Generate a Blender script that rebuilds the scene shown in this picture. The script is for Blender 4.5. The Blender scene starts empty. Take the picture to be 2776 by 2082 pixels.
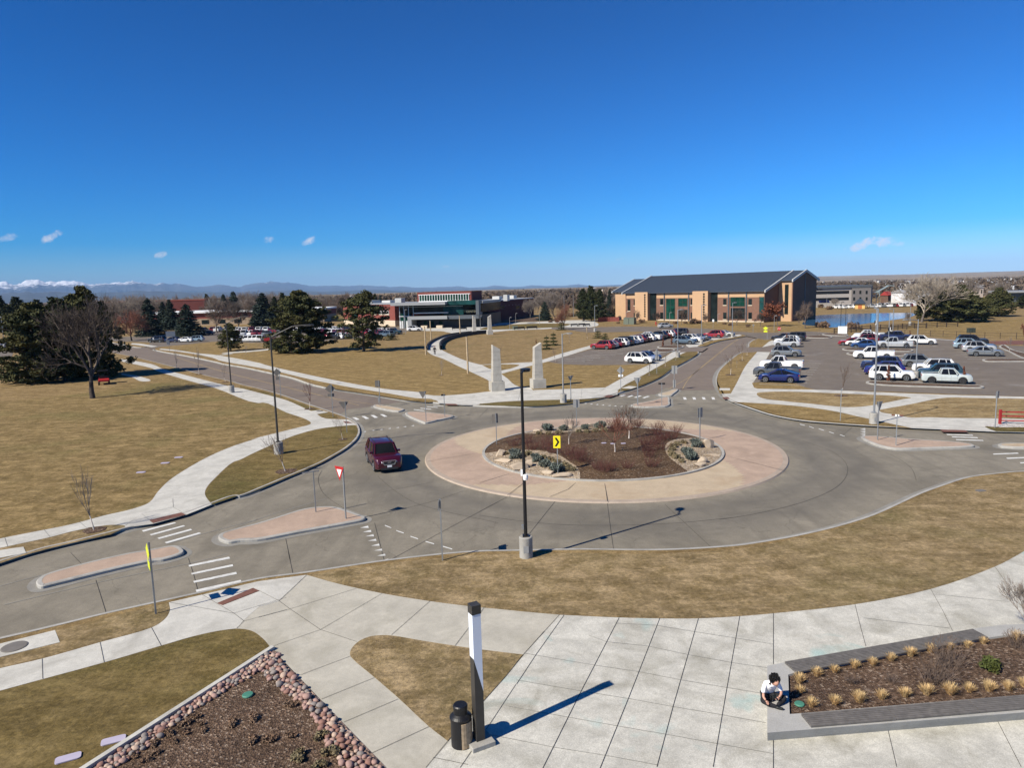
import bpy, bmesh, math, random
import numpy as np
from mathutils import Vector, Matrix
from mathutils.geometry import tessellate_polygon

# ------------------------------------------------------------------ camera, sky, sun, exposure
CAMH = 12.4
FPX, PITCH, ROLL = 1925.0, math.atan((1041 - 782) / 1925.0), math.radians(1.6)
_cp, _sp, _cr, _sr = math.cos(PITCH), math.sin(PITCH), math.cos(ROLL), math.sin(ROLL)
FWD = Vector((0, _cp, -_sp)); UP0 = Vector((0, _sp, _cp)); RT0 = Vector((1, 0, 0))
XI = RT0 * _cr - UP0 * _sr
DI = -(RT0 * _sr + UP0 * _cr)
scn = bpy.context.scene
COL = scn.collection
cam = bpy.data.cameras.new('camera'); camo = bpy.data.objects.new('camera', cam); COL.objects.link(camo)
cam.sensor_width = 36; cam.sensor_fit = 'HORIZONTAL'; cam.lens = FPX / 2776 * 36
cam.clip_start = 0.1; cam.clip_end = 200000
U_ = -DI; B_ = -FWD
camo.matrix_world = Matrix(((XI.x, U_.x, B_.x, 0), (XI.y, U_.y, B_.y, 0), (XI.z, U_.z, B_.z, CAMH), (0, 0, 0, 1)))
scn.camera = camo
SUN_AZ = math.radians(35.0)      # shadows run this way from +X
SUN_EL = math.radians(40.0)
world = bpy.data.worlds.new("World"); scn.world = world; world.use_nodes = True
wn = world.node_tree; wn.nodes.clear()
sky = wn.nodes.new('ShaderNodeTexSky'); sky.sky_type = 'NISHITA'; sky.sun_disc = False
sky.sun_elevation = SUN_EL; sky.sun_rotation = math.radians(90 - math.degrees(SUN_AZ) + 180)
sky.altitude = 1500; sky.air_density = 1.0; sky.dust_density = 0.6; sky.ozone_density = 3.0
gam = wn.nodes.new('ShaderNodeHueSaturation'); gam.inputs['Saturation'].default_value = 1.40; gam.inputs['Value'].default_value = .65
bg = wn.nodes.new('ShaderNodeBackground'); bg.inputs[1].default_value = 0.05
wo = wn.nodes.new('ShaderNodeOutputWorld')
wb_ = wn.nodes.new('ShaderNodeMix'); wb_.data_type = 'RGBA'; wb_.blend_type = 'MULTIPLY'; wb_.inputs[0].default_value = 1; wb_.inputs[7].default_value = (.82, 1.0, 1.22, 1)
wn.links.new(sky.outputs[0], wb_.inputs[6]); ga_ = wn.nodes.new('ShaderNodeGamma'); ga_.inputs[1].default_value = 1.40; wn.links.new(wb_.outputs[2], ga_.inputs[0]); wn.links.new(ga_.outputs[0], gam.inputs['Color'])
WSKY = gam
wn.links.new(bg.outputs[0], wo.inputs[0])
sun = bpy.data.lights.new('sun', 'SUN'); sun.energy = 4.9; sun.angle = math.radians(0.53); sun.color = (1.0, 0.925, 0.79)
suno = bpy.data.objects.new('sun', sun); COL.objects.link(suno)
sdir = Vector((math.cos(SUN_AZ) * math.cos(SUN_EL), math.sin(SUN_AZ) * math.cos(SUN_EL), -math.sin(SUN_EL)))
suno.rotation_euler = sdir.to_track_quat('-Z', 'Y').to_euler()
scn.view_settings.view_transform = 'Standard'; scn.view_settings.look = 'None'
scn.view_settings.exposure = 0.56; scn.view_settings.gamma = 1

# ------------------------------------------------------------------ survey of the site: rays from the viewpoint to the ground
VW = {'0': (0, 0, 1.25497), 'A': (0, 700, .31646), 'B': (600, 700, .31646), 'C': (1100, 700, .31646), 'D': (1600, 700, .31646),
      'E': (2076, 700, .31646), 'F': (0, 1050, .31646), 'G': (650, 1000, .31646), 'H': (1300, 1000, .31646), 'I': (1950, 1000, .37342),
      'J': (0, 1500, .35081), 'K': (700, 1500, .35081), 'L': (1400, 1500, .35081), 'M': (2000, 1500, .35081),
      'N': (2180, 740, .13562), 'O': (1080, 770, .18083), 'Q': (380, 840, .1085), 'R': (600, 860, .11754), 'S': (860, 860, .11302),
      'T': (1590, 870, .11754), 'U': (1800, 860, .09042), 'W': (2270, 880, .1311), 'X': (2560, 880, .09765), 'Y': (2300, 960, .17179),
      'Z': (2340, 960, .1971), 'P': (0, 0, 1.0)}
def px(k, u, v):
    a, b, s = VW[k]; return a + u * s, b + v * s
def ray(k, u, v):
    x, y = px(k, u, v)
    return XI * ((x - 1388) / FPX) + DI * ((y - 1041) / FPX) + FWD
def at(k, u, v, z=0.0):
    d = ray(k, u, v); t = (z - CAMH) / d.z
    if t < 0: t = 9000
    return Vector((d.x * t, d.y * t, z))
def ats(k, pts, z=0.0): return [at(k, p[0], p[1], z) for p in pts]
def hz(k, u, v, vt, z=0.0):
    """height of a vertical thing standing at (u,v) whose top shows at row vt"""
    g = at(k, u, v, z); r = math.hypot(g.x, g.y)
    y = px(k, u, vt)[1]; lo, hi = 0.0, 80.0
    for _ in range(40):
        m = (lo + hi) / 2; c = Vector((g.x, g.y, z + m - CAMH))
        yy = 1041 + FPX * c.dot(DI) / c.dot(FWD)
        if yy > y: lo = m
        else: hi = m
    return lo
def onplane(k, u, v, P, d):
    """where the ray meets the vertical plane through P along horizontal d -> (s along d, z)"""
    r = ray(k, u, v); n = Vector((-d[1], d[0], 0)); o = Vector((P[0], P[1], 0))
    t = n.dot(o) / n.dot(r); q = r * t
    return (q.x - o.x) * d[0] + (q.y - o.y) * d[1], q.z + CAMH

# ------------------------------------------------------------------ objects
def tag(o, label=None, cat=None, group=None, kind=None):
    if label: o['label'] = label
    if cat: o['category'] = cat
    if group: o['group'] = group
    if kind: o['kind'] = kind
    return o
def empty(name, loc=(0, 0, 0), rz=0.0, label=None, cat=None, group=None):
    o = bpy.data.objects.new(name, None); COL.objects.link(o); o.location = loc; o.rotation_euler = (0, 0, rz)
    o.empty_display_size = .2
    return tag(o, label, cat, group)
def meshobj(name, me, parent=None, loc=None, rz=None):
    o = bpy.data.objects.new(name, me); COL.objects.link(o)
    if parent: o.parent = parent
    if loc is not None: o.location = loc
    if rz is not None: o.rotation_euler = (0, 0, rz)
    return o
def copy_tree(o, parent=None):
    c = o.copy(); COL.objects.link(c)
    if parent: c.parent = parent
    for ch in list(o.children): copy_tree(ch, c)
    return c
class MB:
    def __init__(s): s.v = []; s.f = []; s.m = []
    def add(s, vs, fs, mi=0):
        n = len(s.v); s.v += [tuple(v) for v in vs]; s.f += [tuple(i + n for i in f) for f in fs]; s.m += [mi] * len(fs); return s
    def box(s, x0, x1, y0, y1, z0, z1, mi=0):
        return s.add([(x0, y0, z0), (x1, y0, z0), (x1, y1, z0), (x0, y1, z0), (x0, y0, z1), (x1, y0, z1), (x1, y1, z1), (x0, y1, z1)],
                     [(0, 3, 2, 1), (4, 5, 6, 7), (0, 1, 5, 4), (1, 2, 6, 5), (2, 3, 7, 6), (3, 0, 4, 7)], mi)
    def quad(s, a, b, c, d, mi=0): return s.add([a, b, c, d], [(0, 1, 2, 3)], mi)
    def bar(s, a, b, w, h=None, mi=0):
        a = Vector(a); b = Vector(b); h = h or w; d = (b - a).normalized()
        x = d.cross(Vector((0, 0, 1)))
        if x.length < .01: x = Vector((1, 0, 0))
        x.normalize(); y = x.cross(d).normalized(); x = x * w / 2; y = y * h / 2
        vs = [a - x - y, a + x - y, a + x + y, a - x + y, b - x - y, b + x - y, b + x + y, b - x + y]
        return s.add(vs, [(0, 1, 2, 3), (4, 7, 6, 5), (0, 4, 5, 1), (1, 5, 6, 2), (2, 6, 7, 3), (3, 7, 4, 0)], mi)
    def tube(s, pts, radii, n=8, mi=0, cap=True):
        base = len(s.v); pts = [Vector(p) for p in pts]
        for i, p in enumerate(pts):
            d = (pts[min(i + 1, len(pts) - 1)] - pts[max(i - 1, 0)])
            d = d.normalized() if d.length > 1e-9 else Vector((0, 0, 1))
            x = d.cross(Vector((0, 1, 0)) if abs(d.y) < .9 else Vector((1, 0, 0))).normalized(); y = d.cross(x)
            for j in range(n):
                a = 2 * math.pi * j / n; q = p + (x * math.cos(a) + y * math.sin(a)) * radii[i]; s.v.append(tuple(q))
        for i in range(len(pts) - 1):
            for j in range(n):
                k = (j + 1) % n
                s.f.append((base + i * n + j, base + i * n + k, base + (i + 1) * n + k, base + (i + 1) * n + j)); s.m.append(mi)
        if cap:
            s.f.append(tuple(base + j for j in reversed(range(n)))); s.m.append(mi)
            s.f.append(tuple(base + (len(pts) - 1) * n + j for j in range(n))); s.m.append(mi)
        return s
    def lathe(s, c, prof, n=16, mi=0):
        return s.tube([(c[0], c[1], c[2] + z) for r, z in prof], [max(r, .0005) for r, z in prof], n, mi)
    def prism(s, poly, z0, z1, mi=0):
        n = len(poly); vs = [(p[0], p[1], z0) for p in poly] + [(p[0], p[1], z1) for p in poly]
        fs = [(i, (i + 1) % n, (i + 1) % n + n, i + n) for i in range(n)]
        tri = tessellate_polygon([[Vector((p[0], p[1], 0)) for p in poly]])
        fs += [tuple(i + n for i in t) for t in tri] + [tuple(reversed(t)) for t in tri]
        return s.add(vs, fs, mi)
    def mesh(s, name, mats, smooth=False):
        me = bpy.data.meshes.new(name); me.from_pydata(s.v, [], s.f)
        for m in (mats if isinstance(mats, (list, tuple)) else [mats]): me.materials.append(m)
        if any(s.m): me.polygons.foreach_set('material_index', s.m)
        if smooth: me.polygons.foreach_set('use_smooth', [True] * len(me.polygons))
        bm = bmesh.new(); bm.from_mesh(me); bmesh.ops.recalc_face_normals(bm, faces=bm.faces); bm.to_mesh(me); bm.free()
        me.update(); return me
    def build(s, name, mats, parent=None, smooth=False, bevel=0, loc=None, rz=None):
        o = meshobj(name, s.mesh(name, mats, smooth), parent, loc, rz)
        if bevel:
            b = o.modifiers.new('b', 'BEVEL'); b.width = bevel; b.segments = 2; b.limit_method = 'ANGLE'
        return o
def raw_mesh(name, V, F, mat, smooth=False):
    me = bpy.data.meshes.new(name); V = np.asarray(V, dtype=np.float32); F = np.asarray(F, dtype=np.int32)
    nv, nf, k = len(V), len(F), F.shape[1]
    me.vertices.add(nv); me.vertices.foreach_set('co', V.ravel())
    me.loops.add(nf * k); me.loops.foreach_set('vertex_index', F.ravel())
    me.polygons.add(nf); me.polygons.foreach_set('loop_start', np.arange(0, nf * k, k, dtype=np.int32))
    me.polygons.foreach_set('loop_total', np.full(nf, k, dtype=np.int32))
    me.materials.append(mat)
    if smooth: me.polygons.foreach_set('use_smooth', np.ones(nf, dtype=bool))
    me.update(calc_edges=True); return me

# ------------------------------------------------------------------ procedural materials
def _n(t, kind, **kw):
    n = t.nodes.new(kind)
    for k, v in kw.items():
        if hasattr(n, k): setattr(n, k, v)
        else: n.inputs[k].default_value = v
    return n
def noise(t, vec, scale, detail=3, rough=.55, dist=0.0, stretch=None, rot=0.0):
    m = _n(t, 'ShaderNodeMapping')
    m.inputs['Rotation'].default_value = (0, 0, rot)
    if stretch: m.inputs['Scale'].default_value = stretch
    t.links.new(vec, m.inputs['Vector'])
    n = _n(t, 'ShaderNodeTexNoise'); n.inputs['Scale'].default_value = scale; n.inputs['Detail'].default_value = detail
    n.inputs['Roughness'].default_value = rough; n.inputs['Distortion'].default_value = dist
    t.links.new(m.outputs[0], n.inputs['Vector']); return n.outputs['Fac']
def ramp(t, fac, stops):
    r = _n(t, 'ShaderNodeValToRGB'); e = r.color_ramp.elements
    while len(e) < len(stops): e.new(.5)
    for i, (p, c) in enumerate(stops):
        e[i].position = p; e[i].color = (c[0], c[1], c[2], 1) if isinstance(c, (tuple, list)) else (c, c, c, 1)
    t.links.new(fac, r.inputs[0]); return r.outputs[0]
def mix(t, fac, a, b, mode='MIX'):
    m = _n(t, 'ShaderNodeMix'); m.data_type = 'RGBA'; m.blend_type = mode
    for s, i in ((fac, 0), (a, 6), (b, 7)):
        if hasattr(s, 'is_output'): t.links.new(s, m.inputs[i])
        elif i == 0: m.inputs[0].default_value = s
        else: m.inputs[i].default_value = (s[0], s[1], s[2], 1)
    return m.outputs[2]
def newmat(name, rough=.8, spec=.3, metallic=0.0):
    m = bpy.data.materials.new(name); m.use_nodes = True; t = m.node_tree; b = t.nodes['Principled BSDF']
    b.inputs['Roughness'].default_value = rough; b.inputs['Metallic'].default_value = metallic
    b.inputs['Specular IOR Level'].default_value = spec
    return m, t, b
def bump(t, b, h, s=.3, d=.02):
    n = _n(t, 'ShaderNodeBump'); n.inputs['Strength'].default_value = s; n.inputs['Distance'].default_value = d
    t.links.new(h, n.inputs['Height']); t.links.new(n.outputs[0], b.inputs['Normal'])
def wpos(t): return _n(t, 'ShaderNodeNewGeometry').outputs['Position']
def opos(t): return _n(t, 'ShaderNodeTexCoord').outputs['Object']
_mc = {}
def plain(name, c, rough=.6, var=.12, scale=3.0, metallic=0.0, spec=.4, bmp=0, coat=0):
    key = (name, tuple(c), rough, metallic)
    if key in _mc: return _mc[key]
    m, t, b = newmat(name, rough, spec, metallic)
    nz = noise(t, opos(t), scale, 4)
    c = tuple(c)
    t.links.new(ramp(t, nz, [(.3, tuple(x * (1 - var) for x in c)), (.7, tuple(min(1, x * (1 + var)) for x in c))]), b.inputs['Base Color'])
    if bmp: bump(t, b, nz, bmp, .02)
    if coat: b.inputs['Coat Weight'].default_value = coat; b.inputs['Coat Roughness'].default_value = .04
    _mc[key] = m; return m
def grass_mat(name, dry, mid, green, stripe=0.0, srot=0.0, swid=1.5, gthr=.55):
    m, t, b = newmat(name, .95, .1); P = wpos(t)
    big = noise(t, P, .085, 3, .6); med = noise(t, P, .9, 4, .7, .4); str_ = noise(t, P, 1.1, 5, .75, .5, (.22, 1, 1), srot)
    fine = noise(t, P, 5.0, 6, .9)
    c = mix(t, ramp(t, med, [(.40, 0), (.60, 1)]), mid, dry); md2 = noise(t, P, .32, 5, .7, .8)
    c = mix(t, ramp(t, md2, [(.50, 0), (.68, .65)]), c, tuple(x * .68 for x in mid))
    c = mix(t, ramp(t, big, [(gthr, 0), (gthr + .17, .6)]), c, green)
    c = mix(t, ramp(t, str_, [(.40, .55), (.55, 0)]), c, tuple(x * .55 for x in mid)); c = mix(t, ramp(t, noise(t, P, 3.2, 4, .75, .3), [(.5, 0), (.72, .5)]), c, tuple(min(1, x * 1.35) for x in dry))
    if stripe:
        mp = _n(t, 'ShaderNodeMapping'); mp.inputs['Rotation'].default_value = (0, 0, srot); t.links.new(P, mp.inputs['Vector'])
        w = _n(t, 'ShaderNodeTexWave'); w.wave_type = 'BANDS'; w.bands_direction = 'Y'; w.inputs['Scale'].default_value = 1 / swid / 3.2
        w.inputs['Distortion'].default_value = 4; w.inputs['Detail'].default_value = 3; w.inputs['Detail Scale'].default_value = .8
        t.links.new(mp.outputs[0], w.inputs['Vector'])
        c = mix(t, ramp(t, w.outputs['Fac'], [(.2, stripe), (.7, 0)]), c, tuple(x * .62 for x in mid))
    c = mix(t, 1.0, c, ramp(t, fine, [(.30, (.42, .42, .42)), (.5, (1, 1, 1)), (.70, (1.6, 1.55, 1.45))]), 'MULTIPLY')
    t.links.new(c, b.inputs['Base Color']); bump(t, b, fine, .7, .06); return m
def stain_mat(name, c, var=.12, scale=.7, dark=None, rough=.85, streak=0.0, srot=0.0, tint=None, tintthr=.62, fines=.12, cracks=0):
    m, t, b = newmat(name, rough, .25); P = wpos(t)
    n1 = noise(t, P, scale, 5, .65, .5); n2 = noise(t, P, scale * 6, 4, .7); n3 = noise(t, P, 30, 2, .7)
    col = ramp(t, n1, [(.3, tuple(x * (1 - var) for x in c)), (.68, tuple(min(1, x * (1 + var)) for x in c))])
    col = mix(t, ramp(t, n2, [(.45, 0), (.75, .5)]), col, tuple(x * (1 - var * 1.7) for x in c))
    if dark: col = mix(t, ramp(t, noise(t, P, scale * .45, 4, .6, 1.0, None, 1.1), [(.5, 0), (.72, .75)]), col, dark)
    if tint: col = mix(t, ramp(t, noise(t, P, .33, 3, .6, .6, None, .4), [(tintthr, 0), (tintthr + .12, .65)]), col, tint)
    if streak: col = mix(t, ramp(t, noise(t, P, .9, 4, .6, .6, (1, .12, 1), srot), [(.48, 0), (.7, streak)]), col, tuple(x * .62 for x in c))
    if cracks:
        v = _n(t, 'ShaderNodeTexVoronoi'); v.feature = 'DISTANCE_TO_EDGE'; v.inputs['Scale'].default_value = .13
        ns = _n(t, 'ShaderNodeTexNoise'); ns.inputs['Scale'].default_value = .5; ns.inputs['Detail'].default_value = 5
        t.links.new(P, ns.inputs['Vector'])
        ad = _n(t, 'ShaderNodeVectorMath'); ad.operation = 'MULTIPLY_ADD'; ad.inputs[1].default_value = (3, 3, 0); t.links.new(ns.outputs['Color'], ad.inputs[0]); t.links.new(P, ad.inputs[2])
        t.links.new(ad.outputs[0], v.inputs['Vector'])
        col = mix(t, ramp(t, v.outputs['Distance'], [(.0015, cracks), (.004, 0)]), col, tuple(x * .35 for x in c))
    f0, f1 = 1 - fines, 1 + fines
    col = mix(t, 1.0, col, ramp(t, n3, [(.3, (f0, f0, f0)), (.7, (f1, f1, f1))]), 'MULTIPLY')
    t.links.new(col, b.inputs['Base Color']); bump(t, b, n3, .25, .01); return m
def speckle_mat(name, stops, scale, rough=.9, bmp=.8, dist=.05):
    m, t, b = newmat(name, rough, .2); P = wpos(t)
    v = _n(t, 'ShaderNodeTexVoronoi'); v.inputs['Scale'].default_value = scale; t.links.new(P, v.inputs['Vector'])
    sp = _n(t, 'ShaderNodeSeparateColor'); t.links.new(v.outputs['Color'], sp.inputs[0])
    col = ramp(t, sp.outputs[0], stops)
    col = mix(t, ramp(t, noise(t, P, .6, 3), [(.35, .35), (.6, 0)]), col, tuple(x * .5 for x in stops[0][1]))
    t.links.new(col, b.inputs['Base Color']); bump(t, b, v.outputs['Distance'], bmp, dist); return m
def brick_mat(name, c, mortar, var=.1, sc=1.0):
    m, t, b = newmat(name, .85, .25); tc = opos(t)
    sx = _n(t, 'ShaderNodeSeparateXYZ'); t.links.new(tc, sx.inputs[0]); ad = _n(t, 'ShaderNodeMath'); t.links.new(sx.outputs[0], ad.inputs[0]); t.links.new(sx.outputs[1], ad.inputs[1])
    cx = _n(t, 'ShaderNodeCombineXYZ'); t.links.new(ad.outputs[0], cx.inputs[0]); t.links.new(sx.outputs[2], cx.inputs[1])
    br = _n(t, 'ShaderNodeTexBrick'); t.links.new(cx.outputs[0], br.inputs['Vector']); br.inputs['Scale'].default_value = 1.0 * sc
    br.inputs['Brick Width'].default_value = .6; br.inputs['Row Height'].default_value = .2; br.inputs['Mortar Size'].default_value = .018
    br.inputs['Color1'].default_value = (*[x * (1 - var) for x in c], 1); br.inputs['Color2'].default_value = (*[x * (1 + var) for x in c], 1)
    br.inputs['Mortar'].default_value = (*mortar, 1)
    col = mix(t, ramp(t, noise(t, tc, .25, 4), [(.35, 0), (.7, .3)]), br.outputs[0], tuple(x * .75 for x in c))
    t.links.new(col, b.inputs['Base Color']); return m
M = {}
M['ground'] = grass_mat('dry_grass_ground', (.30, .215, .105), (.205, .14, .062), (.135, .115, .045), .0, .3)
M['lawn_left'] = grass_mat('dry_lawn', (.30, .215, .10), (.165, .117, .047), (.12, .115, .04), .0, -.3, 1.7, .5)
M['lawn_mid'] = grass_mat('mown_lawn', (.315, .225, .10), (.21, .145, .058), (.14, .125, .045), .22, .75, 2.2, .6)
M['lawn_near'] = grass_mat('near_lawn', (.35, .26, .145), (.20, .145, .068), (.115, .105, .038), .2, .9, 1.6, .5)
M['lawn_right'] = grass_mat('coarse_lawn', (.33, .25, .13), (.23, .16, .075), (.13, .10, .05), .0, .2)
M['lawn_green'] = grass_mat('greener_lawn', (.21, .155, .065), (.145, .105, .038), (.075, .078, .024), .15, .5, 1.4, .46)
M['concrete'] = stain_mat('sidewalk_concrete', (.49, .475, .425), .15, .9, (.33, .315, .275))
M['plaza'] = stain_mat('plaza_concrete', (.475, .46, .405), .20, 1.1, (.27, .255, .205), tint=(.27, .42, .40), tintthr=.60, fines=.2)
M['warm_concrete'] = stain_mat('warm_concrete', (.42, .395, .33), .14, .8, (.30, .28, .22))
M['kerb'] = stain_mat('kerb_concrete', (.36, .345, .31), .12, 1.2, (.22, .21, .19))
M['pan'] = stain_mat('gutter_concrete', (.235, .225, .20), .12, 1.0, (.17, .16, .145))
M['road'] = stain_mat('road_concrete', (.212, .189, .146), .17, .35, (.118, .106, .083), streak=.45, srot=.9, fines=.16, cracks=.35)
M['asphalt'] = stain_mat('asphalt', (.180, .145, .115), .10, .3, (.145, .118, .096), streak=.2, srot=.6, fines=.12)
M['lot'] = stain_mat('parking_asphalt', (.160, .134, .106), .14, .25, (.125, .104, .084), tint=(.24, .225, .21), tintthr=.6)
M['pink'] = stain_mat('red_concrete', (.385, .285, .215), .13, .8, (.29, .215, .16))
M['tan'] = stain_mat('tan_concrete', (.43, .345, .24), .1, .8, (.36, .265, .17))
M['paint'] = stain_mat('road_paint', (.60, .60, .57), .12, 4, (.36, .35, .32))
M['yellow_paint'] = stain_mat('yellow_paint', (.34, .25, .13), .15, 4, (.28, .22, .11))
M['joint'] = plain('joint_dark', (.045, .042, .038), .9)
M['joint_soft'] = plain('joint_soft', (.17, .165, .145), .9)
M['plate'] = stain_mat('tactile_plate', (.16, .075, .055), .2, 3)
M['mulch'] = speckle_mat('mulch', [(0, (.045, .028, .018)), (.45, (.105, .066, .042)), (.85, (.16, .105, .07)), (.97, (.30, .23, .17))], 16)
M['mulch2'] = speckle_mat('dark_mulch', [(0, (.050, .029, .015)), (.5, (.098, .058, .031)), (.88, (.15, .095, .052)), (.985, (.26, .2, .14))], 14)
M['cobble_fill'] = speckle_mat('cobble_fill', [(0, (.10, .07, .055)), (.4, (.22, .15, .12)), (.8, (.34, .24, .19)), (1, (.42, .33, .28))], 8, bmp=1, dist=.1)
M['gravel'] = speckle_mat('pea_gravel', [(0, (.20, .14, .09)), (.4, (.38, .29, .19)), (.8, (.50, .41, .30)), (1, (.58, .5, .4))], 11, bmp=1, dist=.08)
M['white_gravel'] = speckle_mat('white_gravel', [(0, (.3, .27, .24)), (.4, (.6, .57, .52)), (1, (.75, .72, .68))], 7, bmp=1, dist=.08)
M['brick'] = brick_mat('brown_brick', (.19, .095, .062), (.2, .15, .12))
M['brick_tan'] = brick_mat('tan_brick', (.50, .315, .18), (.44, .32, .21), .05)
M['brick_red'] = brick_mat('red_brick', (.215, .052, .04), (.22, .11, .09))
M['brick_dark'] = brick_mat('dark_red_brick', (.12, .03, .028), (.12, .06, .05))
M['stone'] = stain_mat('pale_stone', (.55, .46, .34), .1, 1.5)
M['roof_metal'] = plain('blue_grey_metal_roof', (.06, .075, .095), .45, .08, 2, .3)
M['fascia'] = plain('pale_metal_trim', (.47, .47, .45), .5)
M['grey_panel'] = plain('grey_panel', (.26, .265, .265), .5, .06)
M['dark_panel'] = plain('dark_grey_panel', (.085, .095, .105), .45, .1)
M['steel'] = plain('galvanised_steel', (.33, .34, .34), .45, .08, 6, .6)
M['steel_dull'] = plain('sign_back', (.30, .295, .28), .55, .1, 6, .3)
M['brown_sign'] = plain('dull_sign_back', (.16, .145, .125), .6, .1)
M['black'] = plain('black_metal', (.009, .009, .010), .45, .2)
M['bronze'] = plain('bronze_metal', (.04, .037, .033), .45, .15)
M['white'] = plain('white_paint', (.78, .78, .76), .5, .04)
M['red'] = plain('red_paint', (.42, .02, .02), .5)
M['yellow'] = plain('fluorescent_yellow', (.60, .66, .03), .45, .03)
M['sign_yellow'] = plain('sign_yellow', (.85, .70, .02), .4, .03)
M['wood_grey'] = plain('weathered_wood', (.125, .115, .105), .8, .25, 5)
M['wood'] = plain('pale_wood_post', (.42, .32, .2), .8, .2, 5)
M['bark'] = plain('grey_bark', (.115, .095, .082), .95, .35, 4)
M['bark_dark'] = plain('dark_bark', (.06, .047, .038), .95, .3, 4)
M['bark_pale'] = plain('pale_bark', (.58, .51, .44), .9, .3, 6)
M['twig'] = plain('brown_twigs', (.16, .115, .088), .95, .3, 2)
M['twig_grey'] = plain('grey_twigs', (.22, .185, .155), .95, .3, 2)
M['twig_red'] = plain('red_twigs', (.115, .042, .034), .9, .3, 5)
M['twig_big'] = plain('weathered_twigs', (.105, .082, .066), .95, .3, 2)
M['twig_pale'] = plain('pale_twigs', (.36, .31, .25), .95, .2, 2)
M['twig_dark'] = plain('dark_twigs', (.075, .058, .048), .95, .3, 2)
M['twig_rust'] = plain('rusty_twigs', (.20, .085, .055), .95, .3, 2)
def leafmat(name, c, var=.35):
    m, t, b = newmat(name, .8, .2)
    g = _n(t, 'ShaderNodeNewGeometry'); P = opos(t)
    r = ramp(t, g.outputs['Random Per Island'], [(0, tuple(x * (1 - var) for x in c)), (.6, c), (1, tuple(x * (1 + var) for x in c))])
    col = mix(t, ramp(t, noise(t, P, .35, 3), [(.42, 0), (.66, .6)]), r, (c[0] * 1.5, c[1] * 1.15, c[2] * .9))
    t.links.new(col, b.inputs['Base Color']); return m
M['pine'] = leafmat('pine_needles', (.062, .068, .026))
M['pine_dark'] = leafmat('dark_pine_needles', (.036, .045, .018))
M['spruce'] = leafmat('blue_spruce_needles', (.030, .046, .036))
M['juniper'] = leafmat('blue_green_shrub', (.115, .135, .115))
M['sagegrass'] = leafmat('olive_tuft', (.20, .17, .10))
M['straw'] = leafmat('straw_tuft', (.52, .38, .19), .25)
M['rustleaf'] = leafmat('rust_leaves', (.16, .06, .035))
M['lowtuft'] = leafmat('low_dry_tuft', (.20, .135, .09))
M['greenbush'] = leafmat('green_bush', (.06, .075, .02))
M['dry_shrub'] = leafmat('dry_brown_shrub', (.17, .115, .075))
def glassmat(name, c, rough=.06):
    m, t, b = newmat(name, rough, .25 if 'car' in name else .1); nz = noise(t, opos(t), .35, 3, .6)
    t.links.new(ramp(t, nz, [(.35, tuple(x * .5 for x in c)), (.7, tuple(x * 1.6 for x in c))]), b.inputs['Base Color']); return m
M['glass'] = glassmat('dark_window_glass', (.012, .018, .018))
M['glass_green'] = glassmat('green_window_glass', (.008, .045, .032))
M['glass_teal'] = glassmat('teal_window_glass', (.012, .05, .05))
M['carglass'] = glassmat('car_glass', (.010, .011, .012), .05)
M['tyre'] = plain('tyre_rubber', (.02, .02, .02), .85)
M['rim'] = plain('alloy_rim', (.5, .5, .5), .3, .1, 6, .7)
M['rim_dark'] = plain('dark_rim', (.05, .05, .05), .4)
M['lamp_clear'] = plain('headlamp_lens', (.75, .77, .78), .1, .05)
M['lamp_red'] = plain('tail_lamp_lens', (.38, .01, .012), .2)
M['trim'] = plain('black_plastic_trim', (.025, .025, .027), .6)
M['rockpink'] = [plain('cobble_pink', (.33, .21, .175), .85, .2, 9), plain('cobble_grey', (.23, .20, .18), .85, .2, 9), plain('cobble_tan', (.42, .31, .24), .85, .2, 9), plain('cobble_rust', (.24, .13, .10), .85, .2, 9)]
M['boulder'] = plain('sandstone_boulder', (.42, .34, .25), .9, .15, 3, 0, .2, .4)
M['valve'] = plain('lilac_plastic_lid', (.42, .38, .47), .6, .05)
M['green_lid'] = plain('green_plastic_lid', (.06, .20, .14), .6, .1)
M['skin'] = plain('skin', (.50, .27, .19), .6, .05)
M['hair'] = plain('black_hair', (.008, .007, .007), .7, .3, 20)
M['shirt'] = plain('white_shirt', (.80, .77, .78), .85, .04, 20)
M['darkcloth'] = plain('black_cloth', (.014, .014, .016), .9, .3, 10)
M['shoe'] = plain('black_leather', (.015, .017, .016), .4, .2)
# ------------------------------------------------------------------ outlines on the ground
def crm(p0, p1, p2, p3, n):
    def tj(ti, a, b): return ti + max((b - a).length, 1e-6) ** .5
    t0 = 0; t1 = tj(t0, p0, p1); t2 = tj(t1, p1, p2); t3 = tj(t2, p2, p3); out = []
    for i in range(n):
        t = t1 + (t2 - t1) * i / n
        a1 = p0 * ((t1 - t) / (t1 - t0)) + p1 * ((t - t0) / (t1 - t0)); a2 = p1 * ((t2 - t) / (t2 - t1)) + p2 * ((t - t1) / (t2 - t1))
        a3 = p2 * ((t3 - t) / (t3 - t2)) + p3 * ((t - t2) / (t3 - t2))
        b1 = a1 * ((t2 - t) / (t2 - t0)) + a2 * ((t - t0) / (t2 - t0)); b2 = a2 * ((t3 - t) / (t3 - t1)) + a3 * ((t - t1) / (t3 - t1))
        out.append(b1 * ((t2 - t) / (t2 - t1)) + b2 * ((t - t1) / (t2 - t1)))
    return out
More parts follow.
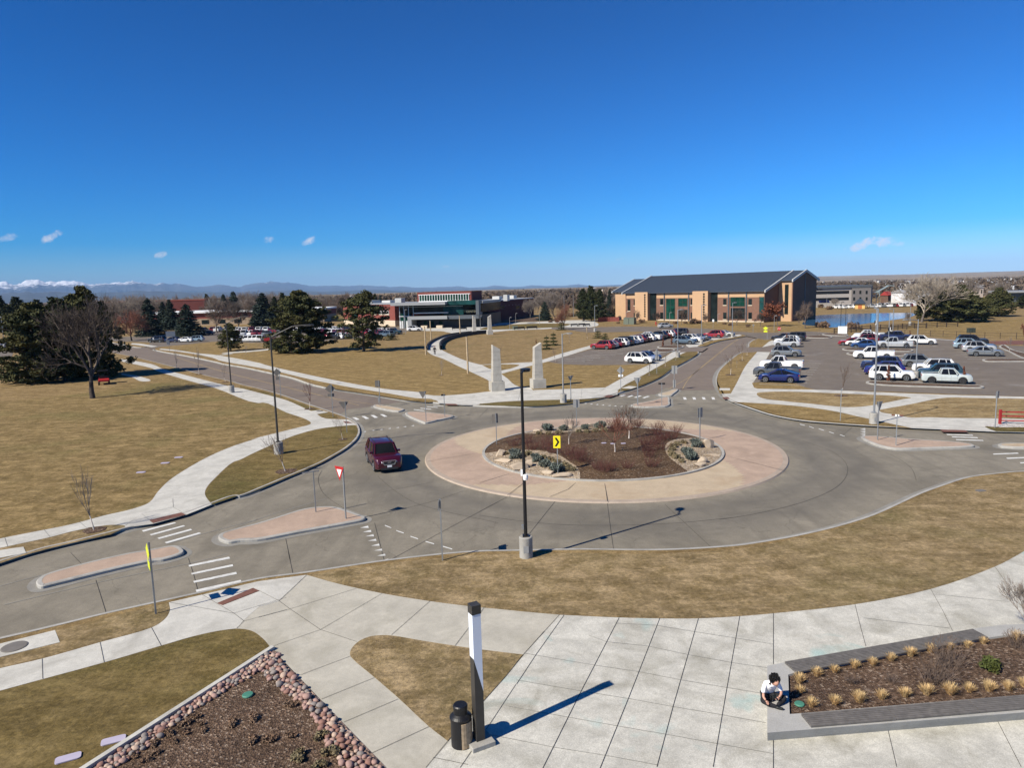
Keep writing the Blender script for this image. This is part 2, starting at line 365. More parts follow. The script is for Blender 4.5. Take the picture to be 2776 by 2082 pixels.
def outline(groups, z=0.0, closed=True, n=4):
    P = []; K = []
    for k, pts in groups:
        for p in pts:
            q = at(k, p[0], p[1], z)
            if P and (q - P[-1]).length < .05: continue
            P.append(q); K.append(len(p) > 2)
    N = len(P)
    if closed and (P[0] - P[-1]).length < .05: P.pop(); K.pop(); N -= 1
    out = []
    for i in range(N if closed else N - 1):
        p1, p2 = P[i], P[(i + 1) % N]
        p0 = P[i - 1] if (i > 0 or closed) else p1 * 2 - p2
        p3 = P[(i + 2) % N] if (closed or i + 2 < N) else p2 * 2 - p1
        if K[i]: p0 = p1 * 2 - p2
        if K[(i + 1) % N]: p3 = p2 * 2 - p1
        if K[i] and K[(i + 1) % N]: out.append(p1)
        else: out += crm(p0, p1, p2, p3, n)
    if not closed: out.append(P[-1])
    return out
def sheet(name, poly, mat, z, kind='structure', holes=(), parent=None):
    loops = [[Vector((p.x, p.y, 0)) for p in poly]] + [[Vector((p.x, p.y, 0)) for p in h] for h in holes]
    tri = tessellate_polygon(loops); vs = [(p.x, p.y, z) for l in loops for p in l]
    me = bpy.data.meshes.new(name); me.from_pydata(vs, [], tri); me.materials.append(mat)
    bm = bmesh.new(); bm.from_mesh(me); bmesh.ops.recalc_face_normals(bm, faces=bm.faces)
    if sum(f.normal.z for f in bm.faces) < 0: bmesh.ops.reverse_faces(bm, faces=bm.faces)
    for f in bm.faces:
        if f.normal.z < 0: f.normal_flip()
    bm.to_mesh(me); bm.free()
    return tag(meshobj(name, me, parent), kind=kind)
def normals2(P, closed):
    out = []; N = len(P)
    for i in range(N):
        a = P[i - 1] if (i > 0 or closed) else P[i]; b = P[(i + 1) % N] if (i < N - 1 or closed) else P[i]
        d = b - a; d = Vector((d.x, d.y, 0)); d.normalize(); out.append(Vector((-d.y, d.x, 0)))
    return out
def ribbon(mb, P, o0, z0, o1, z1, closed=False, mi=0):
    Nn = normals2(P, closed); n0 = len(mb.v); N = len(P)
    for p, n in zip(P, Nn):
        mb.v.append((p.x + n.x * o0, p.y + n.y * o0, z0)); mb.v.append((p.x + n.x * o1, p.y + n.y * o1, z1))
    for i in range(N if closed else N - 1):
        j = (i + 1) % N; mb.f.append((n0 + 2 * i, n0 + 2 * j, n0 + 2 * j + 1, n0 + 2 * i + 1)); mb.m.append(mi)
def area2(P): return sum(P[i].x * P[(i + 1) % len(P)].y - P[(i + 1) % len(P)].x * P[i].y for i in range(len(P))) / 2
ZR = -0.15
# the carriageway: roundabout and its four arms, one outline (tagged 1 = sharp corner)
near_edge = [('J', [(-700, 842, 1), (0, 684), (425, 584), (820, 487), (1305, 379), (1560, 322)]), ('K', [(0, 218), (375, 168), (940, 82), (1430, 25), (1710, 4)]),
             ('H', [(340, 1577), (860, 1568), (1500, 1573), (1860, 1560), (2212, 1533)]),
             ('I', [(250, 1283), (500, 1240), (730, 1190), (900, 1145), (1100, 1080), (1300, 990), (1450, 920), (1600, 865), (1800, 802), (2000, 775), (2212, 759), (3200, 770, 1)])]
east_edge = [('I', [(3200, 500, 1), (2212, 468), (1990, 460), (1800, 452), (1440, 435), (1080, 417), (860, 402), (600, 380), (400, 345), (250, 300), (130, 258), (60, 225), (20, 190)]),
             ('D', [(1130, 1165), (1100, 1120), (1078, 1060), (1083, 1010), (1110, 960), (1150, 920), (1215, 865), (1270, 828), (1310, 805, 1)]),
             ('D', [(1360, 765, 1), (1355, 742), (1390, 710), (1440, 690), (1520, 668, 1)])]
west_edge = [('D', [(1400, 660, 1), (1340, 672), (1250, 688), (1130, 710), (1050, 735), (980, 758), (905, 768, 1), (850, 776, 1)]),
             ('D', [(880, 800, 1), (920, 806), (930, 820), (870, 865), (780, 915), (700, 960), (620, 1020), (540, 1060), (440, 1100), (380, 1120), (290, 1150), (230, 1170), (160, 1187)]),
             ('H', [(1185, 218), (1090, 247), (960, 280), (760, 308), (460, 332), (180, 330), (0, 324)]),
             ('G', [(2000, 322), (1850, 310), (1700, 300), (1450, 282), (1370, 270), (1100, 225), (950, 203), (820, 182), (640, 148)]),
             ('B', [(600, 1030), (400, 985), (200, 942), (0, 908)]), ('A', [(1900, 908), (1600, 842), (1400, 807), (1310, 787, 1)]),
             ('A', [(1330, 758, 1), (1210, 768), (1100, 752), (1060, 742), (930, 722), (800, 706, 1)])]
south_edge = [('A', [(700, 760, 1), (900, 800), (1160, 852), (1300, 888), (1500, 940), (1760, 1010), (2000, 1067)]),
              ('G', [(0, 137), (200, 185), (400, 245), (580, 310), (700, 350), (830, 395), (930, 432), (970, 455), (1003, 480), (1025, 520), (1028, 560), (1010, 600), (970, 645), (900, 700), (800, 760), (700, 815), (580, 870), (400, 945), (200, 1030), (0, 1108)]),
              ('F', [(2000, 950), (1815, 1015), (1600, 1095), (1310, 1175), (1100, 1225), (900, 1277), (600, 1352), (380, 1402), (230, 1447), (-40, 1530), (-900, 1790, 1)])]
road_out = outline(near_edge + east_edge + west_edge + south_edge, ZR)
if area2(road_out) < 0: road_out.reverse()
# one ground sheet with the carriageway cut out, carried on in rings to the horizon
def ground_sheet():
    R0 = 420.0; q = [Vector((x, y, 0)) for x, y in ((-R0, -60), (R0, -60), (R0, 700), (-R0, 700))]
    tri = tessellate_polygon([q, [Vector((p.x, p.y, 0)) for p in road_out]])
    vs = [(p.x, p.y, 0) for p in q + road_out]; fs = list(tri)
    prev = [0, 1, 2, 3]
    for s in (2.2, 5, 12, 30, 80, 180):
        cur = []
        for p in q: cur.append(len(vs)); vs.append((p.x * s, 320 + (p.y - 320) * s, 0))
        for i in range(4): fs.append((prev[i], cur[i], cur[(i + 1) % 4], prev[(i + 1) % 4]))
        prev = cur
    me = bpy.data.meshes.new('ground'); me.from_pydata(vs, [], fs); me.materials.append(M['ground'])
    bm = bmesh.new(); bm.from_mesh(me)
    for f in bm.faces:
        f.normal_update()
        if f.normal.z < 0: f.normal_flip()
    bm.to_mesh(me); bm.free()
    return tag(meshobj('ground', me), kind='structure')
ground_sheet()
bx0 = min(p.x for p in road_out) - 5; bx1 = max(p.x for p in road_out) + 5; by0 = min(p.y for p in road_out) - 5; by1 = max(p.y for p in road_out) + 5
road = MB().box(bx0, bx1, by0, by1, ZR - .3, ZR).build('road', M['road']); tag(road, kind='structure')
# asphalt of the arms
sheet('asphalt_road', outline([('A', [(640, 690, 1), (1060, 730, 1), (1340, 740, 1), (1340, 800, 1)]), ('A', [(1600, 835, 1)]), ('B', [(0, 895, 1), (600, 1020, 1), (1180, 1160, 1)]), ('G', [(1380, 255, 1), (1370, 285, 1), (1150, 318, 1), (1060, 332, 1), (930, 345, 1), (830, 405, 1), (600, 335, 1), (0, 160, 1)]), ('A', [(1100, 880, 1), (640, 770, 1)])], ZR), M['asphalt'], ZR + .004)
sheet('asphalt_road', outline([('D', [(1540, 640, 1), (1380, 800, 1), (1050, 1130, 1), (780, 1135, 1), (740, 1125, 1), (650, 1110, 1), (560, 1165, 1), (180, 1195, 1), (500, 1020, 1), (830, 770, 1), (1300, 650, 1)])], ZR), M['asphalt'], ZR + .0045)
# kerbs along every road edge
def kerb(groups, flip=False, pan=True, name='road_kerb'):
    P = outline(groups, ZR, False)
    mb = MB(); s = -1 if flip else 1
    ribbon(mb, P, s * .16, .012, 0, .012); ribbon(mb, P, 0, .012, -s * .03, ZR + .002)
    o = mb.build(name, M['kerb']); tag(o, kind='structure')
    if pan:
        mb = MB(); ribbon(mb, P, -s * .03, ZR + .007, -s * .45, ZR + .007); o = mb.build('road_gutter', M['pan']); tag(o, kind='structure')
kerb(near_edge, True); kerb(east_edge[:2] and [east_edge[0], east_edge[1]], True); kerb([east_edge[2]], True)
kerb([west_edge[0]], True); kerb(west_edge[1:6], True); kerb([west_edge[6]], True); kerb(south_edge, True)

# raised islands on the carriageway
def island(groups, mat, name='traffic_island', cw=.22, top=.01):
    P = outline(groups, ZR)
    if area2(P) < 0: P.reverse()
    mb = MB(); ribbon(mb, P, 0, ZR, 0, top - .04, True); ribbon(mb, P, 0, top - .04, .05, top, True); ribbon(mb, P, .05, top, cw, top, True)
    o = mb.build('island_kerb', M['kerb']); tag(o, kind='structure')
    mb = MB(); ribbon(mb, P, -.35, ZR + .009, 0, ZR + .009, True); tag(mb.build('road_gutter', M['pan']), kind='structure')
    N = normals2(P, True); Q = [p + n * (cw - .02) for p, n in zip(P, N)]
    sheet(name, Q, mat, top - .006)
island([('F', [(1872, 1300), (1905, 1268), (2212, 1183)]), ('G', [(300, 1297), (560, 1218), (770, 1198), (870, 1217), (1000, 1262), (1078, 1292), (1060, 1312), (980, 1330), (500, 1418), (150, 1484)]), ('F', [(2060, 1332), (1960, 1346), (1888, 1325)])], M['pink'])
island([('J', [(295, 222), (345, 188), (600, 112), (1000, 18)]), ('F', [(1250, 1420), (1490, 1378), (1550, 1395), (1580, 1430), (1545, 1455), (1400, 1497)]), ('J', [(1190, 76), (900, 138), (400, 262), (320, 280), (282, 255)])], M['pink'])
island([('G', [(1148, 322), (1170, 316), (1400, 352), (1408, 360), (1360, 374), (1160, 338)])], M['tan'])
island([('G', [(1418, 388), (1480, 377), (1650, 388), (1818, 408), (1832, 418), (1700, 450), (1590, 474), (1560, 466)])], M['pink'])
island([('H', [(1300, 318), (1450, 288), (1600, 250), (1622, 254), (1630, 290), (1630, 318), (1590, 331), (1330, 334)])], M['pink'])
island([('H', [(1530, 225), (1600, 205), (1685, 180), (1702, 186), (1660, 225), (1640, 238), (1560, 238)])], M['tan'])
island([('I', [(1030, 510), (1062, 497), (1400, 522), (1700, 541), (1820, 556), (1852, 570), (1800, 578), (1500, 588), (1280, 592), (1170, 572)])], M['pink'])
island([('I', [(2020, 562), (2060, 553), (2500, 556), (2900, 575), (2500, 583), (2060, 578)])], M['tan'])

# ------------------------------------------------------------------ the roundabout's truck apron and planted island
CX, CY = None, None
def fit_circle(pts):
    A = np.array([[2 * p.x, 2 * p.y, 1] for p in pts]); b = np.array([p.x ** 2 + p.y ** 2 for p in pts]); s = np.linalg.lstsq(A, b, rcond=None)[0]
    return s[0], s[1], math.sqrt(s[2] + s[0] ** 2 + s[1] ** 2)
oc = fit_circle(ats('H', [(235, 1095), (650, 1130), (1100, 1152), (1560, 1140), (2212, 1060), (400, 465), (800, 432), (1400, 437), (1700, 460), (2212, 545)], ZR) + ats('I', [(510, 670), (500, 620), (450, 575), (300, 495), (370, 805), (480, 725)], ZR) + ats('G', [(1585, 760), (1620, 690), (1700, 640), (1900, 560), (1600, 835), (1700, 910), (1900, 995)], ZR))
ic = fit_circle(ats('H', [(0, 712), (500, 935), (1070, 966), (1400, 950), (1800, 885), (2000, 820), (2132, 735), (2080, 650), (1890, 580), (190, 595), (360, 562), (1290, 505), (1600, 540)]))
print('circles', oc, ic)
def ringpts(c, r, n=144): return [Vector((c[0] + r * math.cos(2 * math.pi * i / n), c[1] + r * math.sin(2 * math.pi * i / n), 0)) for i in range(n)]
CX, CY, RO = oc; RI = ic[2]; IC = (ic[0], ic[1])
OP = ringpts((CX, CY), RO)
mb = MB(); ribbon(mb, OP, 0, ZR, .07, ZR + .09, True); ribbon(mb, OP, .07, ZR + .09, .42, ZR + .10, True); tag(mb.build('apron_kerb', stain_mat('apron_kerb', (.35, .285, .225), .12, 1.2)), kind='structure')

# apron surface in alternating pink and tan segments
cols = MB(); nseg = 144
bounds = [at('H', 840, 965), at('G', 1585, 770), at('H', 1100, 430), at('H', 1890, 590), at('I', 130, 855)]
def ang(p): return math.atan2(p.y - CY, p.x - CX) % (2 * math.pi)
def apron_col(a, f):
    a = (math.degrees(a) - 28 * (f - .5)) % 360
    for lo, hi, c in ((-5, 38, 0), (38, 78, 1), (78, 128, 0), (128, 168, 1), (168, 236, 0), (236, 318, 1), (318, 355, 0)):
        if lo <= a < hi or lo <= a - 360 < hi: return c
    return 0
nr = 12; vs = []
for j in range(nr + 1):
    f = j / nr
    for i in range(288):
        a = 2 * math.pi * i / 288; r = RO - .42 + (RI - (RO - .42)) * f
        cx = CX + (IC[0] - CX) * f; cy = CY + (IC[1] - CY) * f
        vs.append((cx + r * math.cos(a), cy + r * math.sin(a), ZR + .10 + .05 * f))
fs = []; mi = []
for j in range(nr):
    for i in range(288):
        k = (i + 1) % 288; fs.append((j * 288 + i, j * 288 + k, (j + 1) * 288 + k, (j + 1) * 288 + i)); mi.append(apron_col(2 * math.pi * (i + .5) / 288, (j + .5) / nr))
mb = MB(); mb.add(vs, fs); mb.m = mi; tag(mb.build('truck_apron', [M['pink'], M['tan']]), kind='structure')
def wear():
    t = M['road'].node_tree; b = t.nodes['Principled BSDF']; src = b.inputs['Base Color'].links[0].from_socket; P = wpos(t)
    v = _n(t, 'ShaderNodeVectorMath'); v.operation = 'DISTANCE'; v.inputs[1].default_value = (CX, CY, ZR); t.links.new(P, v.inputs[0])
    a = _n(t, 'ShaderNodeMath'); a.operation = 'MULTIPLY_ADD'; a.inputs[1].default_value = 2.2; t.links.new(noise(t, P, .35, 3), a.inputs[0]); t.links.new(v.outputs['Value'], a.inputs[2])
    d = _n(t, 'ShaderNodeMath'); d.operation = 'DIVIDE'; d.inputs[1].default_value = 40; t.links.new(a.outputs[0], d.inputs[0]); q = (RO + 1.1) / 40
    f = ramp(t, d.outputs[0], [(q + .01, 0), (q + .045, .55), (q + .075, .30), (q + .105, .5), (q + .16, 0)])
    t.links.new(mix(t, f, src, (.105, .096, .082)), b.inputs['Base Color'])
wear()
IP = ringpts(IC, RI)
mb = MB(); ribbon(mb, IP, 0, -.02, .0, .10, True); ribbon(mb, IP, 0, .10, .2, .10, True); ribbon(mb, IP, .2, .10, .2, .0, True); tag(mb.build('island_kerb', M['kerb']), kind='structure')
# gently domed mulch bed
vs = [(IC[0], IC[1], .45)]; fs = []
for j in range(1, 9):
    r = (RI - .19) * j / 8
    for i in range(96): a = 2 * math.pi * i / 96; vs.append((IC[0] + r * math.cos(a), IC[1] + r * math.sin(a), .06 + .39 * (1 - (j / 8) ** 2)))
for i in range(96): fs.append((0, 1 + i, 1 + (i + 1) % 96))
for j in range(7):
    for i in range(96): k = (i + 1) % 96; a = 1 + j * 96; fs.append((a + i, a + 96 + i, a + 96 + k, a + k))
mb = MB(); mb.add(vs, fs); tag(mb.build('mulch_bed', M['mulch2'], smooth=True), kind='structure')
def domez(x, y):
    r = math.hypot(x - IC[0], y - IC[1]) / (RI - .19); return .06 + .39 * max(0, 1 - r * r)
def patch(name, groups, mat, dz=.02):
    P = outline(groups, .1); P = [Vector((p.x, p.y, 0)) for p in P]
    c = Vector((sum(p.x for p in P) / len(P), sum(p.y for p in P) / len(P), 0))
    bm = bmesh.new(); loop = tessellate_polygon([P]); vv = [bm.verts.new(p) for p in P]
    for t in loop:
        try: bm.faces.new([vv[i] for i in t])
        except ValueError: pass
    for _ in range(3): bmesh.ops.subdivide_edges(bm, edges=[e for e in bm.edges if e.calc_length() > .5], cuts=1)
    bmesh.ops.triangulate(bm, faces=bm.faces)
    for v in bm.verts:
        r = math.hypot(v.co.x - IC[0], v.co.y - IC[1])
        if r > RI - .22: f = (RI - .22) / r; v.co.x = IC[0] + (v.co.x - IC[0]) * f; v.co.y = IC[1] + (v.co.y - IC[1]) * f
        v.co.z = domez(v.co.x, v.co.y) + dz
    for f in bm.faces:
        f.normal_update()
        if f.normal.z < 0: f.normal_flip()
    me = bpy.data.meshes.new(name); bm.to_mesh(me); bm.free(); me.materials.append(mat); o = meshobj(name, me); tag(o, kind='structure'); return o
patch('gravel_bed', [('H', [(5, 730), (0, 760), (100, 830), (300, 900), (500, 935), (700, 950), (855, 955, 1), (862, 910), (835, 860), (760, 815), (680, 770), (560, 735), (400, 718), (200, 715), (10, 722, 1)])], M['gravel'])
patch('gravel_bed', [('H', [(1900, 590, 1), (2050, 640), (2110, 690), (2125, 740), (2080, 800), (1950, 850), (1805, 888, 1), (1700, 830), (1620, 775), (1590, 720), (1600, 670), (1680, 622), (1780, 603)])], M['gravel'])
patch('gravel_bed', [('H', [(350, 558, 1), (500, 520), (700, 495), (900, 490), (1120, 490, 1), (1090, 535), (900, 552), (700, 562), (520, 566)])], M['gravel'])

# ------------------------------------------------------------------ footways and plaza (sheets on the ground), lawns over them
Z1, Z2, Z3 = .004, .009, .014
plz = outline([('J', [(-500, 1010, 1), (0, 892), (325, 818), (770, 692), (1170, 578), (1270, 515), (1312, 450), (1305, 382, 1)]), ('J', [(1560, 323, 1)]), ('K', [(0, 219, 1), (375, 169, 1), (620, 238), (960, 312), (1325, 372), (1740, 423), (2212, 462)]),
              ('L', [(370, 482), (795, 500), (1110, 507), (1405, 507), (1725, 490), (1985, 468)]), ('M', [(275, 470), (905, 398), (1490, 280), (1990, 105), (2190, 0), (2900, -420, 1), (2900, 2300, 1)]), ('K', [(1500, 2300, 1), (980, 1659, 1), (110, 750, 1)]),
              ('J', [(2095, 735, 1), (2030, 660), (1940, 600), (1830, 585), (1700, 600), (1500, 643), (1245, 717), (800, 848), (330, 976), (0, 1066), (-500, 1210, 1)])])
sheet('sidewalk', plz, M['warm_concrete'], Z1)
# paler plaza slabs
plaza = outline([('L', [(0, 1020, 1)]), ('K', [(1300, 1659, 1), (1650, 1270, 1), (1740, 1150, 1), (1910, 960, 1), (2050, 787, 1)]), ('L', [(335, 479, 1), (795, 500), (1110, 507), (1405, 507), (1725, 490), (1985, 468)]), ('M', [(275, 470), (905, 398), (1490, 280), (1990, 105), (2190, 0), (2900, -420, 1), (2900, 2300, 1)]), ('K', [(700, 2400, 1), (1270, 1690, 1)])][1:])
sheet('plaza_paving', plaza, M['plaza'], Z1 + .004)
sheet('sidewalk', outline([('J', [(-500, 1010, 1), (0, 892), (325, 818), (770, 692), (1170, 578), (1270, 515), (1312, 450), (1305, 382, 1), (1560, 323, 1)]), ('K', [(0, 219, 1), (375, 169, 1), (160, 375, 1), (0, 420, 1)]), ('J', [(1880, 525, 1), (1830, 584, 1), (1700, 600), (1500, 643), (1245, 717), (800, 848), (330, 976), (0, 1066), (-500, 1210, 1)])]), M['concrete'], Z1 + .004)
def lawn(groups, mat='lawn_near', z=Z3): return sheet('lawn', outline(groups), M[mat], z)
lawn([('K', [(710, 790), (722, 740), (780, 683), (860, 648), (940, 638), (1030, 640), (1300, 685), (1640, 737), (2052, 788, 1), (1910, 960), (1740, 1150), (1660, 1245), (1465, 1457, 1), (1320, 1345), (1090, 1130), (900, 965), (735, 825)])])
# berm between plaza and roundabout, bottom-left lawn, verges
lawn([('K', [(385, 171, 1), (940, 90), (1430, 35), (1710, 14)]), ('H', [(340, 1590), (860, 1582), (1500, 1586), (2212, 1545)]), ('I', [(250, 1290), (500, 1247), (900, 1152), (1100, 1087), (1300, 997), (1450, 927), (1600, 872), (1800, 809), (2000, 782), (2212, 766), (3000, 770, 1)]),
      ('M', [(2900, -430, 1), (2190, -3), (1990, 103), (1490, 278), (905, 396), (275, 468)]), ('L', [(1725, 488), (1405, 505), (1110, 505), (795, 498), (370, 480)]), ('K', [(1740, 421), (1325, 370), (960, 310), (620, 236)])], 'lawn_near', .006)
lawn([('J', [(-500, 1212, 1), (0, 1068), (330, 978), (800, 850), (1245, 719), (1500, 645), (1700, 602), (1830, 587), (1940, 602), (2030, 662), (2094, 737, 1), (670, 1659, 1), (-500, 2400, 1)])], 'lawn_green', .006)
lawn([('J', [(-300, 965, 1), (0, 888), (325, 812), (770, 688), (1170, 575), (1265, 513), (1308, 450), (1302, 385, 1), (1100, 432), (440, 597), (-300, 775, 1)])], 'lawn_near', .006)
# left lawn and verges
lawn([('A', [(-300, 1310, 1), (0, 1235), (400, 1190), (800, 1140), (1150, 1065), (1230, 1055), (1290, 1042), (1350, 975, 1), (1600, 1050), (1850, 1120), (2212, 1243)]), ('G', [(200, 290), (400, 375), (560, 430), (610, 465), (590, 482), (480, 510), (300, 555), (100, 605)]),
      ('F', [(2212, 433), (2000, 503), (1800, 588), (1600, 698), (1450, 798), (1350, 898), (1290, 978), (1240, 1008), (1100, 1053), (900, 1098), (600, 1178), (300, 1238), (0, 1298), (-600, 1440, 1), (-600, 200, 1)])], 'lawn_left', .006)
lawn([('G', [(988, 487, 1), (900, 490), (700, 514), (500, 564), (300, 644), (100, 734), (0, 784)]), ('F', [(2000, 645), (1855, 773), (1775, 862), (1760, 922), (1820, 1005, 1), (2212, 872)]), ('G', [(0, 1098), (200, 1020), (400, 935), (580, 860), (700, 805), (800, 750), (900, 690), (965, 638), (1003, 600), (1018, 560), (1015, 525)])], 'lawn_green', .006)
lawn([('F', [(-300, 1470, 1), (0, 1380), (60, 1367), (430, 1287), (600, 1242), (800, 1202), (950, 1182), (1060, 1185), (1072, 1198), (950, 1262, 1), (600, 1340), (230, 1435), (0, 1510), (-300, 1600, 1)])], 'lawn_near', .006)
# far side: mown lawns
lawn([('A', [(1380, 777, 1), (1700, 735), (1850, 725), (2212, 735)]), ('B', [(300, 790), (1000, 700), (1750, 830), (1850, 850), (2212, 1010)]), ('C', [(700, 1060, 1), (715, 1140, 1), (560, 1158), (280, 1177), (150, 1163), (0, 1146)]), ('B', [(1700, 1148), (1400, 1118), (1100, 1068), (800, 1008), (400, 918), (0, 848)]), ('A', [(1820, 823), (1700, 813), (1500, 783)])], 'lawn_mid', .006)
lawn([('C', [(815, 990, 1), (870, 1030), (975, 1103, 1), (1072, 1108, 1), (1090, 1128, 1), (1300, 1122), (1700, 1106, 1), (1850, 1028), (2100, 903, 1), (1880, 910, 1), (1500, 917), (1340, 907), (1215, 888), (1090, 917)])], 'lawn_mid', .006)
lawn([('C', [(650, 915, 1), (830, 910), (960, 913), (972, 917), (900, 945), (820, 962, 1), (740, 953)])], 'lawn_mid', .0125)
# pavements beyond
def walk(groups, z=.007, m='concrete'): return sheet('sidewalk', outline(groups), M[m], z)
walk([('A', [(1380, 775, 1), (1500, 785), (1700, 815), (1820, 825), (2212, 895)]), ('B', [(400, 920), (800, 1010), (1100, 1070), (1400, 1120), (1700, 1150)]), ('C', [(150, 1165), (280, 1178), (560, 1160), (740, 1140), (1090, 1130), (1300, 1124), (1710, 1108, 1), (1850, 1030), (2100, 905), (2212, 850)]),
      ('D', [(760, 770), (900, 705), (970, 682), (1110, 672), (1280, 652, 1), (1300, 662, 1), (1200, 683), (1100, 695), (1000, 715), (905, 765, 1), (870, 782, 1), (760, 832), (560, 942), (400, 1032), (300, 1085), (240, 1135), (235, 1168, 1), (160, 1187, 1)]),
      ('C', [(1500, 1212), (1150, 1216), (880, 1227), (700, 1242), (560, 1260), (280, 1245)]), ('G', [(1700, 299, 1), (1680, 270), (1500, 250), (1300, 215), (950, 158), (640, 98)]), ('B', [(400, 953), (0, 880)]), ('A', [(1820, 853), (1600, 810), (1360, 782, 1)])], .007)
walk([('A', [(1040, 862, 1), (1300, 908), (1400, 950), (1700, 1030), (2000, 1105)]), ('G', [(0, 165), (200, 215), (400, 270), (560, 340), (640, 375), (730, 425), (830, 432), (930, 434, 1), (975, 462), (1000, 482, 1), (900, 488), (700, 511), (500, 561), (300, 641), (100, 731), (0, 781)]),
      ('F', [(2000, 641), (1850, 771), (1770, 861), (1756, 921), (1815, 1007, 1), (1600, 1093, 1), (1310, 1173, 1), (1072, 1200), (1070, 1188), (950, 1181), (800, 1201), (600, 1241), (430, 1286), (60, 1366), (0, 1379), (-600, 1520, 1), (-600, 1442, 1), (0, 1299), (300, 1239), (600, 1179), (900, 1099), (1100, 1054), (1240, 1009), (1290, 979), (1350, 899), (1450, 799), (1600, 699), (1800, 589), (2000, 504), (2212, 434)]),
      ('G', [(100, 604), (300, 554), (480, 509), (590, 481), (610, 465), (560, 430), (400, 375), (200, 289)]), ('A', [(2212, 1242), (1850, 1115), (1600, 1045), (1350, 968), (1290, 940), (1040, 885, 1)])], .010)
walk([('A', [(1040, 985, 1), (1160, 1005), (1290, 1045), (1270, 1055), (1225, 1057), (1130, 1020), (1040, 1000, 1)])], .011)
# the curved walkway past the four obelisks
walk([('C', [(745, 1145, 1), (730, 1065), (580, 985), (440, 920), (320, 862), (230, 830), (188, 800), (180, 770), (200, 735), (260, 700), (360, 665), (480, 647), (600, 636), (700, 632, 1), (690, 648, 1), (600, 655), (500, 670), (400, 692), (330, 722), (303, 757), (310, 785), (370, 817), (470, 862), (560, 892), (640, 912, 1), (830, 903), (1000, 894), (1090, 888), (1330, 818), (1600, 742, 1), (1600, 768, 1), (1330, 852), (1210, 887), (1090, 917), (900, 968), (818, 992, 1), (870, 1030), (970, 1100), (1070, 1110, 1), (1095, 1135, 1)])], .0095)
lawn([('C', [(650, 915, 1), (830, 909), (960, 912), (972, 917), (900, 945), (820, 962, 1), (740, 953)])], 'lawn_mid', .0145)
# verge at the roundabout's far side and along the northern arm
lawn([('H', [(0, 300, 1), (120, 290), (500, 270), (900, 258), (1090, 243, 1), (960, 272), (760, 300), (460, 322), (0, 312, 1)])], 'lawn_green', .012)
lawn([('G', [(1640, 258, 1), (1500, 250), (1300, 217), (950, 160), (640, 100), (560, 84, 1), (700, 150, 1), (820, 176), (950, 196), (1100, 218), (1370, 262), (1450, 274), (1640, 288), (1672, 275)])], 'lawn_mid', .012)
lawn([('D', [(232, 1135, 1), (300, 1087), (400, 1034), (560, 944), (760, 834), (880, 785, 1), (900, 800), (922, 820), (860, 862), (770, 912), (690, 957), (610, 1017), (530, 1057), (430, 1097), (370, 1118), (280, 1140)])], 'lawn_green', .012)
lawn([('D', [(920, 752, 1), (1000, 717), (1100, 697), (1200, 685), (1370, 663, 1), (1250, 684), (1130, 706), (1040, 732), (975, 754)])], 'lawn_mid', .012)
lawn([('G', [(0, 145, 1), (200, 192), (400, 252), (580, 317), (700, 357), (820, 402), (835, 422), (740, 424), (640, 372), (560, 337), (400, 267), (200, 212), (0, 162, 1)])], 'lawn_green', .012)
# right of the northern arm
E_in = [('D', [(1110, 1163, 1), (1090, 1100), (1088, 1020), (1120, 968), (1225, 872), (1300, 812), (1435, 798, 1), (1330, 925), (1260, 1060), (1205, 1160, 1)])]
walk([('D', [(1110, 1165, 1), (1200, 1160, 1), (1240, 1060), (1330, 925), (1430, 800), (1470, 765), (1540, 710), (1620, 690, 1), (1580, 730), (1545, 800), (1500, 880), (1440, 1000), (1402, 1065, 1), (1425, 1118, 1), (1790, 1125, 1)]), ('I', [(600, 148), (900, 158), (1200, 172), (1600, 187), (2212, 203), (3200, 240, 1), (3200, 495, 1), (2212, 462, 1), (1990, 457, 1), (1440, 433, 1), (1080, 415), (860, 400), (600, 378), (400, 343), (250, 298), (130, 256), (60, 223), (20, 188)])], .007)
lawn(E_in, 'lawn_mid', .012)
lawn([('D', [(1365, 760, 1), (1365, 742), (1400, 715), (1450, 695), (1560, 690, 1), (1470, 765, 1)])], 'lawn_mid', .012)
lawn([('I', [(245, 120, 1), (250, 100), (400, 103), (560, 107), (610, 130), (700, 151, 1), (500, 148), (300, 142), (262, 140)])], 'lawn_mid', .012)
lawn([('I', [(272, 180), (290, 172), (400, 166), (600, 168), (850, 178), (1100, 187), (1340, 202), (1392, 211), (1340, 220), (1180, 252), (1080, 270), (960, 279), (860, 275), (700, 258), (520, 240), (330, 218), (285, 200)])], 'lawn_right', .012)
lawn([('I', [(75, 240, 1), (150, 243), (520, 266), (800, 302), (1000, 345), (1150, 378), (1400, 432, 1), (1080, 410), (860, 395), (600, 372), (400, 336), (250, 290), (130, 250)])], 'lawn_mid', .012)
lawn([('I', [(1165, 298, 1), (1400, 255), (1600, 215), (1690, 208), (1850, 212), (2212, 218), (3200, 250, 1), (3200, 370, 1), (2212, 365), (2030, 360), (1700, 358), (1500, 352), (1400, 355), (1250, 330), (1175, 315)])], 'lawn_right', .012)
lawn([('I', [(1930, 418), (1960, 412), (2212, 400), (3200, 420, 1), (3200, 490, 1), (2212, 460), (2010, 455, 1), (1960, 438)])], 'lawn_green', .012)
sheet('gravel_strip', outline([('I', [(1925, 415), (1940, 405), (2030, 400), (2212, 402), (3200, 425, 1), (3200, 455, 1), (2212, 425), (2060, 425), (1960, 420)])]), M['white_gravel'], .018)
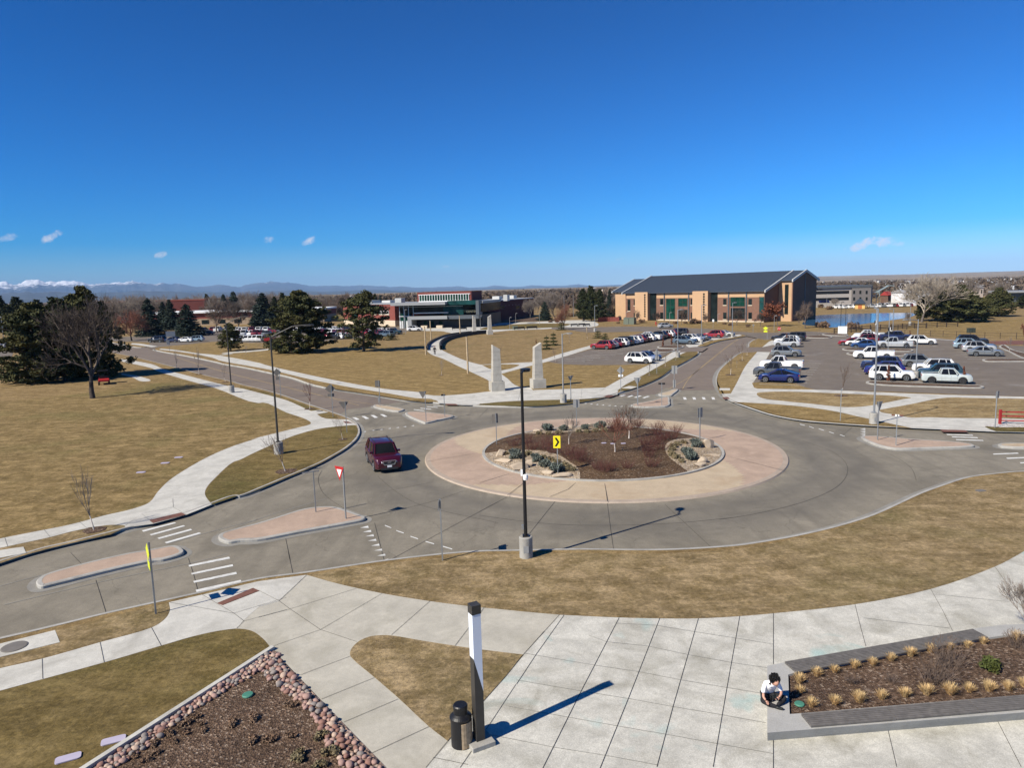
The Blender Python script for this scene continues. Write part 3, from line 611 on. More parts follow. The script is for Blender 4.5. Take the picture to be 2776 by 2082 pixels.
# parking lots
lotR = outline([('D', [(1395, 1066, 1), (1440, 1000), (1500, 885), (1550, 800), (1600, 730), (1640, 690, 1), (1800, 672, 1), (1960, 678, 1), (2070, 665, 1)]), ('E', [(740, 662, 1), (980, 668), (1250, 672), (1560, 695), (1700, 712), (1950, 745), (2212, 752), (3200, 790, 1), (3200, 1215, 1), (2212, 1185), (1600, 1165), (1000, 1142), (430, 1128, 1), (330, 1105), (270, 1080), (200, 1072), (-70, 1064, 1)])])
sheet('parking_lot', lotR, M['lot'], .016)
lotL = outline([('C', [(1215, 887, 1), (1400, 832), (1590, 776), (1700, 712), (1850, 680), (1980, 650), (2100, 618), (2212, 612)]), ('D', [(640, 610), (800, 640), (1000, 648), (1270, 652, 1), (1110, 672, 1), (970, 682), (900, 705), (820, 742), (880, 782, 1), (700, 800, 1), (560, 878), (490, 908, 1), (300, 915, 1)]), ('C', [(1500, 915), (1340, 907)])])
sheet('parking_lot', lotL, M['lot'], .016)
sheet('driveway', outline([('D', [(800, 770, 1), (900, 760, 1), (1010, 765, 1), (960, 800, 1), (870, 802, 1), (760, 808, 1)])]), M['asphalt'], .0195)
sheet('driveway', outline([('D', [(1300, 812, 1), (1345, 765, 1), (1480, 762, 1), (1600, 735, 1), (1600, 805, 1), (1430, 803, 1)])]), M['asphalt'], .0185)
sheet('street', outline([('C', [(1250, 590, 1), (1600, 592), (1900, 585), (2212, 590)]), ('D', [(700, 595), (1000, 605), (1300, 632), (1480, 640), (1700, 632), (1850, 628), (2060, 640), (2080, 668), (1820, 668), (1640, 690, 1), (1500, 700, 1), (1340, 668, 1), (1270, 650), (1000, 645), (780, 640), (500, 628), (0, 635)]), ('C', [(1400, 615, 1), (1250, 612, 1)])]), M['lot'], .0175)
# left-hand lots and side street
sheet('parking_lot', outline([('A', [(1330, 790, 1), (1360, 762), (1600, 738), (1830, 715), (2000, 722, 1)]), ('B', [(0, 720), (300, 725), (700, 722), (1000, 700), (1400, 668), (1520, 655), (1600, 628), (1800, 615, 1), (1500, 585, 1), (1100, 585), (600, 570), (0, 600)]), ('A', [(1750, 620), (1250, 665), (900, 680, 1), (900, 712, 1), (1270, 722), (1250, 755)])]), M['lot'], .0155)
walk([('A', [(1130, 728, 1), (1180, 730), (1350, 755, 1), (1300, 762, 1), (1180, 745), (1120, 738, 1)])], .02)
walk([('A', [(1830, 832, 1), (2000, 817)]), ('B', [(0, 812), (340, 785), (520, 758, 1), (510, 768, 1), (340, 795), (0, 822)]), ('A', [(2000, 826, 1)])], .02)
sheet('parking_lot', outline([('A', [(-400, 760, 1), (0, 760), (90, 768), (110, 820), (60, 872), (0, 868), (-400, 900, 1)])]), M['lot'], .0155)
sheet('plaza_paving', outline([('C', [(0, 590, 1), (200, 600), (380, 590), (560, 580), (720, 560), (1100, 545), (1500, 530), (1620, 545), (1580, 592), (1300, 600), (1180, 608), (900, 618), (760, 632), (640, 640), (480, 650), (380, 640), (300, 625), (150, 622)])]), M['concrete'], .0165)
lawn([('C', [(640, 612), (800, 575), (1100, 560), (1390, 560), (1400, 572), (1300, 590), (1000, 605), (760, 612)])], 'lawn_green', .021)
sheet('mulch_bed', outline([('C', [(740, 545), (800, 520), (950, 505), (1150, 510), (1230, 530), (1000, 545)])]), M['mulch'], .022)
lawn([('D', [(650, 590, 1), (800, 560), (1100, 560), (1500, 545), (1900, 560), (2060, 600), (1850, 622), (1500, 628), (1250, 618), (1000, 598), (780, 590)])], 'lawn_mid', .021)
# pond beyond the big brick building
pond = outline([('E', [(330, 540), (415, 492), (700, 478), (1000, 470), (1250, 470), (1290, 478), (1180, 515), (1000, 540), (800, 568), (640, 590), (540, 592), (420, 580), (330, 572)])])
m, t_, b_ = newmat('pond_water', .13, .5); b_.inputs['Base Color'].default_value = (.035, .105, .20, 1); bump(t_, b_, noise(t_, wpos(t_), 1.2, 3), .22, .05)  # blue of the reflected sky is put into the base colour
sheet('pond', pond, m, .03)
sheet('field', outline([('E', [(1240, 570), (1400, 530), (1700, 550), (2000, 540), (2212, 520), (3200, 560, 1), (3200, 690, 1), (2212, 690), (1700, 665), (1300, 640)])]), M['lawn_mid'], .011)
# ------------------------------------------------------------------ sky: small high clouds in the sky itself
def sky_clouds():
    t = wn; tc = _n(t, 'ShaderNodeTexCoord').outputs['Generated']; col = WSKY.outputs[0]; fac = None
    nz = noise(t, tc, 110, 6, .7, .5); ns = _n(t, 'ShaderNodeMath'); ns.operation = 'MULTIPLY_ADD'; ns.inputs[1].default_value = 3.4; ns.inputs[2].default_value = -1.5
    t.links.new(nz, ns.inputs[0])
    for x, y, a, b, k, tl in ((140, 641, 26, 11, .75, .5), (20, 644, 24, 9, .4, .3), (435, 690, 18, 9, .75, .3), (728, 648, 15, 10, .45, .4), (838, 653, 24, 10, .8, .55), (2335, 664, 36, 13, 1.0, .35), (2402, 655, 26, 13, .9, .1), (2440, 661, 14, 6, .4, .1),
                           (1208, 722, 14, 5, .35, .0), (1870, 708, 30, 4, .25, -.1), (1680, 702, 18, 4, .3, .2)):
        d = ray('P', x, y).normalized(); ex = (XI * math.cos(tl) - DI * math.sin(tl)); ey = ex.cross(d).normalized(); ex = ex.normalized()
        outs = []
        for ax, s in ((ex, a), (ey, b)):
            v = _n(t, 'ShaderNodeVectorMath'); v.operation = 'DOT_PRODUCT'; t.links.new(tc, v.inputs[0]); v.inputs[1].default_value = ax
            m_ = _n(t, 'ShaderNodeMath'); m_.operation = 'MULTIPLY_ADD'; m_.inputs[1].default_value = FPX / s; m_.inputs[2].default_value = -d.dot(ax) * FPX / s
            t.links.new(v.outputs['Value'], m_.inputs[0]); p = _n(t, 'ShaderNodeMath'); p.operation = 'MULTIPLY'; t.links.new(m_.outputs[0], p.inputs[0]); t.links.new(m_.outputs[0], p.inputs[1]); outs.append(p.outputs[0])
        s_ = _n(t, 'ShaderNodeMath'); t.links.new(outs[0], s_.inputs[0]); t.links.new(outs[1], s_.inputs[1])
        s2 = _n(t, 'ShaderNodeMath'); t.links.new(s_.outputs[0], s2.inputs[0]); t.links.new(ns.outputs[0], s2.inputs[1])
        col = mix(t, ramp(t, s2.outputs[0], [(0.0, k), (1.0, 0)]), col, (12.5, 12.3, 12.7))
    t.links.new(col, bg.inputs[0])
sky_clouds()

# ------------------------------------------------------------------ mountains and rising plain
def azi(k, u, v):
    d = ray(k, u, v); return math.atan2(d.x, d.y), d.z / math.hypot(d.x, d.y)
def prof(lst):
    a = sorted(azi(k, u, v) for k, pts in lst for u, v in pts); return [p[0] for p in a], [p[1] for p in a]
def fbm(x, y, seed, octv=5, base=1.0):
    rs = np.random.RandomState(seed); out = 0; amp = 1; f = base
    for _ in range(octv):
        g = rs.rand(64, 64); xi = np.floor(x * f).astype(int); yi = np.floor(y * f).astype(int); fx = x * f - xi; fy = y * f - yi
        fx = fx * fx * (3 - 2 * fx); fy = fy * fy * (3 - 2 * fy)
        G_ = lambda a, b: g[a % 64, b % 64]
        v = (G_(xi, yi) * (1 - fx) + G_(xi + 1, yi) * fx) * (1 - fy) + (G_(xi, yi + 1) * (1 - fx) + G_(xi + 1, yi + 1) * fx) * fy
        out = out + amp * (1 - abs(v * 2 - 1)); amp *= .5; f *= 2.03
    return out / 2
def terrain(name, azs, tans, r0, r1, rpk, nr, na, mat, rough, fseed, flo=.0):
    az = np.linspace(azs[0], azs[-1], na); tn = np.interp(az, azs, tans)
    edge = np.clip((az - azs[0]) / .05, 0, 1) * np.clip((azs[-1] - az) / .05, 0, 1)
    rr = np.concatenate([np.linspace(r0, rpk, nr), np.linspace(rpk, r1, 4)[1:]]); V = []
    A, Rr = np.meshgrid(az, rr, indexing='ij'); TN = np.interp(A, azs, tans)
    s = np.clip((Rr - r0) / (rpk - r0), 0, 1); back = np.clip((r1 - Rr) / (r1 - rpk), 0, 1)
    n = fbm(A * 55 + 7, Rr / rpk * 16, fseed, 5)
    shape = s ** 1.15
    zpk = CAMH + TN * rpk * 1.0
    Zh = (zpk * (shape * (1 - rough * (1 - s) * 1.6) + rough * (n - .55) * shape * (1.25 - s) * 2.2)) * np.where(Rr > rpk, back, 1)
    fine = (fbm(A * 260, Rr / rpk * 20, fseed + 5, 3) - .5) * rough * .34 * zpk * s
    Zh = Zh + fine
    Zh = Zh * edge[:, None] - (1 - edge[:, None]) * 30
    Zh = np.maximum(Zh, -40 + 40 * s)
    Zh[:, 0] = -2
    V = np.stack([np.sin(A) * Rr, np.cos(A) * Rr, Zh], -1).reshape(-1, 3); m_ = len(rr); F = []
    i, j = np.meshgrid(np.arange(na - 1), np.arange(m_ - 1), indexing='ij'); i = i.ravel(); j = j.ravel()
    F = np.stack([i * m_ + j, (i + 1) * m_ + j, (i + 1) * m_ + j + 1, i * m_ + j + 1], -1)
    return tag(meshobj(name, raw_mesh(name, V, F, mat, True)), kind='structure')
def mtn_mat():
    m, t, b = newmat('mountain_rock', .95, .1); P = wpos(t)
    sp = _n(t, 'ShaderNodeSeparateXYZ'); t.links.new(P, sp.inputs[0])
    n1 = noise(t, P, .0008, 5, .65); n2 = noise(t, P, .003, 4, .7)
    col = ramp(t, n1, [(.35, (.025, .045, .065)), (.65, (.085, .09, .10))])
    ad = _n(t, 'ShaderNodeMath'); ad.operation = 'MULTIPLY_ADD'; ad.inputs[1].default_value = 1100; t.links.new(n2, ad.inputs[0]); t.links.new(sp.outputs[2], ad.inputs[2])
    nd = _n(t, 'ShaderNodeMath'); nd.operation = 'MULTIPLY'; nd.inputs[1].default_value = 1 / 2000; t.links.new(ad.outputs[0], nd.inputs[0])
    # more snow towards the high western peaks
    xd = _n(t, 'ShaderNodeMapRange'); xd.inputs[1].default_value = -15600; xd.inputs[2].default_value = -12800; xd.inputs[3].default_value = .09; xd.inputs[4].default_value = .0; t.links.new(sp.outputs[0], xd.inputs[0])
    s2 = _n(t, 'ShaderNodeMath'); t.links.new(nd.outputs[0], s2.inputs[0]); t.links.new(xd.outputs[0], s2.inputs[1])
    col = mix(t, ramp(t, s2.outputs[0], [(.55, 0), (.62, 1)]), col, (.85, .86, .88)); t.links.new(col, b.inputs['Base Color']); return m
ridge = prof([('A', [(-1400, 250), (-700, 225), (-300, 230), (0, 205), (50, 205), (110, 225), (170, 215), (230, 195), (320, 180), (360, 192), (400, 200), (430, 193), (470, 200), (560, 195), (640, 200), (680, 208), (720, 215), (760, 230), (850, 218), (1000, 212), (1080, 207), (1140, 200), (1250, 215), (1320, 218), (1390, 208), (1450, 220), (1540, 218), (1640, 240), (1700, 245), (1880, 228), (1960, 236)]),
              ('B', [(160, 245), (220, 228), (300, 215), (420, 203), (560, 208), (640, 217), (700, 230), (800, 240), (900, 238), (980, 232), (1040, 238), (1100, 238), (1200, 232), (1330, 235), (1450, 245), (1540, 240), (1660, 250), (1800, 250)]),
              ('C', [(200, 248), (460, 240), (550, 252), (690, 245), (760, 232), (900, 245), (1000, 243), (1080, 230), (1200, 237), (1350, 235), (1480, 222), (1600, 238), (1720, 230), (1900, 225)]), ('D', [(0, 235), (370, 222), (600, 225), (900, 222), (1400, 200)])])
terrain('mountains', ridge[0], ridge[1], 17000, 36000, 29000, 46, 900, mtn_mat(), .30, 3)
hm = None
def plain_hill_mat():
    m, t, b = newmat('far_plain', .95, .1); P = wpos(t)
    c = ramp(t, noise(t, P, .0035, 5, .7, .2, (1, .35, 1)), [(.3, (.10, .085, .06)), (.45, (.23, .17, .105)), (.6, (.30, .235, .155)), (.72, (.14, .12, .075))])
    c = mix(t, ramp(t, noise(t, P, .02, 4, .8), [(.55, 0), (.62, .8)]), c, (.06, .05, .04))
    t.links.new(c, b.inputs['Base Color']); return m
HM = plain_hill_mat()
foot = prof([('A', [(-1400, 330), (-300, 320), (0, 300), (400, 290), (800, 300), (1200, 280), (1600, 290), (2000, 292)]), ('B', [(300, 290), (600, 275), (900, 285), (1300, 270), (1700, 285), (2212, 290)]), ('C', [(800, 275), (1400, 268), (1900, 262)]), ('D', [(300, 240)])])
terrain('foothills', foot[0], foot[1], 9000, 17500, 14500, 18, 500, plain('wooded_foothills', (.045, .055, .06), .95, .5, .002), .35, 11)
rise = prof([('D', [(-800, 262), (0, 250), (400, 236), (900, 222), (1500, 190), (1900, 158)]), ('E', [(415, 156), (700, 150), (1000, 142), (1300, 136), (1600, 126), (1900, 116), (2212, 106), (3000, 92), (4000, 85)])])
terrain('hills', rise[0], rise[1], 3500, 12000, 9500, 30, 260, HM, .12, 21)

# the air over the plain
hz_ = MB().box(-60000, 60000, -400, 50000, -45, 1100).build('haze', bpy.data.materials.new('haze_air')); tag(hz_, kind='stuff')
hmat = hz_.data.materials[0]; hmat.use_nodes = True; t = hmat.node_tree; t.nodes.clear()
pv = t.nodes.new('ShaderNodeVolumePrincipled'); mo = t.nodes.new('ShaderNodeOutputMaterial'); t.links.new(pv.outputs[0], mo.inputs['Volume'])
pv.inputs['Color'].default_value = (.42, .66, 1.0, 1); pv.inputs['Density'].default_value = 3.3e-5; pv.inputs['Anisotropy'].default_value = -.25
# ------------------------------------------------------------------ vehicles
def paint(c):
    key = ('paint', tuple(c))
    if key in _mc: return _mc[key]
    m, t, b = newmat('car_paint', .35, .5, .15 if max(c) < .5 else 0)
    nz = noise(t, opos(t), 2.5, 3)
    t.links.new(ramp(t, nz, [(.3, tuple(x * .92 for x in c)), (.7, tuple(min(1, x * 1.06) for x in c))]), b.inputs['Base Color'])
    b.inputs['Coat Weight'].default_value = .7; b.inputs['Coat Roughness'].default_value = .05
    _mc[key] = m; return m
PC = dict(white=(.72, .72, .70), silver=(.42, .43, .43), grey=(.16, .17, .175), darkgrey=(.07, .075, .08), black=(.015, .015, .017), red=(.26, .008, .012), darkred=(.16, .012, .02),
          blue=(.01, .045, .15), navy=(.012, .018, .06), royal=(.006, .014, .10), teal=(.02, .05, .065), skyblue=(.28, .37, .42), sage=(.46, .50, .48), maroon=(.055, .003, .012), bluegrey=(.09, .13, .17), violet=(.015, .015, .13))
KIND = {  # L, W, H, wheelbase, r, hood z, belt z, nose z, (cowl, roof front, roof rear, tail base) as fractions from the front, tail z
    'suv': (4.75, 1.88, 1.72, 2.78, .36, 1.05, 1.08, .80, (.27, .42, .86, .965), 1.08),
    'bigsuv': (5.0, 1.95, 1.80, 2.9, .38, 1.12, 1.14, .88, (.27, .40, .88, .975), 1.14),
    'sedan': (4.75, 1.82, 1.45, 2.75, .33, .92, .96, .68, (.28, .44, .70, .86), 1.02),
    'fastback': (4.75, 1.92, 1.60, 2.89, .36, .93, 1.0, .66, (.22, .45, .66, .97), 1.12),
    'hatch': (4.3, 1.78, 1.50, 2.6, .33, .92, .98, .70, (.25, .42, .80, .96), 1.02),
    'jeep': (4.6, 1.90, 1.86, 2.75, .41, 1.16, 1.2, 1.05, (.30, .36, .95, .975), 1.2),
    'pickup': (5.75, 2.0, 1.90, 3.6, .40, 1.18, 1.2, 1.0, (.24, .34, .56, .60), 1.22),
    'smallpickup': (5.1, 1.85, 1.76, 3.08, .37, 1.08, 1.12, .92, (.24, .35, .60, .65), 1.14),
    'van': (5.0, 1.98, 1.85, 3.0, .36, 1.1, 1.14, .85, (.18, .36, .92, .985), 1.14)}
_cars = {}
def body_mesh(kind, mat):
    L, W, H, WB, r, hood, belt, nose, cab, tailz = KIND[kind]
    xf = L / 2; fx = xf - L * .19; rx = fx - WB; w = W / 2; ar = r + .07
    xs = set(np.round(np.linspace(xf, -xf, 26), 4))
    for cx in (fx, rx):
        for a in range(0, 181, 15): xs.add(round(cx + ar * math.cos(math.radians(a)), 4))
    xs |= {xf - .03, xf - .12, -xf + .03, -xf + .12}
    xs = sorted(xs, reverse=True); V = []; prof_ = [(0, 0), (.86, 0), (.97, .06), (1.0, .25), (1.0, .72), (.965, .93), (.88, 1.0), (0, 1.02)]
    cowl = xf - L * cab[0]
    for x in xs:
        f = (xf - x) / L; e = min(xf - x, x + xf)
        wf = 1 - .20 * max(0, 1 - (xf - x) / .55) ** 2 - .13 * max(0, 1 - (x + xf) / .35) ** 2
        zb = .24 + .10 * max(0, 1 - e / .35)
        if f < cab[0]:
            g = f / cab[0]; zt = nose + (hood - nose) * min(1, (g * 3.2)) ** .6 + (belt - hood) * g
            if f < .012: zt = nose - .12
        elif kind in ('pickup', 'smallpickup'): zt = belt if f < cab[3] else tailz
        elif f < cab[3]: zt = belt + (tailz - belt) * (f - cab[0]) / (cab[3] - cab[0])
        else: zt = tailz - (.10 if kind != 'sedan' else .06) * (f - cab[3]) / (1 - cab[3] + 1e-6)
        if kind == 'sedan' and f > cab[3]: zt = tailz - .05 * (f - cab[3]) / (1 - cab[3])
        arch = 0
        for cx in (fx, rx):
            if abs(x - cx) < ar: arch = max(arch, r + math.sqrt(max(0, ar * ar - (x - cx) ** 2)) - .0)
        for (a, b) in prof_:
            base = max(zb, arch) if a > .6 else zb
            base = min(base, zt - .12)
            V.append((x, a * w * wf, base + (zt - base) * b))
    n = len(prof_); N = len(xs); F = []
    for i in range(N - 1):
        for j in range(n - 1): F.append((i * n + j, (i + 1) * n + j, (i + 1) * n + j + 1, i * n + j + 1))
    F.append(tuple(range(n))); F.append(tuple((N - 1) * n + j for j in reversed(range(n))))
    mb = MB(); mb.add(V, F); mb.add([(x, -y, z) for x, y, z in V], [tuple(reversed(f)) for f in F])
    me = mb.mesh('body', mat, True)
    bm = bmesh.new(); bm.from_mesh(me); bmesh.ops.remove_doubles(bm, verts=bm.verts, dist=.001)
    inner = [f for f in bm.faces if all(abs(v.co.y) < 1e-4 for v in f.verts)]
    bmesh.ops.delete(bm, geom=inner, context='FACES'); bmesh.ops.recalc_face_normals(bm, faces=bm.faces)
    for e in bm.edges:
        if len(e.link_faces) == 2 and e.calc_face_angle(0) > .7: e.smooth = False
    bm.to_mesh(me); bm.free(); return me
def car_proto(kind, color, detail):
    key = (kind, color, detail)
    if key in _cars: return _cars[key], False
    L, W, H, WB, r, hood, belt, nose, cab, tailz = KIND[kind]
    P = paint(PC[color]); xf = L / 2; fx = xf - L * .19; rx = fx - WB; w = W / 2
    root = empty({'pickup': 'pickup_truck', 'smallpickup': 'pickup_truck', 'sedan': 'parked_sedan', 'fastback': 'parked_car', 'hatch': 'parked_hatchback', 'van': 'parked_van'}.get(kind, 'parked_suv'))
    meshobj('body', body_mesh(kind, P), root)
    A = xf - L * cab[0]; B = xf - L * cab[1]; Cc = xf - L * cab[2]; Dd = xf - L * cab[3]; wb = w * .93; wr = w * .76; zr = H
    zb0 = belt - .03; zb1 = (belt if 'pickup' in kind else tailz) - .03
    def ring(z_t):  # points from belt (0) to roof (1)
        pass
    G_ = MB()
    base = [(A, wb * .86, zb0), (A - .25, wb, zb0), ((A + Dd) / 2, wb * 1.0, (zb0 + zb1) / 2), (Dd + .12, wb * .97, zb1), (Dd, wb * .86, zb1)]
    roof = [(B, wr * .86, zr - .05), (B - .12, wr, zr - .045), ((B + Cc) / 2, wr * 1.02, zr - .02), (Cc + .06, wr * .97, zr - .05), (Cc, wr * .86, zr - .06)]
    n = 5; ringb = base + [(x, -y, z) for x, y, z in reversed(base)]; ringt = roof + [(x, -y, z) for x, y, z in reversed(roof)]
    G_.add(ringb + ringt, [(i, (i + 1) % 10, (i + 1) % 10 + 10, i + 10) for i in range(10)]); G_.build('windows', M['carglass'], root)
    R = MB(); rt = [(x, y * 1.0, z + .0) for x, y, z in ringt]; up = [(x * .93 + (B + Cc) / 2 * .07, y * .88, z + .045) for x, y, z in ringt]
    R.add(rt + up, [(i, (i + 1) % 10, (i + 1) % 10 + 10, i + 10) for i in range(10)] + [(10, 11, 18, 19), (11, 12, 17, 18), (12, 13, 16, 17), (13, 14, 15, 16)])
    R.build('roof', P if kind != 'jeep' else M['trim'], root, smooth=True)
    class _P:
        def bar(self, *a): MB().bar(*a).build('pillar', P, root)
        def add(self, *a): MB().add(*a).build('pillar', P, root)
    Pl = _P()
    for s in (1, -1):
        for i, j in ((0, 0), (1, 1), (3, 3), (4, 4)):
            a = Vector(base[i]); b = Vector(roof[j]); a.y *= s * 1.004; b.y *= s * 1.004; Pl.bar(a, b, .075 if i in (0, 4) else .06)
        for f in ((.5,) if kind in ('sedan', 'fastback', 'smallpickup') else (.42, .74) if kind not in ('pickup', 'hatch') else (.5,)):
            xa = A - .25 + (Dd + .12 - A + .25) * f; xb = B - .12 + (Cc + .06 - B + .12) * f; Pl.bar((xa, s * wb * 1.003, (zb0 + zb1) / 2), (xb, s * wr * 1.02, zr - .03), .07, .05)
        if kind in ('suv', 'bigsuv', 'hatch', 'van'):
            a = Vector(base[3]); b = Vector(roof[3]); a.y *= s * 1.006; b.y *= s * 1.006
            q = MB; Pl.add([a, b, b + Vector((-.04 + .30, 0, 0)) * .5, a + Vector((.28, 0, 0))], [(0, 1, 2, 3)])
    if 'pickup' in kind:
        bb = MB(); b0 = Dd - .05; b1 = -xf + .07
        bb.quad((b0, -w * .80, tailz + .028), (b0, w * .80, tailz + .028), (b1, w * .78, tailz + .028), (b1, -w * .78, tailz + .028))
        bb.build('cargo_bed', M['trim'], root)
        rails = MB()
        for s in (1, -1): rails.box(b1, b0, s * w * .84 - .05, s * w * .84 + .05, tailz, tailz + .07)
        rails.box(b1 - .04, b1 + .03, -w * .84, w * .84, tailz - .02, tailz + .07); rails.build('bed_rail', P, root)
    for cx in (fx, rx):
        for s in (1, -1):
            wh = MB(); y0 = s * (w - .235); y1 = s * (w - .005)
            wh.tube([(cx, y0, r), (cx, y0 + s * .03, r), (cx, y1 - s * .03, r), (cx, y1, r)], [r * .93, r, r, r * .9], 20)
            t_ = wh.build('wheel', M['tyre'], root, smooth=False)
            if detail:
                rm = MB(); yy = y1 + s * .006; rr = r * .66
                rm.tube([(cx, y1 - s * .02, r), (cx, yy, r)], [rr * .3, rr * .24], 8)
                for q in range(5):
                    a0 = 2 * math.pi * q / 5
                    p0 = (cx + math.cos(a0) * rr * .2, yy - s * .002, r + math.sin(a0) * rr * .2); p1 = (cx + math.cos(a0) * rr, yy - s * .002, r + math.sin(a0) * rr)
                    rm.bar(p0, p1, r * .22, .02)
                ringp = [(cx + math.cos(2 * math.pi * q / 16) * rr, yy, r + math.sin(2 * math.pi * q / 16) * rr) for q in range(17)]
                for q in range(16): rm.bar(ringp[q], ringp[q + 1], .045, .03)
                rm.build('rim', M['rim_dark'] if kind == 'smallpickup' else M['rim'], t_)
    e = MB()
    if detail:
        for s in (1, -1):
            h = MB(); zz = nose - .06; h.add([(xf - .13, s * w * .52, zz - .06), (xf - .02 - .25, s * w * .87, zz - .05), (xf - .34, s * w * .915, zz + .06), (xf - .16, s * w * .56, zz + .05),
                                     (xf + .0, s * w * .50, zz - .06), (xf - .16, s * w * .865, zz - .05), (xf - .34, s * w * .95, zz + .06), (xf - .06, s * w * .54, zz + .05)],
                                     [(0, 1, 2, 3), (4, 7, 6, 5), (0, 4, 5, 1), (1, 5, 6, 2), (2, 6, 7, 3), (3, 7, 4, 0)])
            h.build('headlight', M['lamp_clear'], root)
            h = MB(); zt = tailz - .2; h.box(-xf - .012, -xf + .12, s * w * .60, s * w * .885, zt - .09, zt + .09); h.build('tail_light', M['lamp_red'], root)
            mr = MB(); mr.box(A - .42, A - .26, s * wb, s * (wb + .2), belt + .0, belt + .15); mr.build('wing_mirror', P if kind != 'pickup' else M['trim'], root)
            if kind in ('bigsuv', 'jeep', 'smallpickup', 'suv'):
                cl = MB()
                for cx in (fx, rx):
                    for q in range(10):
                        a0 = math.pi * q / 10; a1 = math.pi * (q + 1) / 10; rr = r + .085
                        cl.bar((cx + rr * math.cos(a0), s * (w + .003), r + rr * math.sin(a0)), (cx + rr * math.cos(a1), s * (w + .003), r + rr * math.sin(a1)), .03, .06)
                cl.box(rx + r + .1, fx - r - .1, s * w - .02, s * w + .012, .27, .38)
                cl.build('side_cladding', M['trim'], root)
        g = MB(); g.box(xf - .09, xf + .012, -w * .42, w * .42, nose - .30, nose - .06); g.build('grille', M['trim'], root)
        g = MB(); g.box(xf - .14, xf + .02, -w * .62, w * .62, .27, .42); g.build('bumper', M['trim'], root)
        g = MB(); g.box(xf + .014, xf + .03, -.16, .16, nose - .44, nose - .29); g.build('licence_plate', M['white'], root)
        g = MB()
        for s in (1, -1): g.box(rx - .35, A - .2, s * (w + .001), s * (w + .004), .70, .712)
        for s in (1, -1):
            for xx in ((A + Dd) / 2 + .12, A - .3, Dd + .25): g.box(xx, xx + .012, s * (w - .02), s * (w + .003), .35, belt - .12)
        g.build('door_seam', M['trim'], root)
        if kind in ('bigsuv', 'suv'):
            g = MB()
            for s in (1, -1): g.bar((B - .2, s * wr * .80, zr + .04), (Cc + .1, s * wr * .80, zr + .03), .035)
            g.build('roof_rail', M['trim'], root)
    _cars[key] = root; return root, True
def car(kind, color, k, u, v, head, label, group=None, near=True, detail=True, z=.02, scale=1.0, cat=None, name=None):
    """(u,v): middle of the visible bottom edge of the side facing the viewpoint; near=False: (u,v) is the middle of the car itself"""
    root, fresh = car_proto(kind, color, detail)
    if not fresh: root = copy_tree(root)
    g = at(k, u, v, z); h = math.radians(head); W = KIND[kind][1] * scale
    n = Vector((-math.sin(h), math.cos(h), 0)); 
    if n.dot(Vector((g.x, g.y, 0))) < 0: n = -n
    c = g + n * (W / 2) if near else g
    root.location = (c.x, c.y, z); root.rotation_euler = (0, 0, h); root.scale = (scale,) * 3
    tag(root, label, cat or {'pickup': 'pickup truck', 'smallpickup': 'pickup truck', 'van': 'van'}.get(kind, 'car'), group)
    if name: root.name = name
    return root
def rowpos(k, u, v, head, i, gap=2.75):
    """i-th bay behind the car whose near side stands at (u,v)"""
    g = at(k, u, v, .02); h = math.radians(head); n = Vector((-math.sin(h), math.cos(h), 0))
    if n.dot(Vector((g.x, g.y, 0))) < 0: n = -n
    return g + n * gap * i
def car_at(kind, color, p, head, label, group=None, detail=True, z=.02, near=True, cat=None):
    root, fresh = car_proto(kind, color, detail)
    if not fresh: root = copy_tree(root)
    h = math.radians(head); n = Vector((-math.sin(h), math.cos(h), 0))
    if n.dot(Vector((p.x, p.y, 0))) < 0: n = -n
    c = p + n * (KIND[kind][1] / 2 if near else 0); root.location = (c.x, c.y, z); root.rotation_euler = (0, 0, h)
    tag(root, label, cat or {'pickup': 'pickup truck', 'smallpickup': 'pickup truck', 'van': 'van'}.get(kind, 'car'), group); return root
# the maroon SUV going round
s_ = car('bigsuv', 'maroon', 'G', 1262, 885, -70, 'maroon suv driving round the roundabout towards the viewer', near=False, z=ZR, scale=1.0, name='suv')
fr = at('G', 1285, 893, ZR); h_ = math.radians(-70); s_.location = (fr.x - math.cos(h_) * 2.42, fr.y - math.sin(h_) * 2.42, ZR)
# licence plate and chrome grille surround are parts of this one only
gb = MB(); xf_ = 2.5
for a, b in (((-.46, .90), (.46, .90)), ((-.46, .90), (-.36, .62)), ((.46, .90), (.36, .62)), ((-.36, .62), (.36, .62))): gb.bar((xf_ + .02, a[0], a[1]), (xf_ + .02, b[0], b[1]), .035)
gb.box(xf_ + .01, xf_ + .03, -.12, .12, .76, .80); gb.build('grille_surround', M['rim'], s_)
for s in (1, -1): MB().box(xf_ - .17, xf_ - .02, s * .58, s * .80, .50, .55).build('fog_lamp', M['lamp_clear'], s_)

gl = 'cars parked in the right-hand lot'; HL, HR = 152.5, -26.5
car('fastback', 'royal', 'D', 1608, 1068, HL, 'royal blue rounded car nearest on the footway side of the right lot', gl)
q = lambda i: rowpos('D', 1608, 1068, HL, i)
car('pickup', 'darkgrey', 'D', 1590, 1022, HL, 'dark grey pickup between the royal blue car and the white pickup', gl)
car('pickup', 'white', 'D', 1632, 955, HL, 'white crew pickup beside the dark grey pickup and footway', gl)
car('suv', 'grey', 'D', 1672, 845, HR, 'slate grey suv parked alone behind the white pickup by the footway', gl)
car('suv', 'silver', 'D', 1680, 762, HL, 'silver suv with a bicycle wheel rack behind the slate grey suv', gl)
car('suv', 'white', 'D', 1683, 738, HL, 'white car tucked behind the silver suv on the footway side', gl)
car('jeep', 'black', 'D', 1742, 712, HL, 'boxy black off-roader farthest along the footway side of the right lot', gl)
car('sedan', 'black', 'D', 1650, 705, HL, 'low black sedan half hidden behind the white and silver cars by the footway', gl)
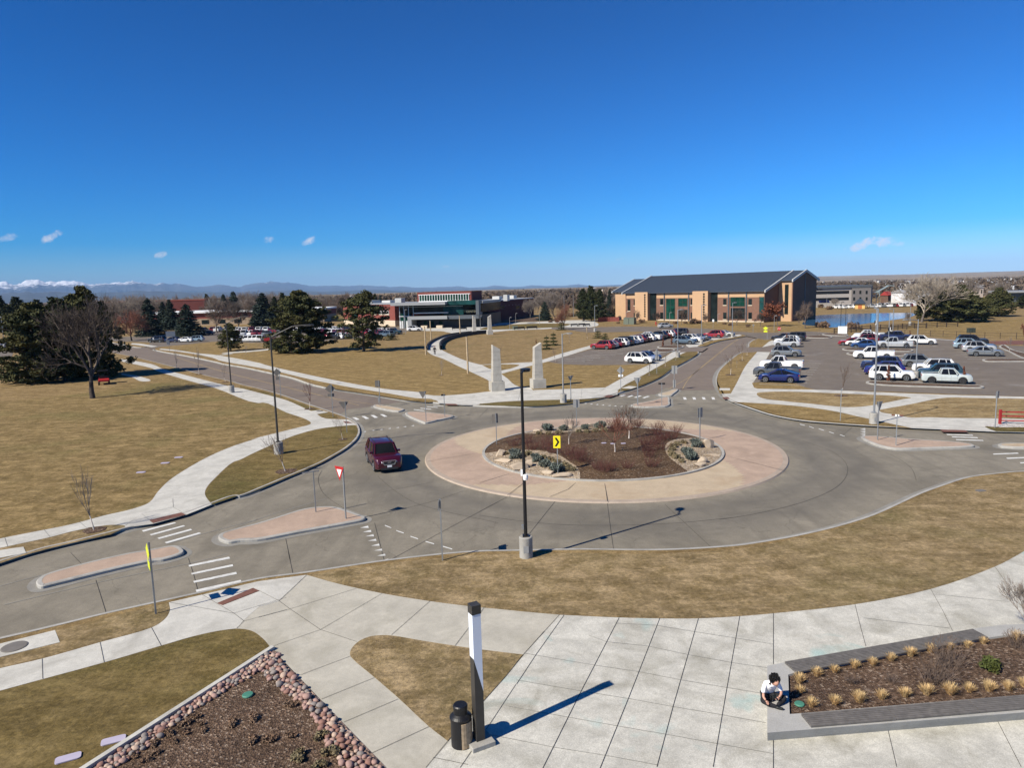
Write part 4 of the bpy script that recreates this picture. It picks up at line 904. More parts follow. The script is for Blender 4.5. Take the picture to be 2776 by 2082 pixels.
# middle block
car('bigsuv', 'white', 'E', 1078, 1050, HR, 'white suv with blue door lettering in front of the kerbed island', gl)
car('suv', 'violet', 'E', 1015, 1003, HL, 'bright blue suv just behind the white suv with door lettering', gl)
car('bigsuv', 'navy', 'E', 985, 960, HL, 'dark navy suv behind the bright blue suv', gl)
car('suv', 'grey', 'E', 1325, 935, HR, 'grey-green suv behind the tall lamp pole in the right lot', gl)
car('smallpickup', 'sage', 'E', 1550, 1078, HR, 'pale grey-green small pickup beside the kerbed island', gl)
car('bigsuv', 'teal', 'E', 1495, 1035, HL, 'dark teal suv right behind the pale small pickup', gl)
car('bigsuv', 'white', 'E', 1440, 985, HL, 'white suv with roof rack behind the dark teal suv', gl)
car('pickup', 'white', 'E', 922, 865, HL, 'white pickup alone between the two narrow kerbed islands', gl)
car('hatch', 'blue', 'E', 840, 775, HL, 'mid blue hatchback beside the farther kerbed island', gl)
car('sedan', 'white', 'E', 800, 752, HL, 'small white car peeping out behind the mid blue hatchback', gl)
car('sedan', 'red', 'E', 735, 750, HL, 'red sedan at the left end of the far middle row', gl)
car('suv', 'darkred', 'E', 850, 728, HL, 'dark red suv in the far middle row behind the small white car', gl)
car('suv', 'white', 'E', 842, 705, HL, 'white suv behind the dark red suv in the far middle row', gl)
car('pickup', 'white', 'E', 880, 695, HL, 'white pickup at the back of the far middle row', gl)
car('pickup', 'silver', 'E', 1105, 770, HL, 'silver crew pickup with chrome wheels in the far middle row', gl)
car('pickup', 'navy', 'E', 1115, 708, HR, 'dark blue pickup behind the silver crew pickup', gl)
car('suv', 'black', 'E', 1060, 705, HL, 'black car squeezed between the white and blue pickups', gl)
car('suv', 'white', 'E', 1335, 742, HR, 'white suv alone at the right end of the far middle row', gl)
car('sedan', 'grey', 'E', 1885, 842, HR, 'metallic grey sedan nearest in the far right row', gl)
car('suv', 'silver', 'E', 1830, 805, HR, 'silver estate just behind the metallic grey sedan', gl)
car('sedan', 'bluegrey', 'E', 1835, 786, HR, 'steel blue car between the silver estate and the pale blue suv', gl)
car('suv', 'skyblue', 'E', 1745, 776, HR, 'pale blue suv in the far right row', gl)
car('bigsuv', 'black', 'E', 1770, 745, HR, 'black suv at the back of the far right row', gl)
# left-hand lot beside the northern arm
gm = 'cars parked in the lot left of the road'; L1, L2 = 147.0, -36.0
car('suv', 'white', 'C', 1985, 902, L2, 'white suv at the near corner of the left lot', gm)
car('hatch', 'blue', 'C', 2055, 880, L2, 'teal blue hatchback behind the near white suv', gm)
car('suv', 'red', 'C', 1668, 782, L1, 'red suv nearest in the long row by the dry grass', gm)
p0 = at('C', 1668, 782, .02); p1 = at('D', 690, 668, .02)
names = [('hatch', 'silver', 'silver hatchback second from the near end of the long row'), ('sedan', 'darkred', 'dark red car third from the near end of the long row'), ('suv', 'white', 'white suv fourth from the near end of the long row'),
         ('jeep', 'black', 'black boxy car fifth from the near end of the long row'), ('suv', 'white', 'bright white suv in the middle of the long row beside a gap'), ('suv', 'white', 'second white suv after the black boxy car in the long row'),
         ('suv', 'darkred', 'dark red suv past the middle of the long row'), ('sedan', 'black', 'black car past the middle of the long row'), ('suv', 'white', 'white suv with black windows toward the far end of the long row'),
         ('pickup', 'white', 'white pickup among the black cars of the long row'), ('sedan', 'teal', 'dark teal car toward the far end of the long row'), ('suv', 'black', 'black suv next to the scarlet car of the long row'),
         ('sedan', 'red', 'scarlet car near the far end of the long row'), ('suv', 'white', 'white suv next to the far end of the long row'), ('suv', 'darkred', 'crimson suv behind the black van')]
for i, (kd, cl, lb) in enumerate(names):
    f = (i + 1) / (len(names) + 1); car_at(kd, cl, p0.lerp(p1, f), L1, lb, gm)
vn = car('van', 'black', 'D', 745, 668, L1 + 10, 'black van with a white letter K at the end of the long row', gm)
for sd in (1, -1):
    kk = MB()
    for a, b in (((-.25, -.35), (-.25, .35)), ((-.2, 0), (.2, .35)), ((-.2, 0), (.2, -.35))): kk.bar((.3 - sd * a[0], sd * 1.0, 1.15 + a[1]), (.3 - sd * b[0], sd * 1.0, 1.15 + b[1]), .13, .02)
    kk.build('letter', M['white'], vn)
car('hatch', 'silver', 'D', 655, 598, 10, 'silver hatchback driving on the street before the big brick building', None)
car('suv', 'bluegrey', 'D', 795, 738, L2, 'blue-grey suv nearest in the short middle row', gm)
car('suv', 'white', 'D', 850, 720, L2, 'white suv second in the short middle row', gm)
car('hatch', 'silver', 'D', 885, 712, L2, 'silver car third in the short middle row', gm)
car('sedan', 'darkgrey', 'D', 925, 706, L2, 'dark grey sedan at the back of the short middle row', gm)
car('suv', 'red', 'D', 1050, 684, L1, 'bright red suv by the footway near the road bend', gm)
car('sedan', 'silver', 'D', 1135, 673, L2, 'silver sedan behind the bright red suv by the footway', gm)
# far left lots
gf = 'cars in the far car park behind the pines'
car('van', 'black', 'A', 1330, 722, 170, 'black van parked left of the blank notice board', gf)
car('hatch', 'navy', 'A', 1465, 722, 170, 'dark blue car between the black van and the white sedan', gf)
car('sedan', 'white', 'A', 1575, 720, 170, 'white sedan beside the light blue suv', gf)
car('suv', 'skyblue', 'A', 1665, 717, 185, 'light blue suv facing the viewer at the edge of the far car park', gf)
car('sedan', 'bluegrey', 'A', 1765, 655, 170, 'blue-grey sedan behind the dense dark spruce', gf)
car('suv', 'silver', 'A', 85, 755, 60, 'silver suv by the lamp at the left edge', gf)
car('suv', 'white', 'B', 1650, 626, -8, 'white crossover outside the modern entrance', None)
car('pickup', 'teal', 'B', 1455, 655, -10, 'teal pickup at the right end of the far car park', gf)
rnd = random.Random(4)
colw = ['white', 'white', 'silver', 'black', 'white', 'darkgrey', 'red', 'white', 'bluegrey', 'white', 'darkred', 'grey']
kd = ['suv', 'sedan', 'suv', 'pickup', 'bigsuv', 'hatch', 'van', 'suv']
seen = {}
def park_row(k, u0, v0, u1, v1, n, head, where):
    a = at(k, u0, v0, .02); b = at(k, u1, v1, .02)
    for i in range(n):
        if rnd.random() < .1: continue
        c = rnd.choice(colw); ty = rnd.choice(kd); p = a.lerp(b, i / max(1, n - 1))
        nm = {'suv': 'suv', 'bigsuv': 'suv', 'sedan': 'sedan', 'hatch': 'hatchback', 'van': 'van', 'pickup': 'pickup'}[ty]
        car_at(ty, c, p, head + rnd.uniform(-2, 2), '%s %s among the packed cars %s' % ({'darkgrey': 'dark grey', 'bluegrey': 'blue-grey', 'darkred': 'dark red'}.get(c, c), nm, where), gf, detail=False, near=False)
park_row('B', 120, 712, 420, 712, 9, 95, 'between the young pine and the broad pines')
park_row('B', 100, 668, 400, 660, 10, -85, 'between the young pine and the broad pines')
park_row('B', 150, 636, 420, 628, 10, 95, 'between the young pine and the broad pines')
park_row('A', 1750, 625, 2000, 632, 7, 95, 'behind the bare tree and dark spruce')
park_row('B', 830, 690, 1060, 690, 6, 140, 'seen between the two broad pines')
park_row('B', 860, 652, 1420, 672, 15, 140, 'seen between the two broad pines')
park_row('B', 860, 628, 1420, 640, 17, -40, 'behind the second broad pine')
park_row('B', 450, 640, 850, 640, 12, -40, 'glimpsed through the broad pine')
park_row('E', 900, 424, 1230, 414, 12, 80, 'along the far bank of the pond')
park_row('E', 615, 432, 740, 430, 4, 100, 'beside the yellow hut')
# ------------------------------------------------------------------ trees and shrubs
def tubes_mesh(segs, mat, sides=4, name='branches'):
    S = np.array([[*a, ra, *b, rb] for a, ra, b, rb in segs], dtype=np.float64); n = len(S)
    A = S[:, 0:3]; ra = S[:, 3]; B = S[:, 4:7]; rb = S[:, 7]; d = B - A; d /= np.maximum(np.linalg.norm(d, axis=1, keepdims=True), 1e-9)
    h = np.where(np.abs(d[:, 2:3]) < .9, np.array([[0, 0, 1.0]]), np.array([[1.0, 0, 0]])); x = np.cross(d, h); x /= np.linalg.norm(x, axis=1, keepdims=True); y = np.cross(d, x)
    V = np.zeros((n, 2 * sides, 3)); ang = 2 * np.pi * np.arange(sides) / sides
    for j, a in enumerate(ang):
        o = x * math.cos(a) + y * math.sin(a); V[:, j] = A + o * ra[:, None]; V[:, sides + j] = B + o * rb[:, None]
    base = (np.arange(n) * 2 * sides)[:, None]; F = []
    for j in range(sides):
        k = (j + 1) % sides; F.append(np.concatenate([base + j, base + k, base + sides + k, base + sides + j], 1))
    return raw_mesh(name, V.reshape(-1, 3), np.concatenate(F), mat)
def grow(rng, H, spread, levels=5, trunk=.22, r0=None, split=3, upr=.35, first=.3, wob=.22, dens=1.0, minr=.008):
    """branching skeleton of a bare broadleaf tree -> trunk segments, branch segments"""
    r0 = r0 or H * .018; T = []; Bs = []
    def rec(p, d, L, r, lv):
        k = 3 if lv < 3 else 2; q = Vector(p); dd = Vector(d)
        pts = [q.copy()]
        for i in range(k):
            dd = (dd + Vector((rng.gauss(0, wob), rng.gauss(0, wob), rng.gauss(0, wob * .6) + .06 * upr)) * .55).normalized()
            nq = q + dd * (L / k); ra = r * (1 - .45 * i / k); rb = r * (1 - .45 * (i + 1) / k)
            (T if lv == 0 else Bs).append((tuple(q), max(ra, minr), tuple(nq), max(rb, minr))); q = nq; pts.append(q.copy())
        if lv >= levels: return
        n = max(2, int(round((split + (1 if lv == 0 else 0) + rng.random()) * dens)))
        for i in range(n):
            t = rng.uniform(.35, 1.0) if lv > 0 else rng.uniform(.75, 1.0)
            if i == 0: t = 1.0
            idx = min(k - 1, int(t * k)); s = pts[idx].lerp(pts[min(idx + 1, k)], t * k - idx if t < 1 else 1)
            az = 2 * math.pi * (i / n) + rng.uniform(-.7, .7); tilt = rng.uniform(.35, .95) * (1.0 if lv == 0 else .9) * spread
            if i == 0: tilt *= .4
            ax = dd.cross(Vector((0, 0, 1)) if abs(dd.z) < .95 else Vector((1, 0, 0))).normalized(); by = dd.cross(ax)
            nd = (dd * math.cos(tilt) + (ax * math.cos(az) + by * math.sin(az)) * math.sin(tilt)); nd.z += upr * .35; nd.normalize()
            rec(s, nd, L * rng.uniform(.62, .88) * (1.35 if lv == 0 else 1), r * (.62 if i else .72), lv + 1)
    rec(Vector((0, 0, -.05)), Vector((rng.gauss(0, .03), rng.gauss(0, .03), 1)).normalized(), H * first, r0, 0)
    zm = max(max(s[2][2] for s in Bs), .1); f = H / zm
    sc = lambda s: (tuple(c * f for c in s[0]), s[1], tuple(c * f for c in s[2]), s[3])
    return [sc(s) for s in T], [sc(s) for s in Bs]
_tree = {}
def put(key, maker, p, rz, sc, label, cat, group):
    """place a copy of the tree kind `key` (made on first use) at p"""
    if key in _tree: o = copy_tree(_tree[key])
    else: o = maker(); _tree[key] = o
    o.location = p; o.rotation_euler = (0, 0, rz); o.scale = (sc[0], sc[0], sc[1]) if isinstance(sc, tuple) else (sc,) * 3
    return tag(o, label, cat, group)
def bare_maker(name, seed, spread, levels, mat, bark, **kw):
    def f():
        T, B = grow(random.Random(seed), 10.0, spread, levels, **kw); r = empty(name)
        meshobj('trunk', tubes_mesh(T, bark, 8, 'trunk'), r); meshobj('crown', tubes_mesh(B, mat, 3, 'crown'), r); return r
    return f
BK = {
 'broad': bare_maker('bare_tree', 11, 1.0, 6, M['twig'], M['bark'], r0=.20, minr=.018),
 'broad2': bare_maker('bare_tree', 23, .9, 6, M['twig_dark'], M['bark'], r0=.22, minr=.018),
 'grey': bare_maker('bare_tree', 31, .95, 6, M['twig_grey'], M['bark'], r0=.2, minr=.018),
 'rust': bare_maker('bare_tree', 41, 1.15, 6, M['twig_rust'], M['bark_dark'], r0=.22, first=.16, upr=.5, minr=.018),
 'pale': bare_maker('bare_tree', 31, .95, 6, M['twig_pale'], M['bark'], r0=.2, minr=.02),
 'vase': bare_maker('bare_tree', 51, .7, 6, M['twig_grey'], M['bark'], r0=.18, upr=.9, first=.2, minr=.018),
}
def bare(kind, k, u, v, vt, label, group=None, wide=1.0, z=0.0, rz=None):
    h = hz(k, u, v, vt, z); s = h / 10.0
    return put(kind, BK[kind], at(k, u, v, z), rz if rz is not None else (u * .37) % 6.28, (s * wide, s), label, 'tree', group)
def leaf_quads(rng, C, R, n, size, flat=1.0, jit=.5):
    """n small faces scattered through ellipsoid clumps C with radii R"""
    m = len(C); idx = rng.integers(0, m, n); d = rng.normal(size=(n, 3)); d /= np.linalg.norm(d, axis=1, keepdims=True)
    rad = rng.random((n, 1)) ** .45; P = C[idx] + d * rad * R[idx] * np.array([[1, 1, flat]])
    a = rng.normal(size=(n, 3)); a /= np.linalg.norm(a, axis=1, keepdims=True); b = np.cross(a, rng.normal(size=(n, 3))); b /= np.linalg.norm(b, axis=1, keepdims=True)
    s = size * (.5 + rng.random((n, 1))); a = a * s; b = b * s * .45
    V = np.stack([P - a - b, P + a - b, P + a + b, P - a + b], 1).reshape(-1, 3); F = np.arange(n * 4).reshape(n, 4); return V, F
def conifer_maker(name, seed, H, W, mat, n, kind='spruce', size=.22, clear=.06, bark='bark_dark'):
    def f():
        rng = np.random.default_rng(seed); r = empty(name); C = []; R = []; segs = []
        if kind == 'spruce':
            nl = int(H * 1.9)
            for i in range(nl):
                t = (i + rng.random() * .6) / nl; z = H * (clear + (1 - clear) * t); rad = W / 2 * (1 - t) ** .85 * (.82 + .36 * rng.random()) + .15
                m = max(4, int(9 * (1 - t) + 4))
                for j in range(m):
                    a = 2 * math.pi * (j + rng.random() * .8) / m; rr = rad * (.75 + .4 * rng.random())
                    for q in (.35, .65, .95): C.append((math.cos(a) * rr * q, math.sin(a) * rr * q, z - rr * q * .22)); R.append((.32 + .18 * rad, .32 + .18 * rad, .16 + .05 * rad))
                    segs.append(((0, 0, z), .04, (math.cos(a) * rr, math.sin(a) * rr, z - rr * .2), .015))
            C.append((0, 0, H * .97)); R.append((.15, .15, .5))
        else:
            nl = int(H * (2.0 if kind == 'pine' else 1.4))
            for i in range(nl):
                t = (i + rng.random()) / nl; z = H * (clear + (1 - clear) * t)
                prof = (1 - t ** 2.2) ** .8 * (.55 + .45 * min(1, t * 5 + .4)) if kind == 'pine' else math.sin(math.pi * (.12 + .85 * t)) ** .7
                m = rng.integers(7, 13)
                for j in range(m):
                    a = 2 * math.pi * rng.random(); L = W / 2 * prof * rng.uniform(.45, 1.12); dz = L * rng.uniform(-.05, .35)
                    e = np.array([math.cos(a) * L, math.sin(a) * L, z + dz]); segs.append(((0, 0, z - .2), .07, tuple(e), .025))
                    cr = rng.uniform(.5, 1.1) * (W / 2 * .12 + .15)
                    C.append(e); R.append((cr, cr, cr * .6)); 
                    e2 = e * np.array([.62, .62, 1]) + rng.normal(size=3) * .25; C.append(e2); R.append((cr * .9, cr * .9, cr * .5)); e3 = e * np.array([.82, .82, 1]) + rng.normal(size=3) * .3; C.append(e3); R.append((cr, cr, cr * .5))
        V, F = leaf_quads(rng, np.array(C), np.array(R), n, size)
        meshobj('trunk', tubes_mesh([((0, 0, -.1), H * .018 + .05, (0, 0, H * .5), H * .012 + .03), ((0, 0, H * .5), H * .012 + .03, (0, 0, H * .97), .03)] , M[bark], 8, 'trunk'), r)
        meshobj('limb', tubes_mesh(segs, M[bark], 3, 'limb'), r)
        meshobj('crown', raw_mesh('crown', V, F, M[mat]), r); return r
    return f
CK = {
 'pine': (conifer_maker('pine_tree', 1, 10, 8.5, 'pine', 30000, 'pine', .13, .02), 10, 8.5),
 'pine2': (conifer_maker('pine_tree', 2, 10, 7.5, 'pine', 14000, 'pine', .15, .10), 10, 7.5),
 'pine_open': (conifer_maker('pine_tree', 3, 10, 8.0, 'pine', 9000, 'open', .16, .10), 10, 8),
 'pine_round': (conifer_maker('pine_tree', 4, 8, 9, 'pine', 22000, 'pine', .14, .02), 8, 9),
 'pine_dark': (conifer_maker('pine_tree', 5, 12, 8, 'pine_dark', 14000, 'pine', .18, .05), 12, 8),
 'spruce': (conifer_maker('spruce_tree', 6, 12, 6, 'spruce', 15000, 'spruce', .17), 12, 6),
 'spruce2': (conifer_maker('spruce_tree', 7, 12, 7.5, 'spruce', 13000, 'spruce', .2), 12, 7.5),
 'cone': (conifer_maker('young_conifer', 8, 2.4, 1.1, 'pine', 1500, 'spruce', .07, .04), 2.4, 1.1),
}
def con(kind, k, u, v, vt, wpx, label, group=None, z=0.0, rz=None):
    mk, H, W = CK[kind]; h = hz(k, u, v, vt, z); g = at(k, u, v, z); w = wpx * VW[k][2] / FPX * g.length
    return put(kind, mk, g, rz if rz is not None else (u * .61) % 6.28, (w / W, h / H), label, 'tree', group)
# the big bare tree on the left lawn: its own skeleton
def big_bare():
    h = hz('A', 795, 1200, 275); T, B = grow(random.Random(77), h, 1.0, 7, r0=.46, first=.17, split=3, upr=.42, wob=.2, minr=.014, dens=.86)
    r = empty('bare_tree', at('A', 795, 1200), 1.1, 'large leafless tree with a thick grey trunk on the left lawn before the pines', 'tree')
    meshobj('trunk', tubes_mesh(T, M['bark_dark'], 10, 'trunk'), r); meshobj('crown', tubes_mesh(B, M['twig_big'], 3, 'crown'), r)
    w = max(abs(s[2][0]) for s in B); f = (560 * .31646 / FPX * at('A', 795, 1200).length / 1.0) / w * .62; r.scale = (min(1.5, f), min(1.5, f), 1)
big_bare()
gp_ = 'pines behind the large leafless tree'
con('pine', 'A', 330, 1062, 400, 560, 'broad olive pine left of the large leafless tree, its skirt on the lawn', gp_)
con('pine_dark', 'A', 560, 1050, 372, 430, 'dark pine directly behind the large leafless tree', gp_)
con('pine', 'A', 790, 1015, 262, 500, 'tall pine rising to the right behind the large leafless tree', gp_)
gq = 'dark spruces across the street at left'
con('spruce', 'A', 1290, 668, 342, 180, 'tall dark spruce just right of the rust-coloured leafless tree', gq)
con('spruce2', 'A', 1410, 612, 372, 130, 'slim dark spruce between its taller neighbour and the blank board', gq)
con('spruce2', 'A', 1470, 612, 352, 150, 'tall dark spruce behind the blank notice board', gq)
con('spruce', 'A', 1612, 668, 392, 210, 'full dark spruce right of the blank notice board', gq)
gr = 'bare trees around the far car park'
bare('rust', 'A', 1130, 708, 432, 'rust-coloured leafless tree with a short dark trunk', None, 1.25)
bare('broad2', 'A', 1215, 675, 470, 'leafless tree right behind the rust-coloured one', gr)
bare('broad', 'A', 1858, 640, 318, 'spreading leafless tree by the far car park, right of the spruces', gr, 1.15)
bare('broad2', 'A', 2042, 618, 340, 'leafless tree with a pale trunk before the young pine', gr, 1.05)
bare('grey', 'A', 1080, 640, 292, 'tall pale leafless tree behind the rust-coloured tree', gr)
bare('grey', 'A', 900, 650, 308, 'pale leafless tree showing above the big pines', gr)
con('pine2', 'A', 1978, 795, 560, 190, 'young loose pine beside the double-arm path', None)
con('spruce2', 'B', 370, 612, 298, 250, 'dark spruce left of the broad pine, behind parked cars', None)
con('pine', 'B', 680, 808, 292, 560, 'broad bushy pine in the middle of the far lawn', None)
con('pine_open', 'B', 1222, 800, 312, 430, 'open pine with bare middle boughs on the far lawn', None)
con('cone', 'B', 1455, 700, 640, 80, 'small round pine at the edge of the far car park', None)
gt = 'tree line along the left horizon'
i_ = 0
for kind, k, u, v, vt, w in (('pine_dark', 'A', 20, 640, 338, 170), ('pine_dark', 'A', 170, 640, 345, 190), ('pine_dark', 'A', 345, 630, 366, 160), ('spruce', 'A', 250, 640, 395, 120), ('pine_dark', 'A', 90, 660, 420, 200), ('pine', 'A', 470, 640, 420, 170),
                       ('pine_dark', 'A', 1785, 520, 316, 90), ('spruce', 'A', 1925, 520, 308, 90), ('spruce', 'A', 2020, 540, 284, 110), ('spruce', 'B', 112, 540, 285, 110), ('spruce', 'B', 38, 530, 308, 70),
                       ('pine_dark', 'B', 540, 560, 308, 130), ('pine_dark', 'B', 470, 560, 340, 110), ('spruce', 'B', 915, 470, 330, 80), ('spruce', 'B', 880, 470, 350, 60), ('spruce', 'B', 975, 470, 335, 60), ('spruce', 'B', 835, 470, 360, 60),
                       ('pine_dark', 'B', 1045, 500, 345, 110), ('pine_dark', 'B', 1110, 500, 340, 90), ('pine_dark', 'B', 1190, 520, 312, 100), ('pine_dark', 'B', 1250, 500, 312, 90), ('spruce', 'B', 1325, 480, 300, 80), ('spruce', 'B', 1368, 480, 312, 60), ('spruce', 'B', 1415, 470, 338, 60),
                       ('pine_dark', 'C', 1520, 540, 275, 150), ('pine_dark', 'C', 1590, 540, 250, 160), ('pine_dark', 'C', 1665, 540, 275, 130), ('spruce', 'C', 1745, 520, 268, 70), ('spruce', 'C', 1815, 500, 262, 60)):
    i_ += 1
    con(kind, k, u, v, vt, w, 'dark evergreen in the horizon tree line, number-less mass of similar crowns'.replace(', number-less mass of similar crowns', ' left of the big brick building'), gt)
con('spruce', 'C', 1192, 535, 372, 110, 'lone blue spruce between the modern building and the plaza', None)
gb_ = 'leafless trees along the horizon'
for kind, k, u, v, vt, w in (('grey', 'C', 1068, 530, 335, .8), ('vase', 'C', 1280, 520, 320, 1), ('broad', 'C', 1340, 500, 330, 1), ('grey', 'C', 1220, 500, 262, 1.2), ('vase', 'C', 1475, 520, 360, .8), ('vase', 'C', 1590, 520, 350, .7), ('vase', 'C', 1680, 510, 325, .9), ('broad', 'C', 1430, 470, 330, 1.2),
                       ('grey', 'C', 1130, 470, 320, 1), ('broad', 'C', 1750, 520, 370, 1), ('grey', 'C', 30, 420, 310, 1.2), ('broad', 'B', 990, 520, 370, 1), ('grey', 'B', 210, 520, 272, 1.1), ('grey', 'B', 420, 520, 272, 1.2), ('grey', 'B', 330, 500, 280, 1), ('broad', 'B', 620, 560, 300, .9), ('grey', 'B', 720, 520, 298, 1),
                       ('broad', 'A', 1650, 500, 322, 1.2), ('grey', 'A', 2130, 520, 270, 1.1), ('broad', 'A', 1560, 480, 335, 1), ('broad', 'A', 40, 640, 400, 1), ('broad2', 'A', 230, 660, 430, 1.2), ('broad', 'B', 60, 480, 310, 1), ('grey', 'B', 820, 480, 345, 1), ('broad', 'C', 1000, 470, 320, 1.2), ('grey', 'C', 900, 440, 310, 1),
                       ('broad', 'C', 690, 400, 320, 1.2), ('grey', 'C', 780, 400, 318, 1.2)):
    bare(kind, k, u, v, vt, 'leafless brown tree in the horizon tree line left of the big brick building', gb_, w)
rb = random.Random(8)
for i in range(46):
    k, u0, u1 = (('A', 880, 2200), ('B', 0, 1100), ('C', 640, 1780))[0 if i < 20 else 1 if i < 36 else 2]; u = rb.uniform(u0, u1); vb = {'A': 545, 'B': 505, 'C': 440}[k] + rb.uniform(-30, 25); vt = {'A': 325, 'B': 318, 'C': 312}[k] + rb.uniform(-38, 28)
    bare(rb.choice(['grey', 'broad', 'broad2', 'vase']), k, u, vb, vt, 'leafless brown tree in the horizon tree line left of the big brick building', gb_, rb.uniform(.8, 1.2))
bare('rust', 'C', 1352, 612, 380, 'dark many-stemmed leafless tree at the edge of the round plaza', None, .8)
# around the big brick building and pond
gm_ = 'street trees before the big brick building'
for kind, u, v, vt, w, lb in (('broad', 82, 512, 318, .7, 'pale leafless tree left of the big brick building'), ('broad', 395, 555, 432, .8, 'small leafless tree by the left bay of the big brick building'), ('broad2', 572, 560, 445, .8, 'thin leafless tree before the first glazed recess of the brick building'),
                          ('broad', 782, 570, 405, .8, 'rounded leafless tree before the double windows of the brick building'), ('broad', 995, 572, 455, .8, 'small leafless tree before the tan pier of the brick building'), ('broad2', 1255, 575, 410, 1, 'dense leafless tree before the widest window of the brick building'),
                          ('broad2', 1458, 585, 445, .9, 'dark leafless tree before the corner window of the brick building'), ('broad', 260, 520, 420, .7, 'thin leafless tree at the left end of the brick building')):
    bare(kind, 'D', u, v, vt, lb, gm_, w)
bare('broad', 'D', 1842, 602, 360, 'grey rounded leafless tree before the shaded gable end', None, .95)
def leafy(name, seed, H, W, mat, n, size, stems=True):
    def f():
        rng = np.random.default_rng(seed); r = empty(name); T, B = grow(random.Random(seed), H, 1.0, 4, r0=.12, minr=.02)
        C = np.array([s[2] for s in B if rng.random() < .5]); R = np.full((len(C), 3), W * .07); V, F = leaf_quads(rng, C, R, n, size)
        meshobj('trunk', tubes_mesh(T, M['bark'], 6, 'trunk'), r); meshobj('crown', tubes_mesh(B, M['twig_dark'], 3, 'crown'), r); meshobj('leaves', raw_mesh('leaves', V, F, M[mat]), r); return r
    return f
def misc(key, mk, H, k, u, v, vt, label, cat='tree', wide=1, z=0, group=None):
    s = hz(k, u, v, vt, z) / H; return put(key, mk, at(k, u, v, z), u % 6.28, (s * wide, s), label, cat, group)
misc('oak', leafy('oak_tree', 5, 8, 7, 'rustleaf', 2600, .16), 8, 'D', 1612, 585, 372, 'leafless oak holding rusty dead leaves by the gable wing', wide=1.15)
gg = 'big pines beyond the pond'
con('pine_round', 'E', 1640, 545, 248, 440, 'very broad dark pine clump nearest beyond the pond', gg)
con('pine_round', 'E', 1530, 530, 300, 260, 'lower dark pine at the left foot of the broad clump', gg)
con('pine_round', 'E', 1780, 520, 330, 240, 'dark pine at the right foot of the broad clump', gg)
con('pine_round', 'E', 1985, 500, 268, 230, 'separate rounded pine right of the broad clump', gg)
con('pine_round', 'E', 1900, 500, 330, 150, 'small pine between the two big pine clumps', gg)
con('pine_dark', 'E', 2200, 430, 320, 110, 'dark pine at the right edge beyond the pond', gg)
bare('pale', 'E', 1335, 550, 108, 'huge pale spreading cottonwood on the pond bank', None, 1.35)
con('pine2', 'E', 1345, 540, 330, 120, 'thin dark pine at the foot of the pale cottonwood', None)
bare('vase', 'E', 1600, 400, 150, 'tall pale leafless tree behind the broad pine clump', gb_, 1.2)
bare('vase', 'E', 1740, 400, 140, 'tall pale leafless tree behind the broad pine clump', gb_, 1.2)
bare('grey', 'E', 1980, 380, 180, 'tall pale leafless tree behind the rounded pine', gb_, 1.1)
bare('grey', 'E', 592, 422, 335, 'small leafless tree before the parking structure', None, .9)
bare('broad', 'E', 1130, 400, 262, 'brown leafless tree by the red-roofed barn', None, 1.1)
bare('grey', 'E', 1222, 560, 450, 'thin leafless tree on the near bank of the pond', None, .7)
misc('oak', None, 8, 'E', 2205, 745, 560, 'column of rusty dead leaves at the right frame edge', wide=.6)
# columnar young trees holding dead leaves, in the lot islands
def column_maker():
    rng = np.random.default_rng(9); r = empty('columnar_tree'); C = []; R = []
    for i in range(26): t = rng.random(); a = rng.random() * 6.28; q = .28 * math.sin(math.pi * min(1, .12 + t)) ; C.append((math.cos(a) * q * .6, math.sin(a) * q * .6, .35 + t * 2.1)); R.append((.20 * (1 - t * .6),) * 3)
    V, F = leaf_quads(rng, np.array(C), np.array(R), 900, .06); meshobj('trunk', tubes_mesh([((0, 0, 0), .03, (.02, 0, 1.5), .02), ((.02, 0, 1.5), .02, (0, 0, 3.1), .006)], M['bark'], 5, 'trunk'), r)
    meshobj('crown', raw_mesh('crown', V, F, M['rustleaf']), r); return r
for k, u, v, vt, lb in (('E', 1048, 1062, 880, 'rusty columnar tree before the white suv with lettering'), ('E', 1690, 1080, 890, 'rusty columnar tree before the pale small pickup'), ('E', 1232, 690, 600, 'rusty columnar tree by the fence behind the lot'),
                        ('E', 178, 750, 625, 'rusty columnar tree before the silver suv by the footway'), ('D', 622, 762, 650, 'left of two rusty columnar trees in the left lot'), ('D', 697, 748, 640, 'right of two rusty columnar trees in the left lot'), ('C', 1117, 740, 680, 'rusty columnar tree between the two near obelisks')):
    misc('column', column_maker, 3.1, k, u, v, vt, lb, group='rusty columnar trees')
for k, u, v, vt, lb in (('C', 1208, 782, 660, 'left of two young pines on the dry slope'), ('C', 1265, 748, 635, 'right of two young pines on the dry slope'), ('C', 1645, 685, 618, 'small young pine left of the lamp on the dry slope'), ('C', 1708, 712, 640, 'small young pine above the red suv'), ('C', 1332, 615, 545, 'little pine at the foot of the dark leafless tree')):
    con('cone', k, u, v, vt, 55, lb, 'young pines on the dry slope')
